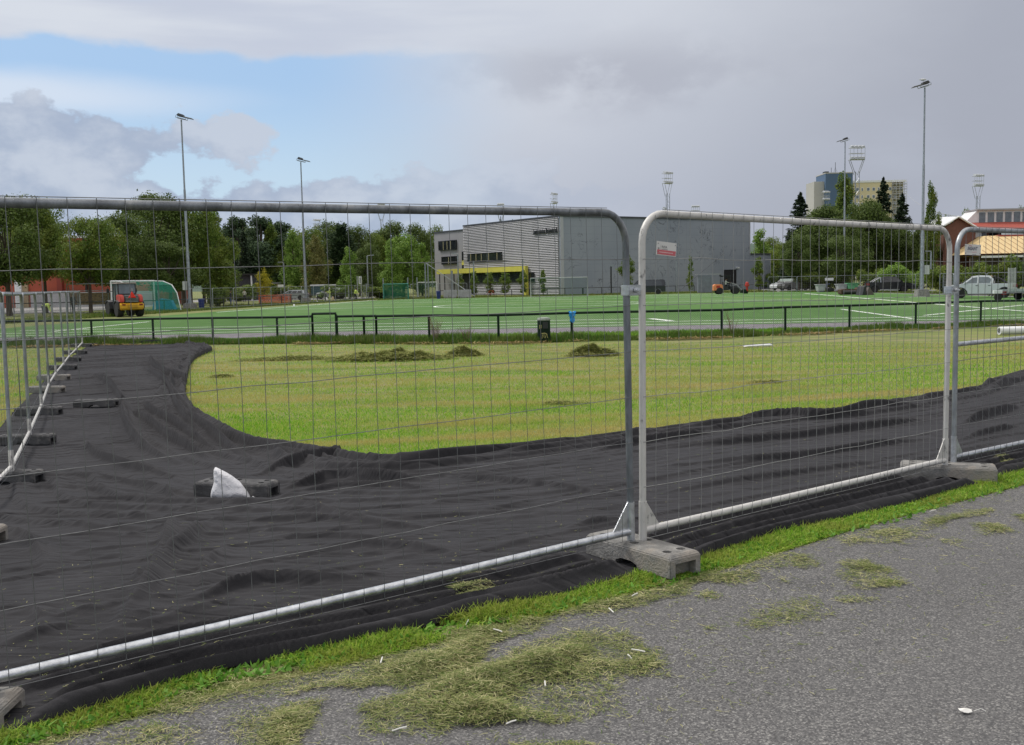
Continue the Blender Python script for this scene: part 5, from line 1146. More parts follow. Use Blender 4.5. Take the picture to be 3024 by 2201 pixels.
# ---------------------------------------------------------------- apartment tower far behind
tw = thing('apartment_tower', 'distant apartment block with grey, blue and pale yellow walls above the trees', 'apartment block', (XZ(2404, 450, 560), 450, LOW))
kz_ = 450 / FPX; zz_ = lambda px_, py_: (833 - (px_ - 1512) * .02 - py_) * kz_ + EYE - LOW
x1_, x2_, x3_ = 29.5 * kz_, 108.5 * kz_, 268 * kz_
palegrey = mat('tower_grey', (.44, .43, .41), .7, 0, .05, .1); tblue = mat('tower_blue', (.075, .13, .22), .6, 0, .06, .1); tyel = mat('tower_yellow', (.62, .54, .34), .7, 0, .05, .1)
MB().box(0, x1_, 0, 12, 0, zz_(2418, 541)).build('grey_wall', palegrey, tw); MB().box(x1_ + .01, x2_, -2, 12, 0, zz_(2470, 519)).build('blue_wall', tblue, tw)
MB().box(x2_ + .01, x3_ - 6, 0, 12, 0, zz_(2600, 543)).build('yellow_wall', tyel, tw); MB().box(x2_ + .01, x3_ + .2, -.2, 12.1, zz_(2600, 543) + .003, zz_(2600, 537)).build('parapet', whitep, tw); MB().box(x1_ - .1, x2_ + .1, -2.1, 12.1, zz_(2470, 519) + .003, zz_(2470, 518) + .3).build('parapet', palegrey, tw)
mb = MB(); ztp = zz_(2600, 543)
for r_i in range(7):
    for k in range(9):
        xx = x2_ + 2 + k * 2.35; wd_ = 1.3 if k % 3 != 1 else .8; z0 = ztp - 3.6 - r_i * 3.2; mb.box(xx, xx + wd_, -.08, .02, z0, z0 + 1.5)
wf = mb.build('windows', whitep, tw); mb = MB()
for r_i in range(7):
    for k in range(9):
        xx = x2_ + 2 + k * 2.35; wd_ = 1.3 if k % 3 != 1 else .8; z0 = ztp - 3.6 - r_i * 3.2; mb.box(xx + .15, xx + wd_ - .15, -.12, -.082, z0 + .15, z0 + 1.35)
mb.build('pane', glassl, wf)
sc_ = MB()
for k in range(5): xx = x3_ - 6 + k * 1.5; sc_.tube([(xx, -1.2, 0), (xx, -1.2, ztp)], .1, 4); sc_.tube([(xx, 1.2, 0), (xx, 1.2, ztp)], .1, 4)
for q in range(14): z = ztp - 1 - q * 2.1; sc_.box(x3_ - 6, x3_ + .1, -1.2, 1, z, z + .16); sc_.tube([(x3_ - 6, -1.2, z + 1), (x3_, -1.2, z + 1)], .07, 4)
sc_.build('scaffolding', mat('scaffold', (.5, .51, .53), .5, .3, .1, 2), tw); MB().box(x3_ - 5.99, x3_ - .5, 1.3, 12, 0, ztp).build('end_wall', tyel, tw)
an = MB(); zt_ = zz_(2470, 518)
an.tube([((2470 - 2404) * kz_, 2, zt_), ((2470 - 2404) * kz_, 2, zt_ + 5)], .1, 4); an.tube([((2458 - 2404) * kz_, 2, zt_), ((2458 - 2404) * kz_, 2, zt_ + 2.8)], .1, 4); an.tube([((2464 - 2404) * kz_, 2, zt_), ((2470 - 2404) * kz_, 2, zt_ + 3), ((2477 - 2404) * kz_, 2, zt_)], .06, 4)
an.box((2437 - 2404) * kz_, (2449 - 2404) * kz_, 1, 4, zt_, zt_ + 1.1); an.build('roof_aerials', darkp, tw)
# cable from the tower
cb = MB(); A_, B_ = P(2672, 565, 440), P(2835, 640, 200); cb.tube([A_.lerp(B_, t) + Vector((0, 0, -6 * 4 * t * (1 - t) * .35)) for t in [k / 12 for k in range(13)]], .07, 4)
o = cb.build('overhead_cable', greyp); tag(o, 'thin overhead cable sloping down from the scaffolded tower end', 'cable')

# ---------------------------------------------------------------- red-roofed brick building
YB = 150; kb = YB / FPX; zb_ = lambda px_, py_: (833 - (px_ - 1512) * .02 - py_) * kb + EYE - LOW; bo = XZ(2788, YB, 700)
rb = thing('brick_building', 'brick building with red roof, glazed ridge and pale yellow lower roof at the right', 'building', (bo, YB, LOW))
brick = mat('red_brick', (.16, .070, .052), .85, 0, .15, 3, .2, 20); rroof = mat('red_roof', (.32, .065, .045), .7, 0, .1, 1.5, .3, 8, stretch=(4, 1, 1)); yroof = mat('yellow_roof', (.60, .45, .23), .7, 0, .05, 1)
X_b = lambda px_: (px_ - 2788) * kb
zr, ze = zb_(2825, 645), zb_(2788, 668)
MB().prism([(X_b(2790), 0), (X_b(2880), 0), (X_b(2880), ze - .3), (X_b(2828), zr - .25), (X_b(2790), ze - .25)], 0, .4).build('gable_wall', brick, rb)
MB().box(X_b(2880) + .01, X_b(3130), .6, 14, 0, ze - .9).build('long_wall', brick, rb)
mb = MB(); x0, x1, xr = X_b(2828), X_b(2884), X_b(3130)
mb.add([(X_b(2826), -.4, zr + .1), (X_b(2884), -.5, ze - .55), (xr, -.5, ze - .75), (xr, 7, zr + .6), (X_b(2826), 7, zr + .5), (X_b(2826), -.4, zr - .1), (X_b(2884), -.5, ze - .75), (xr, -.5, ze - .95)], [(0, 1, 2, 3, 4), (0, 5, 6, 1), (1, 6, 7, 2)]); mb.build('roof', rroof, rb)
mb = MB(); mb.add([(X_b(2826), -.42, zr + .12), (X_b(2786), -.42, ze), (X_b(2786), 7, ze), (X_b(2826), 7, zr + .5)], [(0, 1, 2, 3)])
for a_, b_2 in (((X_b(2786), -.44, ze), (X_b(2826), -.44, zr + .12)), ((X_b(2826), -.44, zr + .12), (X_b(2886), -.54, ze - .6))): mb.tube([a_, b_2], .13, 4)
mb.build('bargeboard', whitep, rb)
zc0_, zc1_ = zb_(2950, 660), zb_(2950, 620)
mb = MB(); mb.prism([(X_b(2862), zc0_ - .4), (X_b(3130), zc0_ - .4), (X_b(3130), zc1_), (X_b(2911), zc1_)], 3, 7); mb.build('clerestory', whitep, rb)
MB().box(X_b(2908), X_b(3130), 2.6, 7.2, zc1_ + .003, zc1_ + .22).build('clerestory_roof', mat('roof_grey', (.35, .36, .37), .5, .2, .1, 1), rb)
for k in range(7): xx = X_b(2917 + k * 26); MB().box(xx, xx + .9, 2.9, 2.998, zc0_, zc1_ - .3, tx=.0).build('clerestory_window', glassl, rb)
for k in range(6): xx = X_b(2892 + k * 34); MB().box(xx, xx + 1.1, .5, .598, zb_(2900, 706), zb_(2900, 690)).build('window', glass, rb)
MB().box(X_b(2875), X_b(2902), .45, .56, zb_(2900, 740), zb_(2900, 676)).build('stair_window', whitep, rb)
ye, yt = zb_(2900, 754), zb_(2900, 700)
mb = MB(); mb.add([(X_b(2806), -10, ye), (X_b(3130), -10, ye), (X_b(3130), -2, yt), (X_b(2890), -2, yt), (X_b(2890), .5, yt), (X_b(2806), .5, ye)], [(0, 1, 2, 3), (0, 3, 4, 5)]); mb.add([(X_b(2806), -10, ye - .25), (X_b(3130), -10, ye - .25), (X_b(3130), .4, ye - .25), (X_b(2806), .4, ye - .25)], [(0, 1, 2, 3)]); mb.build('lower_roof', yroof, rb)
mb = MB()
for k in range(15): xx = X_b(2822 + k * 19.5); xt = max(xx, X_b(2890)) if xx < X_b(2890) else xx; f = min(1, max(0, (xx - X_b(2806)) / (X_b(2890) - X_b(2806)))); mb.tube([(xx, -10.02, ye + .04), (xx, -10 + 8 * f, ye + (yt - ye) * f + .04)], .035, 4)
mb.build('roof_seams', mat('seam_brown', (.35, .22, .12), .7, 0, .1, 1), rb)
MB().box(X_b(2808), X_b(3130), -9.95, -9.8, ye - .55, ye - .25).build('gutter', whitep, rb)
MB().box(X_b(2925), X_b(3130), -2.4, -1.2, yt - .4, yt + .1).build('parapet', rroof, rb); mb = MB(); mb.add([(X_b(2935), -2.2, yt + .11), (X_b(3130), -2.2, yt + .11), (X_b(3130), -.4, yt + .95), (X_b(2950), -.4, yt + .95)], [(0, 1, 2, 3)]); mb.build('skylight', glassl, rb)
for px_ in (2874, 2900, 2960, 3020): MB().box(X_b(px_), X_b(px_) + .5, -9.4, -8.9, 0, ye - .26).build('column', conc, rb)
MB().box(X_b(2812), X_b(3130), -6, -5.7, 0, ye - .3).build('lower_wall', mat('lower_wall', (.12, .10, .09), .8, 0, .2, 1), rb)

# ---------------------------------------------------------------- red school on the left, shed
rs = thing('school_building', 'red school building with white window bands behind the leafy trees at the left', 'building', (XZ(-150, 132, 800), 132, LOW)); ks = 132 / FPX; Xs = lambda p: (p + 150) * ks; zs = lambda px_, py_: (833 - (px_ - 1512) * .02 - py_) * ks + EYE - LOW
rwall = mat('school_red', (.40, .085, .045), .7, 0, .1, .6); rdk = mat('school_red_dark', (.22, .04, .025), .7, 0, .1, .6)
MB().box(0, Xs(480), 0, 10, 0, zs(200, 706)).build('wall', rwall, rs); MB().box(-.2, Xs(480) + .2, -.3, 10, zs(200, 706) + .003, zs(200, 698)).build('roof', whitep, rs)
MB().box(Xs(170), Xs(185), -.7, -.003, 0, zs(200, 700)).build('pilaster', rdk, rs); MB().box(Xs(250), Xs(254), -.4, -.003, 0, zs(200, 706)).build('downpipe', darkp, rs)
for k in range(4):
    f_ = MB().box(Xs(262 + k * 38), Xs(292 + k * 38), -.12, -.003, zs(300, 764), zs(300, 734)).build('window', whitep, rs); MB().box(Xs(265 + k * 38), Xs(289 + k * 38), -.16, -.122, zs(300, 761), zs(300, 738)).build('pane', glassl, f_)
MB().box(Xs(45), Xs(64), -.6, -.003, 0, zs(50, 822)).build('entrance', whitep, rs); MB().box(Xs(64), Xs(80), -.3, -.003, 0, zs(50, 838)).build('door', mat('tan_door', (.4, .3, .18), .6, 0, .1, 2), rs)
MB().box(Xs(110), Xs(480), -2.5, -2.1, 0, zs(200, 864)).build('low_wall', mat('render_grey', (.42, .41, .42), .8, 0, .1, 1), rs)
sh = thing('shed', 'low dark shed with a pale door left of the yellow tree', 'shed', (XZ(668, 158, 850), 158, LOW)); kh = 158 / FPX
MB().box(0, 78 * kh, 0, 5, 0, 36 * kh + 2.0 - 2 * 0).build('wall', mat('dark_timber', (.035, .037, .042), .7, 0, .2, 2, stretch=(6, 1, 1)), sh); MB().box(-.4, 84 * kh, -.6, 5.4, 36 * kh + 2.004, 36 * kh + 2.2).build('roof', darkp, sh)
MB().box(14 * kh, 27 * kh, -.1, -.003, 0, 2.2).build('door', greyp, sh); MB().box(75 * kh, 78 * kh, -.45, -.1, 0, 36 * kh + 1.9).build('post', whitep, sh)
sh2 = thing('open_shelter', 'small open timber shelter right of the yellow tree', 'shelter', (XZ(785, 156, 850), 156, LOW)); MB().box(0, 1.9, 0, 2, 2.5, 2.62).build('roof', greyp, sh2)
for x_ in (.1, 1.7): MB().tube([(x_, .1, 0), (x_, .1, 2.5)], .06, 6).build('post', mat('timber', (.25, .16, .09), .8, 0, .2, 4), sh2)
nb = thing('notice_board', 'white notice board on two posts behind the worker in shorts', 'notice board', (XZ(1060, 146, 850), 146, LOW)); kk = 146 / FPX
MB().box(0, 9 * kk, -.05, .05, 45 * kk, 67 * kk).build('board', whitep, nb, bev=.02); MB().box(2.3 * kk, 6 * kk, -.06, -.052, 48 * kk, 64 * kk).build('figure', greyp, nb)
for x_ in (-.2, 9 * kk - .1): MB().tube([(x_, 0, 0), (x_, 0, 68 * kk)], .07, 6).build('post', greyp, nb)
for px_, Y, yt_, arm, lab in ((1087, 150, 757, 14, 'thin street lamp with an arm to the right behind the small goals'), (840, 150, 777, -10, 'thin street lamp with an arm to the left beside the silver car'), (1354, 148, 752, -10, 'thin grey lamp post near the hall entrance'), (1805, 142, 788, 3, 'short dark lamp post before the plain hall wall'), (2748, 118, 745, -8, 'short street lamp beside the tallest floodlight pole')):
    kq = Y / FPX; h = (833 - (px_ - 1512) * .02 - yt_) * kq + EYE - LOW; s_l = thing('street_lamp', lab, 'street lamp', (XZ(px_, Y, 850), Y, LOW), group='thin street lamps beyond the pitch')
    MB().tube([(0, 0, 0), (0, 0, h)], .1, 8).build('pole', darkp if px_ == 1805 else galv, s_l, True); mb = MB(); mb.tube([(0, 0, h), (arm * kq, 0, h + .1)], .05, 6); mb.box(arm * kq - .3, arm * kq + .3, -.12, .12, h + .03, h + .15); mb.build('lamp_head', galv, s_l)
# ball-stop posts behind the far goals
for px_, Y, yt_, lab in ((1132, 141, 822, 'ball-stop post left of the first small goal'), (1205, 141, 820, 'ball-stop post right of the first small goal'), (1232, 142, 820, 'ball-stop post behind the second small goal'), (1257, 140, 776, 'tall ball-stop post with a long brace left of the hall entrance'), (1265, 141, 778, 'second tall ball-stop post beside the first braced one'),
                    (1082, 141, 838, 'short ball-stop post near the worker in shorts'), (1029, 141, 842, 'leftmost short ball-stop post near the worker'), (1335, 143, 800, 'pale square post by the hall entrance'), (1400, 141, 772, 'tall post right of the hall entrance'), (1545, 141, 768, 'tall thin post before the right end of the canopy'), (1690, 141, 766, 'thin post before the hall corner behind the big goal'), (1998, 142, 772, 'thin post behind the black van')):
    kq = Y / FPX; h = (833 - (px_ - 1512) * .02 - yt_) * kq + EYE - LOW; o = thing('ball_stop_post', lab, 'post', (XZ(px_, Y, 850), Y, LOW), group='grey steel posts of the ball-stop net'); MB().tube([(0, 0, 0), (0, 0, h)], .085 if px_ != 1335 else .16, 8).build('post', galv, o, True)
    if px_ == 1257: MB().tube([(.1, 0, h - .1), (143 * kq, .2, .2)], .06, 6).build('brace', galv, o)
    if px_ == 1998: MB().tube([(.1, 0, .1), (142 * kq, .3, h + 1)], .045, 6).build('brace', mat('brace_grey', (.13, .14, .16), .6, .2, .1, 2), o)

# ---------------------------------------------------------------- goals
netm = mat('green_net', (.03, .20, .14), .8, 0, .1, 2, alpha=.42)
def goal(w, h, d, label, loc, rz, net=netm, deep=True, frame=whitep, r=.055):
    t = thing('football_goal', label, 'goal', loc, rz, 'football goals')
    f_ = MB(); f_.tube([(-w / 2, 0, 0), (-w / 2, 0, h), (w / 2, 0, h), (w / 2, 0, 0)], r, 8); f_.build('frame', frame, t, True)
    s_ = MB(); pr_ = [(0, h), (d * .35, h * .985), (d * .68, h * .86), (d * .86, h * .6), (d, 0)] if deep else [(0, h), (d * .35, h), (d, 0)]
    for x_ in (-w / 2, w / 2): s_.tube([(x_, y_, z_) for y_, z_ in pr_] + [(x_, 0, .03)], r * .6, 6)
    s_.tube([(-w / 2, d, .03), (w / 2, d, .03)], r * .6, 6); s_.build('back_frame', frame, t, True)
    n_ = MB(); e = .02
    for (y0, z0), (y1, z1) in zip(pr_[:-1], pr_[1:]): n_.add([(-w / 2 + e, y0, z0 - e), (w / 2 - e, y0, z0 - e), (w / 2 - e, y1, z1), (-w / 2 + e, y1, z1)], [(0, 1, 2, 3)])
    for x_ in (-w / 2 + e, w / 2 - e): n_.add([(x_, 0, 0)] + [(x_, y_, z_) for y_, z_ in pr_], [tuple(range(len(pr_) + 1))])
    n_.build('net', net, t); return t
gp = G(1652, 877); goal(7.32, 2.44, 1.6, 'full-size white goal with thin green net on the far side of the pitch', (XZ(1652, 133, 877), 133, LOW), 0, mat('thin_green_net', (.03, .16, .12), .8, 0, .1, 2, alpha=.18), False, mat('goal_white', (.45, .47, .47), .5, 0, .1, 2), .045)
goal(3.3, 2.05, 1.2, 'small goal with dense green net, left of the blue bin', (XZ(1169, 139.5, 870), 139.5, LOW), 0, mat('dense_green_net', (.02, .22, .16), .8, 0, .1, 2, alpha=.7), False, mat('green_frame', (.05, .25, .2), .5, 0, .1, 2), .07)
goal(2.6, 2.2, 1.2, 'small goal with grey green net beside the hall end', (XZ(1262, 142, 870), 142, LOW), 0, mat('grey_green_net', (.03, .10, .09), .8, 0, .1, 2, alpha=.4), False)
# the green-netted training goal, seen from its side, with its twin behind the loader
g1 = P(548, 918, 84); goal(5.4, 2.75, 2.9, 'large white-framed training goal with bright green net right of the loader', (-33.2, 91.3, LOW), math.radians(-111), mat('bright_green_net', (.015, .26, .17), .8, 0, .1, 2, alpha=.34), r=.085)
goal(5.2, 2.6, 1.6, 'grey-framed training goal left of the loader', (XZ(292, 92, 900), 92, LOW), math.radians(14), mat('thin_green_net', (0, 0, 0)), True, galv)

# ---------------------------------------------------------------- low railing and wire panels around the far sides
def far_rail(name, pts, label, h=1.0, gap=2.6, m_=darkp, z=LOW, second=False):
    o0 = Vector((*pts[0], z)); t = thing(name, label, 'railing', o0, group='low dark railings round the far sides'); P3 = [Vector((*p, z)) - o0 for p in pts]
    mb = MB(); mb.tube([p + Vector((0, 0, h)) for p in P3], .045, 6)
    if second: mb.tube([p + Vector((0, 0, h * .55)) for p in P3], .03, 5)
    mb.build('top_rail', m_, t, True); acc = []
    for a, b_2 in zip(P3[:-1], P3[1:]):
        n_ = max(1, round((b_2 - a).length / gap)); acc += [a.lerp(b_2, k / n_) for k in range(n_)]
    for p in acc + [P3[-1]]: MB().tube([p, p + Vector((0, 0, h))], .05, 6).build('post', m_, t)
    return t
far_rail('railing', [(-33, 92), (XZ(618, 100), 100), (XZ(800, 112), 112), (XZ(960, 128), 128), (XZ(1120, 143), 143)], 'low dark railing running away behind the left touchline')
far_rail('railing', [(-62, 88), (-33, 91.5)], 'low dark railing behind the loader and the goals')
far_rail('railing', [(XZ(1300, 144), 144), (XZ(1720, 145), 145)], 'low dark railing before the ribbed hall wall')
far_rail('railing', [(XZ(1722, 145), 145), (XZ(2050, 145.5), 145.5)], 'low dark railing before the plain hall wall behind the van')
far_rail('railing', [(XZ(2185, 142), 142), (XZ(2370, 138), 138)], 'low dark railing between the orange loader and the access road')
FPN = panel_proto('x', galv, galv, wire_m, 14, .0, sides=6, rt=.024, seed=50, group='wire panels in the background', wr=.004)
for ch in kids(FPN):
    if ch.name.startswith('gusset'): bpy.data.objects.remove(ch)
used_fp = [False]
def chain(pts, n, where, skip=()):
    words = ['first', 'second', 'third', 'fourth', 'fifth', 'sixth', 'seventh', 'eighth', 'ninth', 'tenth', 'eleventh']
    d = Vector(pts[1]) - Vector(pts[0]); L = d.length; n = n or max(1, round(L / 3.5))
    for k in range(n):
        if k in skip: continue
        A = Vector(pts[0]) + d * k / n; B = Vector(pts[0]) + d * (k + 1) / n - d.normalized() * .06
        o = FPN if not used_fp[0] else dup(FPN); used_fp[0] = True
        o.matrix_world = frameM((A.x, A.y, LOW), (B.x, B.y, LOW)) @ Matrix.Diagonal(((B - A).length / 3.45, 1, 1, 1)); tag(o, '%s small wire panel from the left %s' % (words[k], where))
chain([(XZ(38, 98), 98), (XZ(320, 102), 102)], 3, 'in the row before the red school')
chain([(XZ(560, 94), 94), (XZ(850, 112), 112)], None, 'in the row before the shed and silver car')
chain([(XZ(852, 113), 113), (XZ(1100, 141), 141)], None, 'in the row running past the workers')
chain([(XZ(1212, 143.5), 143.5), (XZ(1380, 144), 144)], 2, 'between the small goals and the hall entrance')
chain([(XZ(2268, 135), 135), (XZ(2530, 132), 132)], None, 'in the row before the grey skips')
chain([(XZ(2540, 124), 124), (XZ(2765, 112), 112)], None, 'in the row behind the black pickup')
chain([(XZ(2775, 92), 92), (XZ(3060, 88), 88)], None, 'in the row behind the white pickup')
for k, (px_, dY) in enumerate(((2822, 0), (2829, .5), (2836, 1.), (2845, 1.5))):
    o = dup(FPN); A = Vector((XZ(px_, 93), 93.5 + dY, LOW)); o.matrix_world = frameM(A, A + Vector((.5, 3.4, 0))); tag(o, '%s wire panel of the stack leaning edge-on left of the white pickup' % ['first', 'second', 'third', 'last'][k])
for px_, Y, w_, lab in ((2320, 134.6, 1.6, 'white board on the wire panel nearest the access road'), (2446, 133.2, 1.1, 'white board on the wire panel above the grey skips')):
    o = MB().box(-w_ / 2, w_ / 2, -.02, .02, -.17, .17).build('board', whitep, bev=.005); o.location = (XZ(px_, Y, 830), Y - .4, LOW + 1.55); o.name = 'panel_board'; tag(o, lab, 'board', 'white boards on background panels')
br = MB()
for k in range(3): br.box(-1.9 + k * 1.3, -.62 + k * 1.3, -.02, .02, .1, 1.1)
o = br.build('orange_barrier', mat('orange_mesh', (.55, .13, .06), .8, 0, .2, 3, alpha=.55)); o.location = (XZ(800, 118, 880), 120, LOW); o.rotation_euler = (0, 0, .5); tag(o, 'orange red mesh barrier behind the wire panels near the shed', 'barrier')
o = MB().box(-1.9, 1.9, -.02, .02, .35, 1.05).build('net_stack', mat('brown_crates', (.22, .15, .08), .9, 0, .5, 9)) ; o.location = (XZ(268, 104, 870), 104, LOW); o.name = 'timber_stack'; tag(o, 'stack of brown and pale timber before the red school', 'timber stack')
o.data.transform(Matrix.Diagonal((1, 30, 1.7, 1)))
# ---------------------------------------------------------------- vehicles
def wheel(t, x, y, r, w=.24, rim=None, name='wheel', spokes=5):
    o = MB().lathe([(r * .62, -w / 2), (r * .93, -w / 2), (r, -w * .35), (r, w * .35), (r * .93, w / 2), (r * .62, w / 2)], n=20, axis='y').build(name, rubber, t, True); o.location = (x, y, r)
    s = 1 if y > 0 else -1; mb = MB(); mb.lathe([(r * .64, -w * .42), (r * .64, w * .42)], n=16, axis='y')
    mb.f = mb.f; q = mb.build('rim', darkp if rim is None else rim, o, True)
    sp = MB()
    for k in range(spokes):
        a = 2 * PI * k / spokes; M_ = Matrix.Rotation(a, 4, 'Y'); sp.box(-r * .09, r * .09, s * w * .42, s * w * .47, r * .1, r * .6, M_)
    sp.lathe([(r * .16, s * w * .42), (r * .16, s * w * .48)], n=10, axis='y'); sp.build('spokes', rim_m if rim is None else rim, o)
    return o
def arch(cx, r, z, n=8): return [(cx + r * math.cos(PI - PI * k / n), z + r * math.sin(PI - PI * k / n)) for k in range(n + 1)]
def side_panels(t, quads, hw, m_, name='window', off=.012):
    for q in quads:
        for s in (-1, 1):
            mb = MB(); pts = [(x, s * (y + off), z) for x, y, z in q]; n = len(pts); mb.add(pts + [(x, s * (abs(y_) - .03), z) for (x, y_, z) in pts], [tuple(range(n)), tuple(range(2 * n - 1, n - 1, -1))] + [(i, (i + 1) % n, (i + 1) % n + n, i + n) for i in range(n)]); mb.build(name, m_, t)
def pickup(label, loc, rz, paint, flare, bars=True, dark=False):
    t = thing('pickup_truck', label, 'pickup truck', loc, rz); L = 5.3; hw = .92; xr, xf = -1.75, 1.42
    prof = [(-2.65, .55), (-2.65, .72)] + [] + [(-2.62, 1.12), (-.98, 1.14), (1.15, 1.14), (2.2, 1.02), (2.5, .9), (2.62, .68), (2.62, .38), (2.45, .32)] + arch(xf, .46, .36)[::-1] + [(.9, .30), (-1.25, .30)] + arch(xr, .46, .36)[::-1] + [(-2.3, .42)]
    MB().prism(prof, -hw, hw).build('body', paint, t, True, .035)
    cab = [(-.92, 1.13), (1.32, 1.13), (.55, 1.72), (-.02, 1.80), (-.72, 1.77), (-.98, 1.5)]
    c_ = MB(); n = len(cab); inn = [.0, .0, .17, .19, .18, .08]; vs = [(x, -(hw - .02 - i), z) for (x, z), i in zip(cab, inn)] + [(x, hw - .02 - i, z) for (x, z), i in zip(cab, inn)]
    c_.add(vs, [tuple(range(n)), tuple(range(2 * n - 1, n - 1, -1))] + [(i, i + n, (i + 1) % n + n, (i + 1) % n) for i in range(n)]); c_.build('cab', paint, t, True, .03)
    Yw = lambda z: hw - .02 - max(0, (z - 1.13) / .6 * .17)
    side_panels(t, [[(x, Yw(z), z) for x, z in ((.22, 1.2), (1.05, 1.2), (.52, 1.62), (.2, 1.66))], [(x, Yw(z), z) for x, z in ((-.72, 1.2), (.12, 1.2), (.1, 1.67), (-.6, 1.66), (-.8, 1.5))]], hw, glass if dark else glassl)
    MB().add([(1.28, -.78, 1.17), (1.28, .78, 1.17), (.60, .66, 1.70), (.60, -.66, 1.70)], [(0, 1, 2, 3)]).add([(1.34, -.80, 1.15), (1.34, .80, 1.15), (.66, .68, 1.70), (.66, -.68, 1.70)], [(0, 1, 2, 3)]).build('windscreen', glass, t)
    mb = MB(); mb.add([(-1.0, -.7, 1.2), (-1.0, .7, 1.2), (-.90, .6, 1.62), (-.90, -.6, 1.62)], [(0, 1, 2, 3)]); mb.build('rear_window', glass, t)
    b_ = MB(); b_.box(-2.55, -1.02, -.78, .78, .62, 1.155); b_.build('load_bed', darkp, t)
    if bars:
        r_ = MB()
        for s in (-1, 1): r_.tube([(-1.08, s * .78, 1.12), (-1.12, s * .66, 1.68), (-1.3, s * .68, 1.62), (-2.0, s * .80, 1.18)], .045, 8)
        r_.tube([(-1.12, -.66, 1.70), (-1.12, .66, 1.70)], .04, 8); r_.build('roll_bar', rim_m if dark else darkp, t, True)
    for x_ in (xr, xf):
        for s in (-1, 1):
            f_ = MB(); a_ = arch(x_, .52, .36); b2 = arch(x_, .44, .36); m_ = len(a_)
            vs = [(x, s * (hw + .035), z) for x, z in a_] + [(x, s * (hw + .035), z) for x, z in b2] + [(x, s * (hw - .05), z) for x, z in a_]
            f_.add(vs, [(i, i + 1, m_ + i + 1, m_ + i) for i in range(m_ - 1)] + [(i, i + 1, 2 * m_ + i + 1, 2 * m_ + i) for i in range(m_ - 1)]); f_.build('wheel_arch', flare, t)
            wheel(t, x_, s * (hw - .12), .38)
    for s in (-1, 1):
        l_ = MB(); l_.box(-2.67, -2.30, s * hw - .015 - (.12 if s > 0 else 0), s * hw + .015 + (.12 if s < 0 else 0), .82, 1.08, tx=.03); l_.build('tail_light', mat('tail_red', (.20, .02, .02), .2, 0, .1, 2), t)
        MB().box(2.25, 2.60, s * .72 - .2, s * .72 + .2, .78, .92).build('headlight', glassl, t, bev=.03)
        MB().box(.98, 1.16, s * (hw + .06) - .1, s * (hw + .06) + .1, 1.16, 1.32).build('mirror', paint, t, bev=.03)
        for x_ in (.15, -.75): MB().box(x_, x_ + .18, s * hw - .02, s * (hw) + .02, .98, 1.02).build('door_handle', darkp, t)
        MB().box(-1.2, .9, s * (hw - .02) - .03, s * (hw - .02) + .03, .30, .36).build('side_step', darkp if not dark else rim_m, t)
        g_ = MB()
        for x_ in (.16, -.84, 1.08): g_.box(x_ - .008, x_ + .008, s * hw - .004, s * hw + .004, .42, 1.13)
        g_.build('door_gap', darkp, t)
    MB().box(-2.76, -2.62, -.85, .85, .42, .58).build('rear_bumper', darkp, t, bev=.03); MB().box(2.58, 2.68, -.5, .5, .45, .85).build('grille', darkp, t, bev=.02)
    return t
blackcar = mat('black_car_paint', (.012, .012, .016), .3, .0, .05, 2, coat=.6); whitecar = mat('white_car_paint', (.62, .65, .68), .3, 0, .03, 2, coat=.5)
wp = pickup('white double-cab pickup with black wheel arches parked at the right', (XZ(2908, 81.5, 870), 82.5, LOW), math.radians(160), whitecar, darkp)
pickup('black double-cab pickup with chrome roll bar parked beside the tall light pole', (XZ(2637, 116, 850), 117, LOW), math.radians(-10), blackcar, blackcar, True, True)
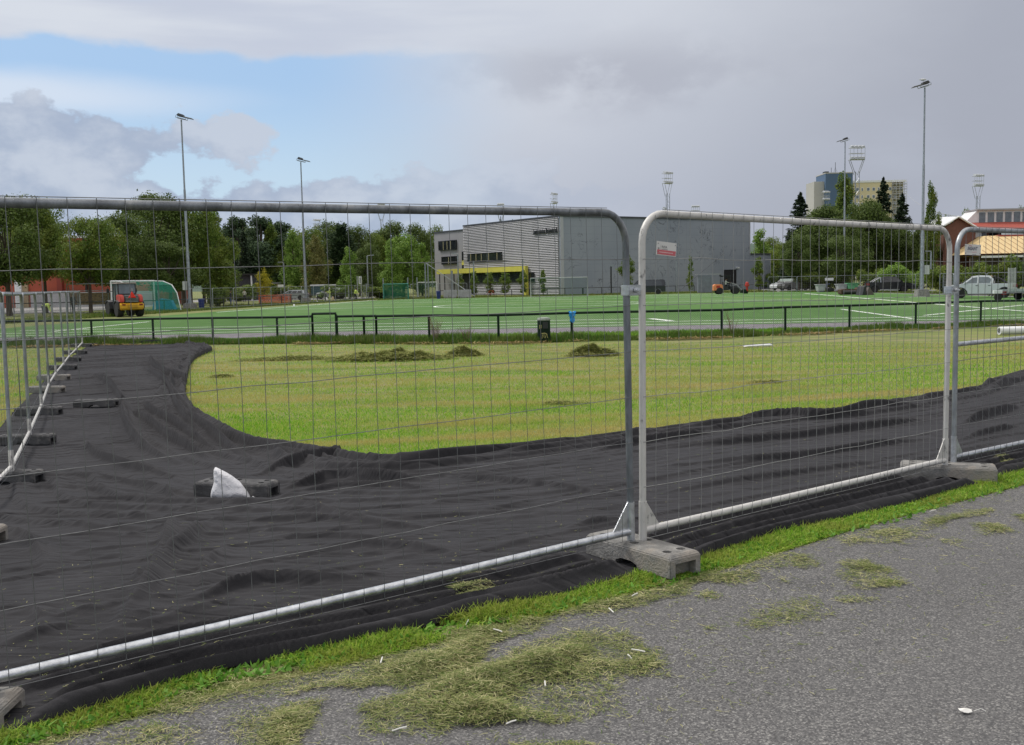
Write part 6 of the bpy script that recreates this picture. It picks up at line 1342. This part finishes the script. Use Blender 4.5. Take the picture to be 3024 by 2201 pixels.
def carbody(name, label, cat, loc, rz, paint, kind, grp=None):
    t = thing(name, label, cat, loc, rz, grp)
    if kind == 'van': L, hw, prof, cab, wr, xr, xf = 4.9, .95, [(-2.45, .35), (-2.45, 1.0), (-2.4, 1.12), (2.0, 1.12), (2.35, .95), (2.45, .5), (2.4, .3)], [(-2.42, 1.11), (2.0, 1.11), (1.25, 1.85), (.9, 1.95), (-2.2, 1.95), (-2.36, 1.85)], .34, -1.5, 1.45
    elif kind == 'estate': L, hw, prof, cab, wr, xr, xf = 4.6, .9, [(-2.28, .4), (-2.3, .85), (-2.2, .95), (1.0, .98), (2.05, .85), (2.3, .6), (2.28, .3)], [(-2.15, .94), (1.2, .96), (.45, 1.42), (-.2, 1.48), (-1.6, 1.46), (-1.95, 1.3)], .32, -1.35, 1.4
    else: L, hw, prof, cab, wr, xr, xf = 4.6, .93, [(-2.28, .45), (-2.3, .95), (-2.2, 1.05), (1.0, 1.06), (2.05, .98), (2.3, .7), (2.28, .35)], [(-2.15, 1.04), (1.15, 1.05), (.5, 1.58), (0, 1.68), (-1.6, 1.66), (-1.98, 1.5)], .36, -1.35, 1.4
    full_ = prof + arch(xf, wr + .06, wr)[::-1] + [(1.0 if False else xf - wr - .1, .28), (xr + wr + .1, .28)] + arch(xr, wr + .06, wr)[::-1]
    MB().prism(full_, -hw, hw).build('body', paint, t, True, .04)
    n = len(cab); zb = cab[0][1]; zt = max(z for _, z in cab); ins = lambda z: .16 * (z - zb) / (zt - zb)
    vs = [(x, -(hw - .03 - ins(z)), z) for x, z in cab] + [(x, hw - .03 - ins(z), z) for x, z in cab]
    MB().add(vs, [tuple(range(n)), tuple(range(2 * n - 1, n - 1, -1))] + [(i, i + n, (i + 1) % n + n, (i + 1) % n) for i in range(n)]).build('roof_cabin', paint, t, True, .03)
    x0, x1 = cab[0][0], cab[1][0]; zt2 = zt - .12; zb2 = zb + .04; Yv = lambda z: hw - .03 - ins(z)
    xe0, xe1 = x0 + .35, x1 - .25; top0, top1 = x0 + .5, cab[2][0] - .02; cuts = [0, .33, .66, 1]
    for c0_, c1_ in zip(cuts[:-1], cuts[1:]):
        a = xe0 + (xe1 - xe0) * c0_ + .04; b_ = xe0 + (xe1 - xe0) * c1_ - .04; at_ = top0 + (top1 - top0) * c0_ + .04; bt = top0 + (top1 - top0) * c1_ - .04
        side_panels(t, [[(a, Yv(zb2), zb2), (b_, Yv(zb2), zb2), (bt, Yv(zt2), zt2), (at_, Yv(zt2), zt2)]], hw, glass)
    (ax, az_), (bx_, bz) = cab[1], cab[2]; MB().add([(ax + .02, -hw + .15, az_ + .04), (ax + .02, hw - .15, az_ + .04), (bx_ + .03, hw - .28, bz), (bx_ + .03, -hw + .28, bz)], [(0, 1, 2, 3)]).build('windscreen', glass, t)
    MB().box(x0 - .02 if kind == 'van' else x0 - .0, x0 + .12, -hw + .2, hw - .2, zb + .1, zt - .3).build('rear_window', glass, t)
    for x_ in (xr, xf):
        for s in (-1, 1): wheel(t, x_, s * (hw - .1), wr, .22)
    for s in (-1, 1):
        MB().box(L / 2 - .3, L / 2 - .05, s * .68 - .18, s * .68 + .18, .62, .76).build('headlight', glassl, t, bev=.03); MB().box(-L / 2 - .0, -L / 2 + .12, s * .78 - .1, s * .78 + .1, .8, 1.05).build('tail_light', mat('tail_red', (0, 0, 0)), t)
        MB().box(.95, 1.1, s * (hw + .05) - .08, s * (hw + .05) + .08, zb + .02, zb + .16).build('mirror', paint, t, bev=.02)
    return t
carbody('minivan', 'black van parked before the hall, half hidden by the fence joint', 'van', (XZ(1912, 138, 855), 138.5, LOW), math.radians(172), blackcar, 'van')
carbody('parked_car', 'silver grey estate car parked behind the wire panels left of the middle pole', 'car', (XZ(863, 152, 850), 152, LOW), math.radians(176), silver, 'estate', 'parked cars')
carbody('parked_car', 'white car partly behind the blue-white van right of the middle pole', 'car', (XZ(975, 154, 850), 155, LOW), math.radians(150), whitecar, 'suv', 'parked cars')
cv = thing('caravan', 'dark trailer with a white roof beside the white car', 'trailer', (XZ(918, 158, 850), 158, LOW)); MB().box(0, 2.9, 0, 1.9, .5, 2.0).build('body', mat('teal_dark', (.03, .07, .08), .6, 0, .2, 2), cv, bev=.05); MB().box(-.1, 3.6, -.1, 2, 2.03, 2.2).build('roof', whitep, cv, bev=.03); wheel(cv, 1.4, .1, .3)
carbody('parked_car', 'white car parked nearest the hall on the access road', 'car', (XZ(2332, 150, 850), 152, LOW), math.radians(205), whitecar, 'suv', 'parked cars')
carbody('parked_car', 'black car with a pale roof parked between the two white cars', 'car', (XZ(2362, 146, 850), 149, LOW), math.radians(200), mat('grey_car_paint', (.10, .10, .11), .3, .3, .05, 2, coat=.5), 'suv', 'parked cars')
carbody('parked_car', 'silver car parked behind the black one, farthest on the access road', 'car', (XZ(2376, 156, 850), 160, LOW), math.radians(196), silver, 'suv', 'parked cars')

# flat trailer beside the white pickup
tr = thing('flatbed_trailer', 'low flatbed trailer with an upright grey ramp in front of the white pickup', 'trailer', (XZ(2962, 74, 880), 74, LOW), math.radians(-4))
MB().box(0, 4.6, -.9, .9, .52, .64).build('deck', galv, tr, bev=.02); MB().box(-.05, 4.6, -.94, -.905, .64, .84).build('side_board', galvb, tr); MB().box(-.1, -.02, -.9, .9, .5, .8).build('rear_beam', galv, tr)
rp = MB()
for k in range(17): rp.box(-.02 + .0, .42, -.97, -.94, .85 + k * .085, .90 + k * .085)
rp.box(-.06, -.02, -.98, -.92, .55, 2.32); rp.box(.42, .46, -.98, -.92, .55, 2.32)
for k in range(4): rp.box(.05 + k * .1, .07 + k * .1, -.968, -.942, .85, 2.3)
rp.build('ramp', mat('ramp_grey', (.50, .50, .50), .5, .3, .1, 5), tr)
for y_ in (-.85, .75): wheel(tr, -.55 + 1.9, y_, .3, .2)
wheel(tr, -.62, -.7, .27, .2); MB().box(-.95, -.35, -.85, -.55, .5, .74).build('mudguard', whitep, tr, bev=.03); MB().box(-.4, -.1, -.84, -.6, .42, .66).build('tail_light', mat('tail_red', (0, 0, 0)), tr)

# wheel loader seen from behind
wl = thing('wheel_loader', 'red and yellow wheel loader with a glazed cab and red warning triangle, seen from behind', 'wheel loader', (XZ(358, 77.5, 930), 78.2, LOW), math.radians(126))
cab_d = mat('cab_black', (.02, .022, .024), .5, 0, .2, 3)
def off(o, *l): o.location = l; return o
MB().prism([(-2.15, .62), (-2.15, .98), (-1.9, 1.06), (-1.2, 1.06), (-1.2, .55), (-1.95, .5)], -.84, .84).build('counterweight', yelp, wl, True, .06)
MB().prism([(-2.05, 1.07), (-2.0, 1.5), (-1.85, 1.62), (-.9, 1.66), (-.9, 1.07)], -.52, .52).build('engine_grille', cab_d, wl, True, .04)
for s in (-1, 1):
    MB().prism([(-2.06, 1.08), (-2.02, 1.45), (-1.85, 1.64), (-.9, 1.66), (-.9, 1.08)], min(s * .53, s * .82), max(s * .53, s * .82)).build('hood_side', redp, wl, True, .05)
    MB().box(-2.19, -2.14, s * .62 - .12, s * .62 + .12, .86, .96).build('tail_light', mat('tail_red', (0, 0, 0)), wl)
gr = MB()
for k in range(4): gr.box(-2.1, -2.03, -.45, .45, 1.12 + k * .1, 1.16 + k * .1)
gr.build('grille_slats', greyp, wl)
MB().box(-2.22, -2.15, -.34, .34, .68, .92).build('tow_hatch', mat('yellow_dark', (.45, .25, .02), .5, 0, .1, 3), wl, bev=.02)
MB().box(-.95, .95, -.55, .75, .55, 1.05).build('chassis', cab_d, wl, bev=.04)
MB().prism([(-.95, 1.05), (.55, 1.05), (.6, 1.6), (.35, 2.46), (-.85, 2.46), (-.95, 1.7)], -.62, .62).build('cab_glass', glassl, wl)
pl_ = MB()
for s in (-1, 1):
    for a_, b_ in (((-.95, 1.0), (-.95, 1.7)), ((-.95, 1.7), (-.85, 2.46)), ((.55, 1.0), (.6, 1.6)), ((.6, 1.6), (.35, 2.46)), ((-.1, 1.0), (-.1, 2.46))): pl_.tube([(a_[0], s * .63, a_[1]), (b_[0], s * .63, b_[1])], .045, 6)
pl_.tube([(-.97, -.62, 1.7), (-.97, .62, 1.7)], .04, 6); pl_.build('cab_frame', cab_d, wl)
MB().box(-1.0, .5, -.70, .70, 2.47, 2.56).build('cab_roof', mat('roof_pale', (.45, .38, .38), .5, 0, .1, 2), wl, bev=.03)
MB().box(-.8, -.65, -.3, .3, 1.3, 1.95).build('seat', cab_d, wl, bev=.05); MB().tube([(-.93, -.35, 1.9), (-.94, -.35, 2.1)], .1, 12).build('cab_sticker', greyp, wl)
tri = MB(); tri.prism([(-.27, 1.42), (.27, 1.42), (0, 1.88)], -2.19, -2.13, 'x'); tri.build('warning_triangle', mat('signal_red', (.80, .03, .015), .4, 0, .03, 2), wl)
for x_, rr in ((-1.25, .56), (1.05, .56)):
    for s in (-1, 1):
        o = wheel(wl, x_, s * .74, rr, .42, yelp, spokes=3)
        MB().prism([(x_ - .66, .62), (x_ - .5, 1.12), (x_, 1.26), (x_ + .5, 1.12), (x_ + .66, .62), (x_ + .58, .62), (x_ + .44, 1.05), (x_, 1.18), (x_ - .44, 1.05), (x_ - .58, .62)], s * .74 - .23, s * .74 + .23).build('mudguard', cab_d, wl)
ar = MB()
for s in (-.28, .28): ar.tube([(.55, s, 1.5), (1.3, s, 1.45), (2.1, s, .75)], .09, 6)
ar.tube([(.5, 0, 1.2), (1.7, 0, 1.2)], .06, 6); ar.box(2.05, 2.2, -.6, .6, .25, 1.2); ar.build('loader_arm', cab_d, wl)
fk = MB()
for s in (-.4, .4): fk.box(2.2, 3.5, s - .06, s + .06, .28, .34)
fk.build('forks', cab_d, wl)
mi = MB(); mi.tube([(.3, .65, 1.9), (.5, 1.0, 1.95)], .03, 5); mi.box(.42, .5, .92, 1.12, 1.8, 2.1); mi.tube([(.3, -.65, 1.9), (.5, -1.0, 1.95)], .03, 5); mi.box(.42, .5, -1.12, -.92, 1.8, 2.1); mi.build('mirrors', cab_d, wl)

# ---------------------------------------------------------------- people
def person(label, loc, rz, J, top, legs, hair=None, h=1.75, group='people in work clothes around the pitch', shoes=darkp, scale=1., parent_cat='person', legskin=False):
    """J: joints in metres (x forward, y left, z up)"""
    t = thing('person', label, parent_cat, loc, rz, group); t.scale = (scale,) * 3
    V = []; E = []; Rr = []; tagm = []
    def nd(p, r, par=None, m_=0): V.append(p); Rr.append(r); tagm.append(m_); i = len(V) - 1; (E.append((par, i)) if par is not None else None); return i
    v = lambda k: Vector(J[k])
    pel = nd(v('pelvis'), .135); ch = nd(v('pelvis').lerp(v('neck'), .55), .15, pel); st_ = nd(v('pelvis').lerp(v('neck'), .86), .125, ch); nk = nd(v('neck'), .058, st_)
    hd0 = nd(v('neck').lerp(v('head'), .5), .066, nk); hd = nd(v('head'), .10, hd0)
    up = (v('head') - v('neck')).normalized(); nd(v('head') + up * .09, .078, hd); fw = Vector(J.get('face', (1, 0, -.1))).normalized(); nd(v('head') + fw * .095 - up * .02, .018, hd); nd(v('head') + fw * .055 - up * .085, .045, hd)
    for s, S_ in ((1, 'l'), (-1, 'r')):
        sh_ = nd(v('neck').lerp(v('pelvis'), .13) + Vector((0, s * .17, 0)), .072, st_); el_ = nd(v('elbow_' + S_), .048, sh_); wr_ = nd(v('wrist_' + S_), .032, el_)
        dr_ = (v('wrist_' + S_) - v('elbow_' + S_)).normalized(); pm = nd(v('wrist_' + S_) + dr_ * .06, .034, wr_); sd_ = Vector((0, 1, 0)) if abs(dr_.y) < .7 else Vector((1, 0, 0)); cr_ = dr_.cross(sd_).normalized()
        for q, (o_, l_) in enumerate(((-.03, .06), (-.01, .072), (.01, .068), (.028, .052))): f0 = nd(v('wrist_' + S_) + dr_ * .1 + sd_ * o_, .010, pm); nd(v('wrist_' + S_) + dr_ * (.1 + l_) + sd_ * o_ + cr_ * .02, .008, f0)
        th = nd(v('wrist_' + S_) + dr_ * .05 + sd_ * -.05 + cr_ * .01, .011, pm); nd(v('wrist_' + S_) + dr_ * .09 + sd_ * -.06 + cr_ * .025, .009, th)
        hp_ = nd(v('pelvis') + Vector((0, s * .095, -.05)), .098, pel); kn = nd(v('knee_' + S_), .066, hp_); an_ = nd(v('ankle_' + S_), .045, kn); ft = Vector(J.get('foot', (1, 0, 0))); nd(v('ankle_' + S_) + ft * .15 + Vector((0, 0, -.045)), .042, an_)
    me = bpy.data.meshes.new('body'); me.from_pydata([tuple(p) for p in V], E, []); o = bpy.data.objects.new('body', me); C.objects.link(o)
    md = o.modifiers.new('s', 'SKIN'); me.skin_vertices[0].data[0].use_root = True
    for i, r in enumerate(Rr): me.skin_vertices[0].data[i].radius = (r, r)
    sb_ = o.modifiers.new('d', 'SUBSURF'); sb_.levels = 1; sb_.render_levels = 1
    m2 = bpy.data.meshes.new_from_object(o.evaluated_get(bpy.context.evaluated_depsgraph_get())); o.modifiers.clear(); o.data = m2; m2.shade_smooth()
    m2.materials.clear()
    for q in (top, legs, skin, shoes): m2.materials.append(q)
    neck = v('neck'); pv = v('pelvis')
    segs = [('w', v('neck'), v('head') + up * .1, 2, .0), ('t', pv + (neck - pv) * .12, neck, 0, 0)]
    for S_ in 'lr': segs += [('a', neck, v('elbow_' + S_), 0, 0), ('a', v('elbow_' + S_), v('wrist_' + S_), 0, 0), ('h', v('wrist_' + S_), v('wrist_' + S_) + (v('wrist_' + S_) - v('elbow_' + S_)).normalized() * .16, 2, 0), ('l', pv, v('knee_' + S_), 1, 0), ('l', v('knee_' + S_), v('ankle_' + S_), 2 if legskin else 1, 0), ('f', v('ankle_' + S_), v('ankle_' + S_) + Vector((.15, 0, -.06)), 3, 0)]
    for p in m2.polygons:
        c_ = p.center; bd = (9, 0)
        for _, a, b_, mm, _ in segs:
            d = (b_ - a); u = max(0, min(1, (c_ - a).dot(d) / max(1e-9, d.length_squared))); dd = (c_ - a - d * u).length
            if dd < bd[0]: bd = (dd, mm)
        p.material_index = bd[1]
    o.parent = t
    if hair is not None:
        hm = MB(); hc = v('head') - fw * .02 + up * .03; pts = []
        for i in range(7):
            for k in range(12):
                a = PI * .62 * i / 6; g = 2 * PI * k / 12; pts.append((hc.x + .108 * math.sin(a) * math.cos(g), hc.y + .1 * math.sin(a) * math.sin(g), hc.z + .12 * math.cos(a)))
        hm.add(pts, [(i * 12 + k, i * 12 + (k + 1) % 12, (i + 1) * 12 + (k + 1) % 12, (i + 1) * 12 + k) for i in range(6) for k in range(12)]); hm.build('hair' if hair is not hivis and hair is not whitep else 'cap', hair, t, True)
    return t
stand = dict(pelvis=(0, 0, .93), neck=(.02, 0, 1.45), head=(.05, 0, 1.62), elbow_l=(.02, .26, 1.16), wrist_l=(.18, .24, .96), elbow_r=(.02, -.26, 1.16), wrist_r=(.22, -.2, 1.0), knee_l=(.03, .11, .5), ankle_l=(-.02, .13, .08), knee_r=(.06, -.11, .5), ankle_r=(.1, -.13, .08))
hairm = mat('dark_hair', (.03, .02, .015), .8, 0, .2, 20)
work = dict(stand, pelvis=(0, 0, .90), neck=(.16, 0, 1.38), head=(.27, 0, 1.5), elbow_l=(.3, .24, 1.15), wrist_l=(.42, .1, .95), elbow_r=(.3, -.24, 1.15), wrist_r=(.45, -.08, .9), knee_l=(.18, .12, .48), ankle_l=(-.08, .14, .08), knee_r=(.22, -.1, .48), ankle_r=(.38, -.1, .08), face=(1, 0, -.7))
person('person in full pale yellow hi-vis suit and white cap standing by the left touchline', (XZ(972, 138, 880), 138.5, LOW), math.radians(200), dict(stand, elbow_l=(.25, .25, 1.2), wrist_l=(.5, .2, 1.15)), hivis, hivis, whitep)
person('person in yellow jacket and black shorts working bent over a tool', (XZ(1048, 134, 880), 134, LOW), math.radians(-15), work, hivis, darkcloth, hairm, legskin=False)
bend = dict(pelvis=(0, 0, .88), neck=(.50, 0, .98), head=(.64, 0, .86), elbow_l=(.5, .2, .68), wrist_l=(.55, .12, .42), elbow_r=(.48, -.2, .68), wrist_r=(.6, -.12, .42), knee_l=(.03, .12, .46), ankle_l=(-.05, .14, .08), knee_r=(.06, -.12, .46), ankle_r=(0, -.14, .08), face=(.4, 0, -1))
person('person in yellow vest and grey trousers bending down at the left edge', (XZ(16, 76, 900), 82, LOW), math.radians(10), bend, hivis, darkcloth, hairm)
person('person with dark hair standing behind the receding wire panels at the left', (XZ(200, 92, 870), 93, LOW), math.radians(-30), stand, darkcloth, darkcloth, hairm)
person('person in pale cap and grey clothes behind the white pickup', (XZ(2937, 86.5, 850), 87, LOW), math.radians(200), dict(stand), palecloth, darkcloth, mat('tan_cap', (.30, .22, .12), .8, 0, .1, 20))
person('person in dark clothes walking behind the wire panels before the shed', (XZ(672, 110, 870), 111, LOW), math.radians(0), stand, darkcloth, mat('blue_cloth', (.05, .08, .16), .9, 0, .2, 20), hairm)
person('person in light shirt before the shed door', (XZ(716, 140, 870), 141, LOW), math.radians(90), stand, palecloth, darkcloth, hairm)

# articulated orange mini loader with its driver
ml = thing('mini_loader', 'small orange and black articulated loader with driver canopy on the far side of the pitch', 'mini loader', (XZ(2150, 127, 860), 127.5, LOW), math.radians(2))
MB().prism([(-1.75, .45), (-1.78, 1.05), (-1.6, 1.22), (-.75, 1.22), (-.6, .95), (-.6, .5)], -.45, .45).build('rear_body', orgp, ml, True, .05); MB().box(-1.45, -1.0, -.47, -.452, .8, 1.05).build('decal', redp, ml); MB().box(-.7, .1, -.4, .4, .5, 1.0).build('seat_box', cab_d, ml, bev=.04)
MB().box(-.55, -.4, -.25, .25, 1.0, 1.5).build('seat_back', cab_d, ml, bev=.03); cn = MB()
for s in (-1, 1): cn.tube([(-.75, s * .42, 1.2), (-.75, s * .42, 2.15), (.25, s * .42, 2.2), (.42, s * .42, 1.0)], .045, 6)
cn.build('roll_cage', cab_d, ml, True); MB().box(-.9, .4, -.5, .5, 2.18, 2.27).build('canopy_roof', cab_d, ml, bev=.03); MB().box(-.95, -.75, -.1, .1, 2.27, 2.4).build('beacon', cab_d, ml)
MB().box(.25, 1.15, -.35, .35, .55, .95).build('front_body', cab_d, ml, bev=.05); la = MB()
for s in (-.22, .22): la.tube([(.45, s, 1.35), (1.1, s, 1.1), (1.75, s, .45)], .07, 6)
la.tube([(.4, 0, .9), (.5, 0, 1.4)], .09, 6); la.build('lift_arm', greyp, ml)
bk = MB(); bk.box(1.7, 2.35, -.6, .6, .1, .55, tx=.12); bk.lathe([(.16, -.6), (.16, .6)], (2.3, 0, .18), 10, 'y'); bk.build('attachment', darkgreen, ml)
for x_ in (-1.05, .95):
    for s in (-1, 1): wheel(ml, x_, s * .52, .42, .3, rim_m, spokes=4)
sit = dict(pelvis=(0, 0, .12), neck=(.06, 0, .64), head=(.1, 0, .81), elbow_l=(.2, .25, .42), wrist_l=(.42, .2, .42), elbow_r=(.2, -.25, .42), wrist_r=(.42, -.2, .42), knee_l=(.45, .14, .12), ankle_l=(.5, .15, -.3), knee_r=(.45, -.14, .12), ankle_r=(.5, -.15, -.3))
person('person in pale shirt sitting at the controls of the orange mini loader', Vector((XZ(2150, 127, 860) - .22, 127.5, LOW + 1.0)), math.radians(2), sit, palecloth, darkcloth, hairm)

# ---------------------------------------------------------------- small things round the pitch
def bin_(name, label, px_, Y, r, h, m_, cat='bin'):
    t = thing(name, label, cat, (XZ(px_, Y, 900), Y, LOW), group='plastic bins'); MB().lathe([(r * .85, 0), (r, h * .9), (r * 1.05, h)], n=14).build('body', m_, t, True); MB().lathe([(r * 1.1, h), (r * 1.08, h + .06), (.05, h + .1)], n=14).build('lid', m_, t, True); return t
bin_('blue_bin', 'dark blue round bin beside the left floodlight pole', 595, 97, .28, .95, bluep); bin_('blue_bin', 'blue round bin between the small goals and the hall', 1296, 136, .27, .95, bluep)
def skip_(label, px_, Y, w, m_, h=.9):
    t = thing('skip', label, 'skip', (XZ(px_, Y, 860), Y, LOW), group='small skips by the access road'); mb = MB(); mb.box(-w / 2 + .15, w / 2 - .15, -.5, .5, .15, h, tx=-.12, ty=-.08); mb.build('tub', m_, t, bev=.02); r_ = MB(); r_.box(-w / 2 - .05, w / 2 + .05, -.65, .65, h, h + .07); r_.build('rim', m_, t); f = MB(); f.box(-w / 2 + .2, w / 2 - .2, -.4, .4, 0, .14); f.build('feet', greyp, t); return t
lg = mat('skip_grey', (.42, .43, .44), .6, 0, .15, 3)
skip_('pale grey skip nearest the access road', 2423, 128, 1.1, lg); skip_('grey skip behind the right middle floodlight pole', 2484, 126.5, 1.2, lg); skip_('green and white skip right of the grey one', 2516, 126, 1.3, mat('skip_green', (.12, .36, .18), .6, 0, .2, 3), 1.0)
o = thing('compactor', 'dark small machine with white handle between the skips', 'machine', (XZ(2453, 127, 855), 127, LOW)); MB().box(-.5, .35, -.3, .3, .08, .5).build('body', darkp, o, bev=.05); MB().tube([(-.4, 0, .5), (-.5, 0, .95), (-.1, 0, 1.0)], .04, 6).build('handle', bluep, o); MB().box(.3, .7, -.2, .2, .1, .3).build('plate', lg, o)
o = thing('sweeper_bucket', 'rusty brown sweeper attachment lying at the pitch corner', 'attachment', (XZ(2503, 108, 870), 108, LOW), .1); MB().prism([(-.9, .1), (-.95, .55), (-.2, .62), (.9, .55), (.95, .75), (1.0, .1), (.7, 0), (-.6, 0)], -.4, .4).build('box', mat('rusty', (.11, .07, .05), .8, .2, .4, 5), o, True, .03); MB().lathe([(.22, -.7), (.22, .7)], (0, -.35, .25), 12, 'x').build('brush', darkp, o)
o = thing('loader_bucket', 'upturned dark digger bucket on the grass left of the black pickup', 'attachment', (XZ(2554, 104, 870), 104, LOW), .4); MB().prism([(-.75, 0), (-.5, .85), (-.35, .95), (-.2, .8), (-.35, .05)], -.5, .5).build('shell', cab_d, o, False, .02); MB().prism([(-.2, 0), (.15, .8), (.28, .75), (.85, 0)], -.45, .45).build('scoop', mat('bucket_brown', (.13, .11, .10), .7, .3, .3, 5), o, False, .02)
o = thing('hydrant', 'red hydrant standpipe right of the orange mini loader', 'hydrant', (XZ(2206, 137, 855), 137, LOW)); MB().lathe([(.14, 0), (.14, .75), (.24, .8), (.24, 1.15), (.18, 1.35), (.06, 1.42)], n=12).build('body', redp, o, True); MB().lathe([(.07, -.3), (.07, .3)], (0, 0, .95), 8, 'x').build('outlet', redp, o)
o = thing('sports_bag', 'white sack on the ground at the feet of the hi-vis worker', 'sack', (XZ(967, 137, 880) - .2, 137.2, LOW)); MB().lathe([(.02, 0), (.22, .02), (.24, .25), (.15, .42), (.03, .46)], n=12).build('bag', whitep, o, True)
o = MB().lathe([(.1, 0), (.2, .03), (.18, .2), (.12, .5), (.02, .55)], n=10).build('tan_sack', mat('tan_sack', (.42, .33, .20), .8, 0, .2, 9), None, True); o.location = (XZ(983, 137, 880), 137, LOW); tag(o, 'tan sack standing right of the hi-vis worker', 'sack')
for k, (px_, Y, lab) in enumerate(((868, 104, 'white ball on the turf left of the middle pole'), (937, 124, 'white ball near the left touchline beside the middle pole'))):
    o = MB().lathe([(.01, 0), (.07, .03), (.11, .11), (.07, .19), (.01, .22)], n=12).build('football', whitep, None, True); o.location = (XZ(px_, Y, 890), Y, LOW + .01); tag(o, lab, 'ball', 'white balls on the turf')
sg = thing('site_board', 'small white site board on a post left of the silver car', 'sign', (XZ(829, 148, 850), 148, LOW)); MB().box(-.4, .4, -.03, .03, 1.9, 2.3).build('board', whitep, sg); MB().tube([(0, .05, 0), (0, .05, 2.3)], .04, 6).build('post', greyp, sg)
sg = thing('stone_pillar', 'grey square pillar with a railing top behind the orange mini loader', 'pillar', (XZ(2080, 141, 850), 141, LOW)); MB().box(-.9, .9, -.5, .5, 0, 2.4).build('block', mat('pillar_grey', (.16, .18, .21), .7, 0, .15, 2), sg, bev=.03); MB().box(-1.2, 2.2, -.2, .2, 2.45, 2.6).build('top', greyp, sg)
for k, (px_, lab) in enumerate(((1330, 'left concrete block by the hall entrance'), (1372, 'right concrete block by the hall entrance'))):
    o = MB().box(-.9, .9, -.3, .3, 0, 1.1).build('stone_block', mat('pale_block', (.34, .34, .36), .8, 0, .15, 2), bev=.04); o.location = (XZ(px_, 140, 870), 140, LOW); tag(o, lab, 'concrete block', 'concrete blocks by the hall')
bk_ = thing('bicycle', 'bicycle leaning on the railing below the yellow canopy', 'bicycle', (XZ(1448, 142, 860), 142.6, LOW))
for x_ in (-.5, .5): MB().tube([(x_ + .32 * math.cos(a), 0, .34 + .32 * math.sin(a)) for a in [2 * PI * k / 16 for k in range(17)]], .022, 5).build('wheel', rubber, bk_)
mb = MB(); mb.tube([(-.5, 0, .34), (-.15, 0, .85), (.4, 0, .85), (.5, 0, .34)], .025, 5); mb.tube([(-.15, 0, .85), (.0, 0, .32), (.38, 0, .8)], .025, 5); mb.tube([(.38, -.25, 1.0), (.38, .25, 1.0)], .02, 5); mb.build('frame', redp, bk_); MB().box(-.28, -.05, -.07, .07, .92, .98).build('saddle', darkp, bk_)
tp = thing('tarpaulin', 'blue tarpaulin and pale pile behind the green-netted goal', 'tarpaulin', (XZ(485, 96, 880), 96, LOW)); MB().prism([(-1.4, 0), (-1.2, 1.2), (-.4, 1.5), (.9, 1.35), (1.4, .2), (1.4, 0)], -.6, .6).build('cover', mat('tarp_blue', (.03, .25, .55), .5, 0, .2, 3), tp, True, .08); tp.scale = (.75, .7, .75)
bpy.context.view_layer.update()
